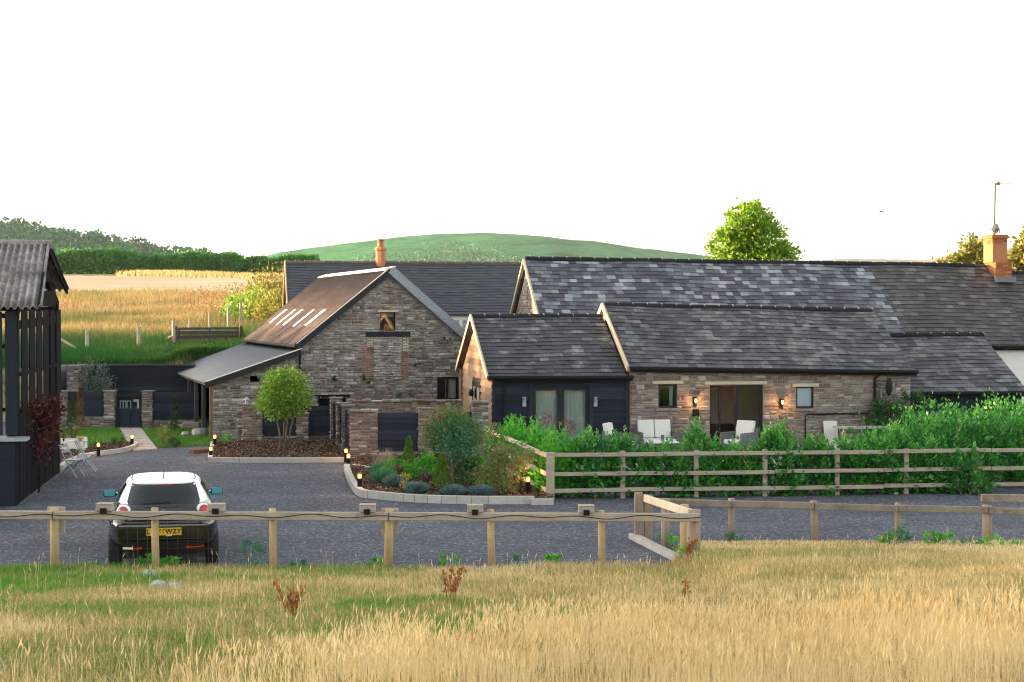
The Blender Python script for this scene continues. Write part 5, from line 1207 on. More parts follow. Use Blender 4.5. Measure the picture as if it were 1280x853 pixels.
def front_fence():
    Y0, Y1 = 23.75, 24.55; top = lambda px: None
    a = at(-60, 638, Y0); b = at(876, 641.5, Y1); r = empty('knee_rail_fence', (0, 24, 0), 0, 'low pale round post fence with one thick rail along the near edge of the yard', 'fence'); o = Vector((0,24,0))
    gz = lambda p: float(h_field(p.x, p.y))-.05
    d = (b-a).normalized(); rr = random.Random(5)
    def on(px):
        u = (px-640)/FPX; k = (u*a.y-a.x)/((b.x-a.x)-u*(b.y-a.y)); return a+(b-a)*k
    rails = [-60, 66, 486, 876]
    for i in range(3):
        p, q = on(rails[i]), on(rails[i+1]-1.2); m = MB(); m.bar(p-o+Vector((0,-.02,-.065)), q-o+Vector((0,-.02,-.065)), .075, .128); m.build('rail', M['rail'], r, bevel=.014)
    for i, px in enumerate((65, 191, 339, 486, 613, 752)):
        p = on(px)+Vector((0,.075,0)); g = gz(p); m = MB(); q = p-o; j = rr.uniform(-.02,.02); rad = .056 if px not in (65,486) else .068
        m.tube([(q.x+j*1.5,q.y,g-.1),(q.x+j*.5,q.y,(g+p.z)/2),(q.x,q.y,p.z+.02+rr.uniform(0,.02))], [rad*1.05,rad,rad*.95], 10); m.build('post', M['post'], r, True)
        if px in (65, 486):
            m = MB(); m.box(q.x-.13,q.x+.13,q.y+.07,q.y+.13,p.z-.36,p.z+.035); m.build('backing_block', M['rail'], r)
    p = on(869)+Vector((0,.1,0)); q = p-o; m = MB(); m.tube([(q.x,q.y,-.1),(q.x,q.y,p.z+.04)], [.105,.10], 12); m.build('corner_post', M['post_old'], r, True)
    # cable clipped along the rail
    pts = []; 
    for i in range(150):
        t_ = i/149; s = a+(b-a)*t_-o; pts.append(s+Vector((0,-.065,-.06+.02*math.sin(t_*70)+.013*math.sin(t_*41+1))))
    m = MB(); m.tube(pts, .006, 5); m.build('cable', M['black_metal'], r)
    netting(r, on(-60)-o+Vector((0,.0,-24*0)), on(868)-o, -.86+.0, -.12)
    # return section along the gravel edge, two short posts and a pale rail
    c = Vector((on(869).x, on(869).y, 0)); bk = at(802, 619, 27.7)
    s = empty('knee_rail_fence', (c.x, c.y, 0), 0, 'short return of the low fence with pale rail and two stout posts', 'fence'); oo = Vector((c.x,c.y,0))
    ztop = on(869).z
    m = MB(); e = Vector((bk.x,bk.y,bk.z-.02))-oo; m.bar(Vector((-.03,.1,ztop-.02)), e+Vector((.05,-.03,-.03)), .05, .13); m.build('rail', M['rail_lit'], s, bevel=.01)
    for px, py, f in ((850, 640, .27), (826, 630, .62)):
        q = Vector((0,.1,0)).lerp(e, f); zz = ztop+(e.z-ztop)*f; m = MB(); m.tube([(q.x+.09,q.y,-.1),(q.x+.09,q.y,zz+.05)], .072, 10); m.build('post', M['post'] if f < .5 else M['post_old'], s, True)
    for dx in (-.05, .12):
        m = MB(); m.box(e.x+dx-.07, e.x+dx+.07, e.y-.06, e.y+.08, -.1, e.z+.06-(.04 if dx > 0 else 0)); m.build('post', M['post_old'], s, bevel=.01)
    sl0, sl1 = gr(791,673), gr(850,703); k = empty('timber_sleeper', (sl0.x, sl0.y, 0), 0, 'pale grey timber sleeper edging the gravel beside the short return fence', 'sleeper')
    m = MB(); m.bar(Vector((0,0,.03)), sl1-sl0+Vector((0,0,.03)), .16, .12); m.build('beam', M['sleeper'], k, bevel=.012)
    # right hand run
    e0 = bk; rr = random.Random(8); f = empty('knee_rail_fence', (bk.x, bk.y, 0), 0, 'older lichened low fence with dark rail along the lane on the right', 'fence'); o2 = Vector((bk.x,bk.y,0))
    Yr = lambda px: 27.75-.75*(px-802)/478
    tops = [(802,622),(915,626),(1018,629),(1123,631.5),(1235,634),(1330,636.5)]
    for (p0, y0), (p1, y1) in zip(tops[:-1], tops[1:]):
        a_, b_ = at(p0, y0, Yr(p0))-o2, at(p1, y1, Yr(p1))-o2; m = MB(); m.bar(a_+Vector((0,-.04,-.05)), b_+Vector((-.01,-.04,-.05+rr.uniform(-.01,.01))), .07, .115); m.build('rail', M['rail_old'], f, bevel=.012)
    a_, b_ = at(1228, 620, Yr(1228))-o2, at(1330, 621, Yr(1330))-o2; m = MB(); m.bar(a_+Vector((0,.08,-.05)), b_+Vector((0,.08,-.04)), .08, .14); m.build('rail', M['rail_old'], f, bevel=.012)
    for (px, y), rad in zip(tops[1:], (.06,.065,.05,.085,.06)):
        p = at(px, y, Yr(px))-o2; m = MB(); m.tube([(p.x+rr.uniform(-.015,.015),p.y+.05,-.1),(p.x,p.y+.05,p.z+.03)], rad, 10); m.build('post', M['post_old'], f, True)
    netting(f, at(806, 640, 27.7)*1-o2-Vector((0,0,at(806,640,27.7).z)), at(1320,640,Yr(1320))-o2-Vector((0,0,at(1320,640,Yr(1320)).z)), .04, .6)
    # wooden boxes with black lamps on the front rail
    def boxlamp(px, py, lb):
        p = on(px); b_ = empty('fence_lamp', (p.x, p.y-.02, p.z), 0, lb, 'fence lamp', 'wooden box lamps on the near fence')
        m = MB(); m.box(-.12,.12,-.05,.12,.002,.10); m.box(-.125,.125,-.055,.125,.101,.116); m.build('wooden_box', M['rail'], b_, bevel=.006)
        m = MB(); m.box(-.045,.045,-.115,-.051,-.03,.05); m.lathe([(.036,.118),(.03,.132),(0,.133)], (0,0,0), 10, 'y') if False else None; m.build('lamp_head', M['black_metal'], b_)
        return b_
    b1 = boxlamp(130, 636, 'wooden box lamp on the fence at the left side of the car'); kmm = kidmap()
    for px, lb in ((270,'wooden box lamp on the fence at the right side of the car'),(459,'wooden box lamp on the fence in front of the curved kerb corner'),(594,'wooden box lamp on the fence below the middle of the shrub bed'),(733,'wooden box lamp on the fence nearest the short return fence')):
        p = on(px); dup(b1, (p.x, p.y-.02, p.z), None, lb, kmm)
front_fence()
# field gate and stakes on the bank
def field_gate():
    a, b = at(222, 432, 68), at(298, 433, 69.5); r = empty('field_gate', a, math.atan2(b.y-a.y, b.x-a.x), 'dark timber five bar field gate on the bank behind the lean-to', 'gate'); L = (b-a).length; H = at(222,409,68).z-a.z
    m = MB()
    for z, h in ((.10,.11),(.32,.12),(.55,.11),(.76,.07)): m.box(0, L, -.03, .03, z*H/.86-.03, z*H/.86+h)
    m.build('bars', M['gate_timber'], r)
    for x in (.0, L*.5, L-.09): 
        m = MB(); m.box(x, x+.09, -.06, -.032, -.1, H*.95); m.build('upright', M['gate_timber'], r)
    m = MB(); m.box(-.18,-.04,-.07,.07,-.3,H+.05); m.box(L+.04,L+.18,-.07,.07,-.3,H+.02); m.build('gate_post', M['gate_timber'], r)
field_gate()
stakes = [(109,412,438,62.5,'leftmost pale stake'),(173,409,436,63,'pale stake midway across the bank'),(217,401,430,66.8,'pale stake at the left end of the field gate'),(237,399,424,72,'thin stake behind the field gate'),(262,391,427,72,'tall thin stake behind the field gate'),(286,385,410,74,'stake left of the tall weathered one'),(301,379,410,74,'tallest weathered stake beside the yellow bushes')]
for px, yt, yb, Y, lb in stakes:
    p0, p1 = at(px, yb, Y), at(px+random.uniform(-.6,.6), yt, Y); z = float(h_bank(p0.x, Y)); base = Vector((p0.x, Y, z)); r = empty('fence_stake', base, 0, lb+' on the grassy slope', 'stake', 'old stakes on the grassy slope')
    m = MB(); rad = .05 if 'thin' in lb else .08; m.tube([(0,0,-.2),(p1.x-p0.x,0,p1.z-z)], [rad,rad*.9], 7); m.build('stake', M['rail'], r)
for (x0,y0,x1,y1,Y,lb) in ((76,424,102,440,62,'slanting pale strut on the bank beside the black barn'),(197,428,217,420,66.5,'slanting strut leaning to the field gate post')):
    a, b = at(x0,y0,Y), at(x1,y1,Y-.2); r = empty('fence_strut', a, 0, lb, 'strut'); m = MB(); m.tube([(0,0,0), tuple(b-a)], .05, 7); m.build('pole', M['rail'], r)

# ------------------------------------------------------------------ hedges and trees
rng = np.random.default_rng(77)
def laurel(name, label, base, blobs, n, seed, leaf=.115, group=None, shoots=60, mat='laurel', shoot_h=.3):
    rg = np.random.default_rng(seed); root = empty(name, base, 0, label, 'hedge', group)
    q, tt, cc = crown(blobs, n, leaf, rg, wide=.5, cl=26, csig=.20, shell=.45, up=.5); tt = tt*.78
    # upright shoots with spiralled leaves
    Q = [q]; T = [tt]; top = cc[np.argsort(-cc[:,2])][:max(4, int(len(cc)*.6))]
    k = rg.integers(0, len(top), shoots); P0 = top[k]; hh = shoot_h*(.5+.8*rg.random(shoots)); tl = .12*rg.normal(size=(shoots,2))
    for i in range(shoots):
        m_ = 13; s = np.linspace(0,1,m_); ax = np.array([tl[i,0], tl[i,1], 1.0]); P = P0[i]+np.outer(s*hh[i], ax); a = np.arange(m_)*2.4+i
        D = np.stack([np.cos(a), np.sin(a), .75+.5*s],1); D /= np.linalg.norm(D,axis=1,keepdims=True); L = leaf*(1.0-.35*s)
        Q.append(leaf_quads(P, D, L, L*.5, rg)); T.append(np.clip(.45+.4*s*rg.random()+.2*rg.random(m_),0,.93) if rg.random() > .035 else np.clip(.85+.15*s, 0, 1))
    Q = np.concatenate(Q); T = np.concatenate(T); quads_obj('foliage', Q, M[mat], root, T)
    m = MB(); o = np.array(blobs[0][0])
    for i in range(min(14, len(blobs)*2)):
        c = cc[rg.integers(len(cc))]; m.tube([(c[0]+.1*rg.normal(), c[1], -.05), (c[0], c[1], max(.1, c[2]*.5)), tuple(c)], [.018,.014,.006], 5)
    m.build('stem', M['bark'], root); return root
dH = (HC1-HC0).normalized(); nH = Vector((-dH.y, dH.x, 0))
LAB = ['at the corner post','second from the corner post','in front of the armchair','in front of the garden sofa','left of the dry cream shoots','in front of the sliding door','right of the sliding door','below the blue window','in front of the bench','left of the tall hedge']
L = 8.35
for i in range(10):
    c = HC0+dH*(.42+L*(i+.5)/10*1.0)+nH*(.40+.08*math.sin(i*2.1)); hgt = .62+.11*math.sin(i*2.6+.5)
    laurel('laurel_bush', 'glossy green laurel bush behind the rail fence, '+LAB[i], (c.x, c.y, 0), [((0,0,hgt*.95),(.50,.36,hgt)),((.15,-.12,.35),(.46,.27,.38))], 2000, 100+i, group='laurel bushes along the rail fence', shoots=52, shoot_h=.36)
for i in range(4):
    f = .10+.26*i; c = HC0.lerp(HB, f)+Vector((.38,.15,0)); hg = .60-.0*i
    laurel('laurel_bush', 'lush laurel bush inside the returning fence, '+['at the corner post','second from the corner post','third from the corner post','nearest the black annexe'][i], (c.x, c.y, 0), [((0,0,hg*.98),(.55,.75,hg)),((-.25,-.2,.3),(.3,.4,.32))], 1500, 130+i, group='laurel bushes along the rail fence', shoots=34, mat='lush')
BX = [(1095,36.2,.62,'left end'),(1150,36.6,.72,'left of the middle'),(1210,36.8,.76,'middle'),(1270,36.9,.78,'right of the middle'),(1330,37,.78,'right end beyond the frame edge'),(1400,37,.76,'second beyond the frame edge'),(1470,37,.74,'third beyond the frame edge')]
for i, (px, Y, hg, lb) in enumerate(BX):
    c = at(px, 560, Y); laurel('tall_laurel', 'tall dense bright laurel hedge plant filling the right side, '+lb, (c.x, c.y, 0), [((0,0,hg*1.0),(.75,.75,hg*1.02)),((0,-.6,hg*.55),(.6,.45,hg*.6))], 3800, 150+i, group='tall laurels on the right', shoots=60, shoot_h=.25)
    if i in (2, 4): 
        c2 = at(px-5, 600, 34.75); laurel('laurel_bush', 'laurel spilling through and over the rail fence '+('beside the sixth post' if i == 2 else 'at the right frame edge'), (c2.x, c2.y, 0), [((0,0,.42),(.42,.3,.5)),((.2,-.05,.2),(.35,.28,.28))], 1300, 170+i, shoots=22, shoot_h=.22)
for i, (px, Y, hg) in enumerate(((1170,40.5,.83),(1250,41,.85),(1320,41,.85))):
    c = at(px, 560, Y); laurel('tall_laurel', 'rear laurel of the right hedge in front of the black outshot boards, '+['left','middle','right'][i], (c.x, c.y, 0), [((0,0,hg*.98),(.95,.7,hg))], 2000, 180+i, group='tall laurels on the right', shoots=40, shoot_h=.2)
# dead cream leaves low in the hedge
n = 1100; s = rng.random(n)*9; P = np.array(HC0)+np.outer(s, np.array(dH))+np.outer(.15+.5*rng.random(n), np.array(nH)); P[:,2] = .25+.6*rng.random(n); k = fbm(s, s*0, .45, 3) > .56; P = P[k]
o = quads_obj('dead_leaves', leaf_quads(P, unit(len(P), rng), .09, .05, rng), M['dryleaf'], None, rng.random(len(P))); tag(o, kind='stuff')
# dark creeper and shrub at the cottage's right corner
c = A.world(XE-.75, -.45); bush('creeper', 'dark green creeper climbing the right corner of the stone cottage', 'creeper', (c.x,c.y,0), [((0,0,.85),(.75,.4,.75)),((.55,.0,1.25),(.55,.3,.38)),((-.35,0,1.1),(.4,.25,.4))], 2200, .09, 'hedge', seed=61, nstem=5)
# round-headed multi-stem tree
b = gr(355,563,.1); tree('round_tree', 'round clipped evergreen tree on several bare stems in the kerbed bark bed', 'tree', b, .75, .03, [((.02,0,1.58),(.64,.6,.62)),((-.30,-.1,1.32),(.46,.45,.42)),((.28,0,1.36),(.46,.45,.46)),((-.1,0,1.9),(.4,.4,.32))], 6500, .08, 'bay', seed=62, nb=16, cl=34, csig=.20, shell=.5)
r = [o for o in C.objects if o.name.startswith('round_tree')][0]
for i in range(5):
    m = MB(); a = i*1.3; m.tube([(.10*math.cos(a),.08*math.sin(a),-.05),(.16*math.cos(a),.12*math.sin(a),.5),(.34*math.cos(a),.3*math.sin(a),1.2)], [.03,.026,.015], 6); m.build('stem', M['bark'], r, True)
# shrub bed
def P0(px, py, z=.09): return gr(px, py, z)
b = P0(566,608); tree('standard_tree', 'small standard tree with bronze and blue green crown in the shrub bed', 'tree', b, .62, .028, [((.10,0,1.08),(.52,.5,.40)),((-.10,0,1.3),(.36,.35,.26)),((.16,-.1,.88),(.42,.36,.28))], 3400, .062, 'olive', seed=63, nb=14, cl=18, csig=.26, shell=.4)
rt = [o for o in C.objects if o.name.startswith('standard_tree')][0]; rg = np.random.default_rng(64)
q, tt, cc = crown([((-.24,.05,1.36),(.45,.42,.34)),((-.45,0,1.08),(.22,.3,.3)),((.5,.1,1.15),(.2,.3,.25)),((.1,0,1.42),(.4,.4,.2))], 3200, .058, rg, csig=.2); quads_obj('bronze_foliage', q, M['redgreen'], rt, tt)
def cone(name, label, cat, b, h, rad, n, leaf, mat, seed, group=None):
    rg = np.random.default_rng(seed); root = empty(name, b, 0, label, cat, group); s = rg.random(n)**.8; a = rg.random(n)*2*np.pi
    R_ = rad*(1-s)**.75*(.75+.3*rg.random(n))*(1+.15*np.sin(a*3+s*9)); R_ *= np.clip(s*6+.45, 0, 1)
    P = np.stack([R_*np.cos(a), R_*np.sin(a), .03+s*h],1); D = np.stack([np.cos(a)*.5, np.sin(a)*.5, np.full(n,1.0)],1)+.3*rg.normal(size=(n,3)); D /= np.linalg.norm(D,axis=1,keepdims=True)
    quads_obj('foliage', leaf_quads(P, D, leaf, leaf*.4, rg), M[mat], root, rg.random(n)); m = MB(); m.tube([(0,0,-.03),(0,0,h*.85)], [.02,.006], 6); m.build('stem', M['bark'], root); return root
cone('dwarf_conifer', 'lime green dwarf conifer in front of the black board panel', 'conifer', P0(511,592), .82, .17, 900, .07, 'conifer', 65)
cone('dwarf_conifer', 'lime green pointed conifer left of the standard tree trunk', 'conifer', P0(552,612), .70, .22, 1000, .07, 'conifer', 66)
def tuft(px, py, rad, hgt, label, mat='fescue', n=900, seed=1, name='fescue_tuft', cat='ornamental grass', group='blue fescue tufts in the shrub bed', lean=1.0, wd=.012):
    rg = np.random.default_rng(seed); b = P0(px, py); root = empty(name, b, 0, label, cat, group); a = rg.random(n)*2*np.pi; rr_ = rad*.35*np.sqrt(rg.random(n)); P = np.stack([rr_*np.cos(a), rr_*np.sin(a), np.zeros(n)],1)
    sp = rg.random(n); h = hgt*(.75+.3*rg.random(n)); tip = np.stack([np.cos(a)*rad*sp*lean, np.sin(a)*rad*sp*lean, h*np.sqrt(np.maximum(.15, 1-.75*sp**2))],1); D = tip/np.linalg.norm(tip,axis=1,keepdims=True)
    quads_obj('blades', leaf_quads(P, D, np.linalg.norm(tip,axis=1), np.full(n, wd), rg, 1.5), M[mat], root, rg.random(n)); return root
tuft(520, 617, .26, .28, 'round blue fescue tuft by the kerb, first from the left', seed=70); tuft(567, 620, .27, .27, 'round blue fescue tuft by the kerb, below the standard tree', seed=71); tuft(602, 620, .29, .26, 'round blue fescue tuft by the kerb, right of the standard tree', seed=72)
tuft(478, 604, .30, .36, 'larger blue green tuft in front of the pink plumed grass', seed=73, n=1100, mat='olive'); tuft(492, 608, .24, .28, 'blue green tuft beside the yellow flowers', seed=74, mat='fescue')
tuft(481, 592, .34, .66, 'tall grass with pinkish plumes beside the courtyard pier', mat='plume', seed=75, name='plume_grass', group=None, n=260, wd=.012, lean=.8); 
tuft(476, 597, .32, .40, 'dark green grass clump below the pink plumes', mat='olive', seed=76, name='green_grass_clump', group=None, n=500, wd=.02)
bush('green_shrub', 'dark green low shrub left of the lime conifer', 'shrub', P0(497,600), [((0,0,.2),(.34,.25,.24))], 700, .06, 'lush', seed=77); bush('green_shrub', 'rounded green shrub right of the lime conifer', 'shrub', P0(530,600), [((0,0,.24),(.36,.28,.28))], 800, .07, 'lush', seed=78)
bush('green_shrub', 'dark rounded shrub behind the standard tree trunk', 'shrub', P0(580,606), [((0,0,.34),(.38,.34,.36))], 1100, .06, 'hedge', seed=79); bush('yellow_flowers', 'small yellow flowering plant among the blue tufts', 'flowers', P0(508,612), [((0,0,.17),(.15,.12,.16))], 240, .05, 'yellow_leaf' if 'yellow_leaf' in M else 'ash', seed=80)
bush('red_shrub', 'small dark red leaved plant behind the pointed conifer', 'shrub', P0(541,598), [((0,0,.28),(.17,.15,.3))], 330, .07, 'copper', seed=81)
bush('mixed_shrub', 'large bronze and green shrub beside the returning fence', 'shrub', P0(632,618), [((0,0,.44),(.52,.4,.45)),((.12,.3,.72),(.42,.4,.38)),((-.38,.3,.3),(.35,.3,.32))], 2600, .065, 'redgreen', seed=82, csig=.2, nstem=6)
bush('mixed_shrub', 'orange tinted shrub between the standard tree and the return fence', 'shrub', P0(612,592), [((0,0,.75),(.35,.3,.5)),((0,0,.3),(.35,.3,.3))], 1300, .06, 'redgreen', seed=83, csig=.2); bush('green_shrub', 'dark green shrub between standard tree and bronze shrub', 'shrub', P0(598,606), [((0,0,.30),(.35,.3,.32))], 900, .06, 'lush', seed=84)
c = A.world(.95, -2.3); bush('bronze_maple', 'small red brown leafed maple in a grey pot in front of the curtained doors', 'shrub', A.world(1.7, -1.15), [((0,0,1.03),(.42,.3,.22)),((.15,0,.85),(.3,.25,.2))], 420, .05, 'redbrown' if 'redbrown' in M else 'redgreen', seed=85, csig=.28, nstem=6, stem_r=.012)
p = A.world(1.7, -1.15); r = empty('plant_pot', p, 0, 'tall pale grey planter in front of the curtained doors', 'pot'); m = MB(); m.lathe([(.16,.0),(.22,.46),(.25,.47),(.25,.50),(.2,.5),(.19,.44)], (0,0,.05), 16); m.build('pot', M['grey_metal'], r, True)
# left garden
bush('grey_shrub', 'large round grey green shrub in front of the black retaining wall', 'shrub', Vector((at(111,470,56.6).x, 56.6, .6)), [((0,0,.72),(.86,.6,.80)),((.25,0,.5),(.66,.5,.55))], 4200, .06, 'grey_shrub', seed=90, csig=.16, nstem=5)
cone('slim_conifer', 'slim browned conifer in front of the left board panel', 'conifer', gr(100,541), 1.42, .16, 700, .09, 'brown_con', 91); cone('slim_conifer', 'slim grey green conifer rising from the white trough', 'conifer', gr(90,546), 1.18, .17, 700, .09, 'conifer_dark', 92); cone('slim_conifer', 'slim dark conifer in front of the right board panel', 'conifer', gr(218,541), 1.15, .13, 600, .08, 'conifer_dark', 93)
def ball(px, py, rad, label, mat='conifer_dark', leaf=.045): bush('clipped_ball', label, 'shrub', gr(px,py,.02), [((0,0,rad*.85),(rad,rad,rad*.9))], 500, leaf, mat, 'small clipped balls on the lawns', seed=int(px), nstem=1)
ball(147, 559, .16, 'dark clipped ball left of the slab path'); ball(219, 559, .15, 'dark clipped ball right of the slab path'); ball(283, 557, .17, 'low green clipped ball beside the lean-to corner', 'lush')
bush('small_shrub', 'small yellowish upright shrub on the right lawn, taller of the pair', 'shrub', gr(203,555,.02), [((0,0,.26),(.14,.13,.28))], 400, .045, 'ash', seed=94, nstem=1); bush('small_shrub', 'small brownish shrub on the right lawn, shorter of the pair', 'shrub', gr(208,557,.02), [((0,0,.2),(.16,.14,.22))], 380, .045, 'redgreen', seed=95, nstem=1)
b = BARN.world(.10, 2.1); bush('copper_shrub', 'dark red leaved shrub against the end of the black barn', 'shrub', (b.x,b.y,0), [((0,0,1.55),(.09,1.3,.45)),((.0,.8,1.65),(.09,.8,.42)),((0,-.8,1.7),(.09,.6,.40)),((0,.2,1.1),(.09,1.1,.32))], 1100, .10, 'copper', seed=96, csig=.24, nstem=2, stem_r=.012, stem_mat='barn_black')
# ------------------------------------------------------------------ patio and garden furniture
ppt = [A.world(x_, y_) for x_, y_ in ((-.4,-.0),(12.0,-.0),(12.0,-4.6),(1.2,-4.6),(-.4,-2.6))]
sheet('patio', [(p.x,p.y) for p in ppt], .05, M['patio'])
def seat(label, loc, yaw, W, cat, n):
    r = empty('garden_sofa' if n > 1 else 'garden_armchair', loc, yaw, label, cat)
    m = MB(); D2 = .72
    for x in (-W/2+.03, W/2-.03):
        for y in (-D2/2, D2/2): m.box(x-.025, x+.025, y-.025, y+.025, 0, .62)
        m.box(x-.025, x+.025, -D2/2+.025, D2/2-.025, .58, .62)
        m.box(x-.02, x+.02, -D2/2+.025, D2/2-.025, .2, .57)
    m.box(-W/2+.06, W/2-.06, -D2/2-.025, D2/2+.025, .24, .30); m.build('frame', M['wicker'], r)
    m = MB(); m.bar((-W/2,D2/2+.02,.5),(W/2,D2/2+.02,.5),.06,.45); m.build('back_frame', M['wicker'], r)
    for i in range(n):
        a, b = -W/2+.07+(W-.14)*i/n, -W/2+.07+(W-.14)*(i+1)/n
        m = MB(); m.box(a+.008, b-.008, -D2/2, D2/2-.1, .305, .43); m.build('seat_cushion', M['cushion'], r, bevel=.03)
        m = MB(); y = D2/2-.10; m.hexa([(a+.008,y-.06,.435),(b-.008,y-.06,.435),(b-.008,y+.08,.435),(a+.008,y+.08,.435),(a+.008,y+.04,.92),(b-.008,y+.04,.92),(b-.008,y+.17,.92),(a+.008,y+.17,.92)]); m.build('back_cushion', M['cushion'], r, bevel=.03)
    return r
x = A.f(820,540,-.45)[0]; p = A.world(x, -.55, .055); seat('two seat garden sofa with pale back cushions against the stone wall', p, A.a, 1.08, 'sofa', 2)
x = A.f(776,540,-1.5)[0]; p = A.world(x, -1.45, .055); seat('grey wicker armchair with pale cushion turned beside the black boards', p, A.a+1.05, .72, 'armchair', 1)
x = A.f(928,540,-1.5)[0]; p = A.world(x, -1.2, .055); seat('wicker armchair with pale cushion in front of the sliding door', p, A.a-.9, .70, 'armchair', 1)
x = A.f(826,549,-1.5)[0]; p = A.world(x, -1.6, .055); r = empty('coffee_table', p, A.a, 'low white topped garden table in front of the garden sofa', 'table')
m = MB(); m.box(-.4,.4,-.28,.28,.40,.44); m.build('table_top', M['white_metal'], r, bevel=.01)
for sx in (-.35,.35):
    for sy in (-.23,.23): m = MB(); m.box(sx-.02,sx+.02,sy-.02,sy+.02,0,.40); m.build('leg', M['wicker'], r)
q = p+Vector((.02,0,.442)); g = empty('tumbler', q, 0, 'blue green glass tumbler on the white garden table', 'glass'); m = MB(); m.lathe([(.035,0),(.045,.16),(.04,.16),(.03,.02)], n=12); m.build('cup', M['olive_glass'] if 'olive_glass' in M else plain('teal_glass', (.04,.13,.14), .2), g)
x = A.f(1072,545,-.5)[0]; p = A.world(x, -.8, .055); r = empty('picnic_bench', p, A.a, 'weathered timber table with plank top under the right cottage window', 'table')
m = MB()
for i in range(4): m.box(-.72,.72,-.33+i*.17,-.17+i*.17,.66,.70)
m.build('table_top', M['sleeper'], r)
for sx in (-.6,.6):
    m = MB(); m.bar((sx,-.3,0),(sx,.1,.66),.05,.07); m.bar((sx+.051,.3,0),(sx+.051,-.1,.66),.05,.07); m.build('trestle', M['rail_old'], r)
x = A.f(1040,541,-.3)[0]; p = A.world(x, -.34, .055); r = empty('storage_crate', p, A.a, 'small pale panel leaning by the wall left of the plank topped table', 'panel'); m = MB(); m.hexa([(-.2,-.02,0),(.2,-.02,0),(.2,.02,0),(-.2,.02,0),(-.2,.18,.82),(.2,.18,.82),(.2,.22,.82),(-.2,.22,.82)]); m.build('board', M['cushion'], r)
# folding chairs, bistro table and white trough
def folding_chair(p, yaw, label):
    r = empty('folding_chair', p, yaw, label, 'chair', 'folding bistro chairs by the black barn'); w_ = .19
    for s in (-1,1):
        m = MB(); m.tube([(s*w_,-.24,0),(s*w_,.06,.42),(s*w_,.24,.80)], .014, 6); m.build('back_leg', M['grey_metal'], r)
        m = MB(); m.tube([(s*(w_-.03),.26,0),(s*(w_-.03),-.18,.42)], .014, 6); m.build('front_leg', M['grey_metal'], r)
    m = MB()
    for i in range(5): m.box(-w_-.01, w_+.01, -.20+i*.075, -.14+i*.075, .415, .43)
    m.build('seat', M['grey_metal'], r)
    m = MB()
    for z, y in ((.62,.155),(.74,.21)): m.box(-w_, w_, y-.01, y+.01, z-.03, z+.04)
    m.build('backrest', M['grey_metal'], r); return r
folding_chair(BARN.world(.42, 5.3), R(78), 'pale folding bistro chair nearest the black barn, seen side on')
folding_chair(gr(108,589), R(100), 'pale folding bistro chair in front of the bark bed')
b = gr(98,581); r = empty('bistro_table', b, 0, 'small round dark metal bistro table with a yellow bowl on it', 'table')
m = MB(); m.lathe([(.0,.60),(.24,.60),(.25,.61),(.24,.625),(0,.626)], n=20); m.build('table_top', M['grey_metal'], r)
for a in range(3): m = MB(); m.tube([(.2*math.cos(a*2.1),.2*math.sin(a*2.1),0),(.03,0,.32),(.18*math.cos(a*2.1+2.4),.18*math.sin(a*2.1+2.4),.6)], .012, 6); m.build('leg', M['grey_metal'], r)
q = empty('bowl', b+Vector((.05,0,.628)), 0, 'small yellow bowl on the round bistro table', 'bowl'); m = MB(); m.lathe([(.04,0),(.10,.06),(.11,.09),(.095,.09),(.03,.02)], n=14); m.build('dish', plain('yellow_glaze', (.55,.36,.06), .3), q)
tb = gr(91,566); r = empty('trough', tb, R(8), 'white painted trough planted with a slim shrub left of the lawn', 'planter'); m = MB(); m.box(-.32,.34,-.05,-.0,0,.40); m.box(-.32,.34,.42,.47,0,.40); m.box(-.32,-.27,0,.42,0,.40); m.box(.29,.34,0,.42,0,.40); m.build('trough_sides', M['white_paint'], r); m = MB(); m.box(-.27,.29,0,.42,0,.36); m.build('soil', M['soil'], r)
bush('trough_plants', 'brownish low plants growing in the white trough', 'plant', tb+Vector((-.02,.2,.36)), [((-.1,0,.16),(.25,.18,.2))], 300, .07, 'redgreen', seed=201, nstem=3, stem_r=.01)
sb = gr(243,546); r = empty('stone_slab_bench', sb, .1, 'rough stone slab seat resting on boulders beside the lean-to', 'bench')
m = MB(); m.hexa([(-.40,-.2,.28),(.22,-.2,.26),(.22,.2,.26),(-.38,.2,.29),(-.36,-.18,.46),(.15,-.16,.44),(.18,.17,.44),(-.36,.17,.47)]); m.build('slab', M['stone_wall'], r, bevel=.04)
for x_, y_, s in ((-.27,0,.15),(.16,-.05,.26)): m = MB(); m.lathe([(.0,0),(s*.9,.0),(s,s*.6),(s*.8,s*1.05),(0,s*1.15)], (x_,y_,0), 9); m.build('boulder', M['boulder'], r, bevel=.02)
c = gr(312,556); r = empty('standing_slab', c+Vector((-.15,.1,0)), 0, 'upright stone slab propped by the pier left of the round tree', 'slab'); m = MB(); m.hexa([(-.12,-.06,0),(.1,-.06,0),(.1,.06,0),(-.12,.06,0),(-.08,.02,.42),(.06,.02,.45),(.06,.12,.45),(-.08,.12,.42)]); m.build('stone', M['boulder'], r, bevel=.02)

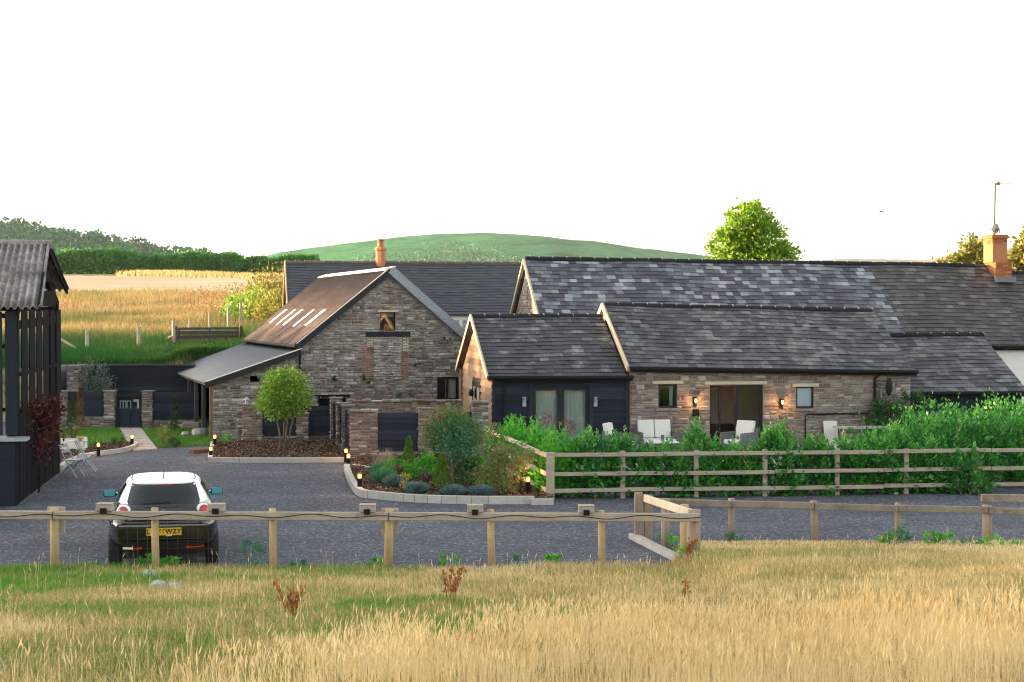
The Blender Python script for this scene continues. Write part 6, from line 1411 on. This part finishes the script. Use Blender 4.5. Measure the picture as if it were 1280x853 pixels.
# ------------------------------------------------------------------ the parked hatchback
def meshify(o):
    bpy.context.view_layer.update(); dg = bpy.context.evaluated_depsgraph_get(); me = bpy.data.meshes.new_from_object(o.evaluated_get(dg)); n = bpy.data.objects.new('lettering', me); C.objects.link(n)
    n.parent = o.parent; n.location = o.location; n.rotation_euler = o.rotation_euler; bpy.data.objects.remove(o)
def car():
    tr = gr(205, 706); hd = math.atan2(-tr.x, tr.y)*1.0
    root = empty('parked_car', tr, hd, 'small black hatchback with white roof parked on the gravel, seen from behind', 'car')
    Yo = -.62
    zk = [.20,.33,.48,.62,.735,.765,.90,1.0,1.08,1.16,1.24,1.285,1.31,1.32]
    wk = [.72,.79,.835,.845,.84,.825,.79,.735,.69,.64,.58,.525,.42,.22]
    rk = [.24,.12,.03,.0,.01,.055,.09,.17,.30,.43,.56,.66,.95,1.35]
    fk = [3.85,3.98,4.0,3.95,3.85,3.8,3.5,3.05,2.82,2.62,2.42,2.25,2.05,1.8]
    I = lambda z, k: float(np.interp(z, zk, k)); N = 4.2
    def pt(a, z, off=0.0):
        w_, r_, f_ = I(z,wk), I(z,rk), I(z,fk); yc, hy = (r_+f_)/2, (f_-r_)/2; n = float(np.interp(z,[.72,.95,1.02,1.1],[7.0,5.0,4.2,3.6]))
        s, c = math.sin(a), -math.cos(a); e = 2/n
        return Vector(((w_+off)*math.copysign(abs(s)**e, s), yc+(hy+off)*math.copysign(abs(c)**e, c)+Yo, z))
    def rear(x, z, off=0.0):
        w_, r_, f_ = I(z,wk), I(z,rk), I(z,fk); yc, hy = (r_+f_)/2, (f_-r_)/2; n = float(np.interp(z,[.72,.95,1.02,1.1],[7.0,5.0,4.2,3.6]))
        return Vector((x, yc-(hy+off)*(1-min(.999, abs(x)/w_)**n)**(1/n)+Yo, z))
    paint = NT('black_paint'); paint.set((.006,.006,.007), .12, 0, .6); paint.b.inputs['Coat Weight'].default_value = .8; paint.b.inputs['Coat Roughness'].default_value = .04; BK = paint.m
    white = NT('white_paint_gloss'); white.set((.80,.79,.75), .25, 0, .5); WH = white.m
    plas = plain('black_plastic', (.014,.014,.015), .6); gls = NT('privacy_glass'); gls.set((.010,.014,.016), .08, 0, .3); GL = gls.m
    chrome = NT('chrome'); chrome.set((.75,.75,.76), .15, 1); CH = chrome.m
    red = NT('red_lens'); red.set((.45,.012,.015), .12, 0, .6); red.b.inputs['Emission Color'].default_value = (.5,.01,.02,1); red.b.inputs['Emission Strength'].default_value = .0; RD = red.m
    na = 256
    def loft(name, zs, mat, off=0, cap=True):
        V = []; F = []
        for z in zs:
            for k in range(na): V.append(pt(2*math.pi*k/na, z, off))
        for i in range(len(zs)-1):
            for k in range(na): F.append((i*na+k, i*na+(k+1)%na, (i+1)*na+(k+1)%na, (i+1)*na+k))
        if cap: F.append(tuple(range((len(zs)-1)*na, len(zs)*na))); F.append(tuple(range(na-1,-1,-1)))
        m = MB(); m.add(V, F); return m.build(name, mat, root, True)
    body = loft('body', [.38,.42,.48,.55,.62,.68,.735,.75,.765,.83,.90,.95,1.0], BK)
    # upper shell: white pillars and roof, window apertures laid over as glass patches
    loft('roof', [.985,1.04,1.08,1.12,1.16,1.20,1.24,1.262,1.285,1.30,1.31,1.316,1.32], WH)
    def patch(name, xs0, zs, mat, off=.006, nx=24, par=root, smooth=True):
        V = []
        for z in zs:
            a, b = xs0(z)
            for i in range(nx+1): V.append(rear(a+(b-a)*i/nx, z, off))
        F = [(i*(nx+1)+k, i*(nx+1)+k+1, (i+1)*(nx+1)+k+1, (i+1)*(nx+1)+k) for i in range(len(zs)-1) for k in range(nx)]
        m = MB(); m.add(V, F); return m.build(name, mat, par, smooth)
    rw = patch('rear_window', lambda z: (-np.interp(z,[1.0,1.03,1.2,1.255,1.27],[.50,.525,.48,.455,.40]), np.interp(z,[1.0,1.03,1.2,1.255,1.27],[.50,.525,.48,.455,.40])), [1.0,1.03,1.07,1.11,1.15,1.19,1.23,1.255,1.27], GL, .016)
    patch('tailgate', lambda z: (-np.interp(z,[.765,.8,.9,.998,1.02],[.57,.60,.585,.53,.50]), np.interp(z,[.765,.8,.9,.998,1.02],[.57,.60,.585,.53,.50])), [.77,.8,.84,.88,.92,.96,1.0,1.02], BK, .014)
    patch('window_seal', lambda z: (-np.interp(z,[.99,1.03,1.2,1.265,1.285],[.53,.55,.505,.48,.43]), np.interp(z,[.99,1.03,1.2,1.265,1.285],[.53,.55,.505,.48,.43])), [.99,1.03,1.07,1.11,1.15,1.19,1.23,1.265,1.285], plas, .010)
    for sgn in (-1, 1):                             # side glass wraps along the cabin
        V = []; zs = [1.0,1.05,1.1,1.15,1.2,1.235]; A0 = [1.05,1.08,1.1,1.13,1.17,1.22]; na2 = 20
        for z, a0 in zip(zs, A0):
            for k in range(na2+1): V.append(pt(sgn*(a0+(2.25-a0)*k/na2), z, .006))
        m = MB(); m.add(V, [(i*(na2+1)+k, i*(na2+1)+k+1, (i+1)*(na2+1)+k+1, (i+1)*(na2+1)+k) for i in range(5) for k in range(na2)]); m.build('side_window', GL, root, True)
    m = MB(); n = 20                                # roof spoiler lip over the glass with brake light
    for i in range(n):
        x0, x1 = -.46+.92*i/n, -.46+.92*(i+1)/n; a, b = rear(x0,1.275,.05), rear(x1,1.275,.05); c, d = rear(x0,1.29,0), rear(x1,1.29,0)
        m.hexa([a-Vector((0,0,.012)), b-Vector((0,0,.012)), d-Vector((0,0,.014)), c-Vector((0,0,.014)), a+Vector((0,0,.006)), b+Vector((0,0,.006)), d+Vector((0,.03,.012)), c+Vector((0,.03,.012))])
    m.build('spoiler', WH, root)
    m = MB(); a = rear(0,1.262,.04); m.box(-.15,.15,a.y,a.y+.03,1.245,1.259); m.build('brake_light', RD, root)
    for i, s in enumerate((-1, 1)):                 # round tail lamps with bright rings
        c = rear(s*.605,.885,.0); c.z = .885; d = Vector((s*.45,-1,.12)).normalized(); q = d.to_track_quat('Z','Y').to_matrix()
        def disk(prof, mat, name):
            m = MB(); k0 = len(m.v); m.lathe(prof, n=28); m.v = [tuple(c+q@Vector(v)) for v in m.v]; return m.build(name, mat, root, True)
        disk([(.112,-.05),(.112,.0),(.104,.012),(.09,.012),(.09,-.05)], CH if False else WH, 'lamp_ring'); disk([(.0,.03),(.05,.027),(.080,.016),(.09,.0),(.09,-.05)][::-1], RD, 'tail_lamp')
        m = MB(); m.lathe([(.12,-.055),(.12,-.004),(.112,-.002)], n=28); m.v = [tuple(c+q@Vector(v)) for v in m.v]; m.build('lamp_surround', WH, root, True)
    # bumper: ledge, plate recess, lower valance, reflectors
    patch('bumper', lambda z: (-.80, .80) if z > .5 else (-.76, .76), [.47,.5,.56,.62,.68,.72,.74], BK, .018)
    patch('lower_valance', lambda z: (-.62, .62), [.24,.30,.36,.42,.455], plas, .022)
    pl = MB(); p0 = rear(0,.60,.036); pl.box(-.262,.262,p0.y-.004,p0.y+.012,.548,.660); plate = pl.build('number_plate', plain('plate_yellow', (.72,.44,.02), .45, var=.04), root, bevel=.004)
    def text(s_, x, size, z, mat):
        cu = bpy.data.curves.new('plate_text', 'FONT'); cu.body = s_; cu.size = size; cu.align_x = 'CENTER'; cu.align_y = 'CENTER'; cu.extrude = .0012; cu.space_character = 1.08; cu.offset = .0035
        o = bpy.data.objects.new('lettering', cu); C.objects.link(o); o.parent = plate; o.location = (x, p0.y-.0055, z); o.rotation_euler = (math.pi/2,0,0); cu.materials.append(mat); meshify(o)
    ink = plain('plate_ink', (.01,.01,.01), .5); text('L', -.232, .105, .604, ink); text('66', -.030, .098, .604, ink); text('WZY', .14, .098, .604, ink)
    m = MB(); m.box(.03,.12,p0.y-.003,p0.y+.01,.536,.545); m.build('plate_screw_strip', WH, plate)
    for s in (-1, 1):
        m = MB(); a = rear(s*.46,.345,.03); m.bar((s*.33,a.y,.345),(s*.60,rear(s*.6,.345,.03).y,.355),.02,.045); m.build('reflector', RD, root, bevel=.01)
    m = MB(); a = rear(-.6,.345,.035); m.bar((-.61,a.y-.0,.348),(-.47,rear(-.47,.345,.035).y,.345),.012,.03); m.build('reverse_lamp', WH, root)
    m = MB(); a = rear(0,.905,.02); m.lathe([(.0,-.004),(.05,-.004),(.05,.008),(.042,.012),(0,.013)], (0,a.y,.885), 24, 'y'); m.build('badge', CH, root)
    cu = bpy.data.curves.new('model_text', 'FONT'); cu.body = 'MiTo'; cu.size = .07; cu.extrude = .002
    o = bpy.data.objects.new('lettering', cu); C.objects.link(o); o.parent = root; o.rotation_euler = (math.pi/2,0,0); a = rear(-.4,.80,.02); o.location = (-.42,a.y-.004,.785); cu.materials.append(CH); meshify(o)
    m = MB(); a, b = rear(-.33,1.015,.03), rear(.06,1.03,.03); m.bar(b, a, .02, .03); m.lathe([(.03,-.02),(.035,.02)], (b.x,b.y+.0,b.z), 10, 'y'); m.build('rear_wiper', plas, root)
    m = MB(); a = rear(.0,.965,.018); m.bar((-.26,a.y,.955),(.26,a.y,.955),.012,.02); m.build('tailgate_handle', plas, root)
    m = MB()                                        # seats seen dimly are left to the dark glass; aerial on the roof
    m.tube([(0,1.0+Yo,1.295),(0,.86+Yo,1.47)], [.008,.004], 6); m.lathe([(.03,0),(.025,.02),(0,.03)], (0,1.0+Yo,1.29), 10); m.build('roof_aerial', plas, root)
    for s in (-1, 1):                               # roof gutters, mirrors, wheels
        m = MB(); pts = [pt(s*a_,1.292,.002) for a_ in np.linspace(.95,1.9,9)]; m.tube(pts, .008, 5); m.build('roof_trim', plas, root)
        m = MB(); mc = Vector((s*.86, 1.98+Yo, .99)); m.hexa([mc+Vector(v) for v in ((-.105,-.04,-.065),(.105,-.04,-.055),(.08,.10,-.045),(-.08,.10,-.05),(-.10,-.04,.06),(.095,-.04,.065),(.07,.10,.05),(-.08,.10,.05))]); mo = m.build('mirror', BK, root, bevel=.02)
        mg = NT('mirror_glass'); mg.set((.10,.42,.52), .2, .3); m = MB(); m.box(mc.x-.085,mc.x+.085,mc.y-.047,mc.y-.041,mc.z-.045,mc.z+.05); m.build('mirror_glass', mg.m, mo, bevel=.012)  # teal base colour stands in for the sky mirrored in the glass
        m = MB(); m.bar((s*.70,2.02+Yo,.96),(s*.80,2.02+Yo,.975),.06,.04); m.build('mirror_arm', BK, mo)
        for y in (.62, 3.1):
            c = (s*.735, y+Yo, .30); m = MB(); m.lathe([(.0,-.1),(.22,-.1),(.285,-.095),(.30,-.07),(.30,.07),(.285,.095),(.22,.1),(0,.1)], (0,0,0), 28); m.v = [(c[0]+v[2], c[1]+v[0], c[2]+v[1]) for v in m.v]; wh = m.build('wheel', plain('tyre', (.016,.016,.017), .85), root, True)
            m = MB(); m.lathe([(.0,.1),(.19,.1),(.2,.104),(.0,.107)], (0,0,0), 20); m.v = [(c[0]+s*v[2], c[1]+v[0], c[2]+v[1]) for v in m.v]; m.build('rim', CH, wh)
    m = MB(); m.box(-.62,.62,.28+Yo,3.7+Yo,.16,.24); m.build('underbody', plas, root)
car()

# ------------------------------------------------------------------ field edge: weeds, dock stems, stones
rg = np.random.default_rng(301)
for i, (px, py, rad, lb, mt) in enumerate(((188,722,.11,'pale lichened stone in the grass behind the car, farthest of three','boulder'),(197,736,.12,'low mossy stone in the grass behind the car, lowest of three','boulder'),(219,737,.10,'pale upright stone in the grass behind the car','boulder'))):
    d = ray(px, py); Y = 20.0
    for _ in range(30):
        z = float(h_field(at(px,py,Y).x, Y)); Y = Y+(at(px,py,Y).z-z)*4.0
    p = at(px, py, Y); r = empty('field_stone', (p.x,p.y,z), i*1.3, lb, 'stone', 'stones in the grass behind the car'); m = MB(); m.lathe([(rad*.8,-.08),(rad,.02),(rad*.85,rad*.6),(rad*.45,rad*.85),(0,rad*.9)], n=9); m.v = [(v[0]*1.2+.02*rg.normal(), v[1]*.8, v[2]+.01*rg.normal()) for v in m.v]; m.build('stone', M[mt], r, bevel=.02)
def on_field(px, py):
    Y = 20.0
    for _ in range(40): q = at(px, py, Y); Y += (q.z-float(h_field(q.x, Y)))*4.0; Y = min(max(Y, 10), 28)
    q = at(px, py, Y); return Vector((q.x, q.y, float(h_field(q.x, q.y))))
def dock(px, py, h, label, n=3, seed=1):
    rr = np.random.default_rng(seed); b = on_field(px, py); r = empty('dock_plant', b, 0, label, 'dock plant', 'rusty dock stems in the meadow'); m = MB(); Q = []
    for i in range(n):
        a = rr.random()*6.3; tip = Vector((.09*math.cos(a)+.05*(i-1), .08*math.sin(a), h*(.7+.3*rr.random()))); m.tube([(0.03*i,0,-.03), tip*.5, tip], [.006,.005,.003], 5)
        k = 45; s = .3+.7*rr.random(k); P = np.outer(s, np.array(tip))+rr.normal(size=(k,3))*.018; Q.append(leaf_quads(P, unit(k, rr)*.6+np.array([0,0,.7]), .05*np.ones(k), .028, rr))
    m.build('stem', M['rust'], r); Q = np.concatenate(Q); quads_obj('seeds', Q, M['dock'], r, rr.random(len(Q)))
dock(362,776,.40,'rusty dock plant left of centre in the meadow',4,1); dock(560,755,.44,'tallest rusty dock plant below the second middle fence lamp',4,2); dock(855,752,.3,'single short orange dock spike right of centre',1,3); dock(858,700,.30,'brown dead stems beside the corner post',3,4)
def weed(px, py, h, label, seed, mat='lush', w=.18, n=260):
    b = gr(px, py, 0.02); b.z = 0; bush('weed', label, 'weed', b, [((0,0,h*.5),(w,w*.8,h*.55))], n, .05, mat, 'weeds along the fence line', seed, nstem=2, stem_r=.008, stem_mat='dockless' if False else 'bark')
WD = [(319,707,.36,'tall green weed between second and third front posts'),(180,712,.22,'weed clump at the foot of the post behind the car'),(215,714,.22,'weed clump right of the post behind the car'),(370,711,.14,'low weed right of the third front post'),(470,709,.12,'grassy weed left of the fourth front post'),(563,709,.20,'spiky grass clump between fourth and fifth front posts'),(644,708,.2,'weed right of the fifth front post'),(690,709,.18,'dark leafy weed left of the sixth front post'),
      (848,690,.28,'nettles inside the short return fence'),(832,683,.22,'weeds by the short return fence middle post'),(862,702,.22,'weeds at the foot of the corner post'),(1112,683,.22,'leafy weeds left of the third right post'),(1124,684,.32,'weed climbing the third right hand post'),(1165,684,.26,'weed clump left of the fourth right post'),(1182,685,.24,'weed clump nearest left of the fourth right post'),(1215,686,.22,'weed between clumps at the fourth right post'),(1240,688,.26,'weed at the foot of the fourth right post'),(1270,687,.2,'weed at the right frame edge'),(918,676,.14,'low weed at the first right post'),(110,712,.14,'low weed right of the leftmost front post')]
for i, (px, py, h, lb) in enumerate(WD): weed(px, py, h, lb, 310+i, 'lush' if i % 3 else 'olive', .10+.35*h, int(130+500*h))

# ------------------------------------------------------------------ trees beyond, hedge and hillsides
b = at(940, 330, 72); z0 = float(h_bank(b.x, 72)); bx = lambda px, py, Y=72: at(px, py, Y)
def blob(px, py, rx, ry, Y, base): q = at(px, py, Y); s = Y/FPX; return ((q.x-base.x, 0, q.z-base.z), (rx*s, rx*s*.8, ry*s))
B = Vector((b.x, 72, z0)); tree('maple_tree', 'sunlit bright green tree rising behind the long slate roof', 'tree', B, 3.4, .17, [blob(938,283,30,26,72,B),blob(910,310,24,22,72,B),blob(955,305,28,26,72,B),blob(968,325,32,16,72,B),blob(935,335,44,22,72,B),blob(938,262,14,10,72,B)], 8500, .20, 'maple', seed=401, nb=26, cl=26, csig=.2, shell=.4, zmin=None)
b = at(1212, 330, 68); B = Vector((b.x, 68, float(h_bank(b.x,68)))); tree('hedgerow_tree', 'thin leaved golden tree behind the brick chimney, left of it', 'tree', B, 3.2, .12, [blob(1214,312,14,14,68,B),blob(1190,330,16,8,68,B),blob(1232,306,10,12,68,B),blob(1222,330,26,14,68,B),blob(1208,326,16,10,68,B)], 1700, .20, 'ash', seed=402, nb=20, cl=16, csig=.28, shell=.4)
b = at(1285, 330, 66); B = Vector((b.x, 66, float(h_bank(b.x,66)))); tree('hedgerow_tree', 'golden green tree at the right edge behind the chimney', 'tree', B, 3.4, .15, [blob(1285,312,18,26,66,B),blob(1268,326,12,14,66,B),blob(1310,310,26,28,66,B)], 3200, .22, 'ash', seed=403, nb=20, csig=.2, shell=.5)
def far_hedge():
    rg = np.random.default_rng(410); r = empty('hedge', (-42, 214, float(h_bank(-42, 214))), 0, 'long dark green field hedge along the top of the pale stubble field', 'hedge'); n = 30000
    x = rg.uniform(-88, -26, n); hh = np.interp(x, [-88,-66,-52,-40,-30,-26], [2.35,2.3,2.15,2.0,1.9,1.8])*(.62+.7*fbm(x, x*0+3, 2.6, 2)); y = 213+.25*(x+60)*.2+2.5*(rg.random(n)-.5); z = h_bank(x, y)-.2+hh*rg.random(n)**.7*1.35
    P = np.stack([x, y, z],1)-np.array(r.location); D = unit(n, rg); D[:,2] += .3; D[:,1] -= .3; D /= np.linalg.norm(D,axis=1,keepdims=True); t_ = np.clip(.45*fbm(x, z*3, 1.6, 5)+.4*rg.random(n)+.18*(P[:,2]/3.2-.4), 0, 1)  # tint rises with height, painting sunlight onto the hedge top
    quads_obj('foliage', leaf_quads(P, D, .42+.3*rg.random(n), .26, rg), M['field_hedge'], r, t_)
    m = MB(); 
    for i in range(40): m.tube([(-40+i*1.5,0,-.5),(-40+i*1.5+.2,0,1.8)], .09, 5)
    m.build('stems', M['bark'], r)
    # dry grass bank below the hedge
    n = 5000; x = rg.uniform(-48, -17, n); y = np.interp(x, [-48,-17], [200, 165])+rg.normal(size=n)*3.0; z = h_bank(x, y); o, _ = blades_obj('dry_bank_grass', np.stack([x,y,z],1), .5+.6*rg.random(n)*fbm(x,y,4,2), .12, .4, rg, M['grass'], np.clip(.58+.14*rg.normal(size=n),0,1)); tag(o, kind='stuff')
far_hedge()
GBK = [(333,375,88,1.5,'yellow green bush left of the grey barn gable'),(318,392,80,1.25,'dark green bush on the bank above the lean-to'),(344,362,92,1.6,'golden bush nearest the grey barn gable'),(302,398,82,.9,'low green bush beside the tallest stake'),(345,398,78,1.3,'dark bush behind the lean-to ridge')]
for i, (px, py, Y, rd, lb) in enumerate(GBK):
    p = at(px, py, Y); z = float(h_bank(p.x, Y)); bush('bank_bush', lb, 'bush', (p.x, Y, z), [((0,0,max(.5,p.z-z-.3)),(rd*1.15,rd*.9,rd)),((rd*.3,-.2,rd*.4),(rd,rd*.7,rd*.6))], 3200, .16, 'gorse' if i in (0,2) else ('ash' if i == 4 else 'bay'), 'bushes on the bank', 420+i, nstem=5, stem_r=.04, cl=24, csig=.2)
def forest(name, prof, Y, n, label, size, dy, seed, mat, ylim=None, jit=1.0):
    rg = np.random.default_rng(seed); Q = []; T = []
    px = rg.uniform(prof[0][0], prof[-1][0], n); v = rg.random(n)**1.0; top = np.interp(px, [p[0] for p in prof], [p[1] for p in prof])
    if ylim: ok = ylim(px, v); px, v, top = px[ok], v[ok], top[ok]
    for i in range(len(px)):
        yy = Y-dy*v[i]; x = (px[i]-640)/FPX*Y; zc = CAM_H+(HORIZ-top[i])/FPX*Y-np.interp(v[i]*dy, dpf[0], dpf[1]); s = size*(.55+.8*rg.random()); k = 80
        u = unit(k, rg); P = u*np.array([s*.55,s*.55,s*.6])*(.7+.3*rg.random((k,1)))+np.array([x, yy, zc+s*.42]); D = u+.5*unit(k, rg); D /= np.linalg.norm(D,axis=1,keepdims=True)
        Q.append(leaf_quads(P, D, s*.24*(.7+.6*rg.random(k)), s*.17, rg)); tc = rg.random(); T.append(.55*tc+.45*rg.random(k))
    o = quads_obj(name, np.concatenate(Q), M[mat], None, np.concatenate(T)); tag(o, kind='stuff')
dpf = ([0, 25, 75, 150, 250, 375, 500], [0, 55*.03, 55*.14, 55*.33, 55*.55, 55*.8, 55])
forest('hill_woodland', [p for p in PROF_L if p[0] < 300], 850, 2600, '', 6.5, 330, 501, 'forest')
dpf = ([0, 40, 120, 240, 400, 600, 800], [0, 95*.03, 95*.14, 95*.33, 95*.55, 95*.8, 95])
forest('hill_scrub', [p for p in PROF_M if p[0] < 900], 1700, 2600, '', 6.5, 600, 502, 'forest', lambda px, v: (((v > .45+.15*np.sin(px*.02)) & (px > 430)) | (px > 99999)) & (fbm(px, v*300, 30, 3) > .40) & (v > .02))
# unseen tree row added left of the yard to shade its lower parts
def belt():
    rg = np.random.default_rng(600); Q = []; T = []
    for i in range(76):
        y = -14+84*i/75+rg.normal()*.6; x = -60+rg.normal()*1.5; h = 7.9+1.0*rg.normal()*.5; k = 520
        u = unit(k, rg); P = u*np.array([1.9,1.7,h*.5])*rg.random((k,1))**.4+np.array([x,y,h*.5]); D = u+.6*unit(k, rg); D /= np.linalg.norm(D,axis=1,keepdims=True); Q.append(leaf_quads(P, D, .5+.3*rg.random(k), .36, rg)); T.append(rg.random(k))
    tag(quads_obj('shade_belt', np.concatenate(Q), M['hedge'], None, np.concatenate(T)), kind='stuff')
belt()
p = at(1102, 265, 95); r = empty('bird', p, .5, 'tiny dark bird flying in the pale sky above the long roof', 'bird'); m = MB(); m.tube([(0,-.12,0),(0,-.05,.01),(0,.05,.01),(0,.13,0)], [.012,.04,.04,.012], 8)
for s in (-1,1): m.add([(0,-.05,.02),(s*.2,-.03,.09),(s*.36,.05,.04),(s*.18,.06,.08),(0,.06,.02),(0,-.05,.0),(s*.2,-.03,.075),(s*.36,.05,.03),(s*.18,.06,.065),(0,.06,.0)], [(0,1,2,3,4),(9,8,7,6,5)])
m.build('body', M['barn_black'], r)

# ------------------------------------------------------------------ evening haze over the valley
m = MB(); m.box(-760, 1760, -75, 4100, -60, 330); hz = m.build('haze', None); tag(hz, kind='stuff'); hm = bpy.data.materials.new('haze'); hm.use_nodes = True
t_ = hm.node_tree; t_.nodes.remove(t_.nodes['Principled BSDF']); v = t_.nodes.new('ShaderNodeVolumePrincipled'); v.inputs['Density'].default_value = HAZE; v.inputs['Color'].default_value = (.92,.95,1,1); v.inputs['Anisotropy'].default_value = .2
t_.links.new(v.outputs[0], t_.nodes['Material Output'].inputs['Volume']); hz.data.materials.append(hm)
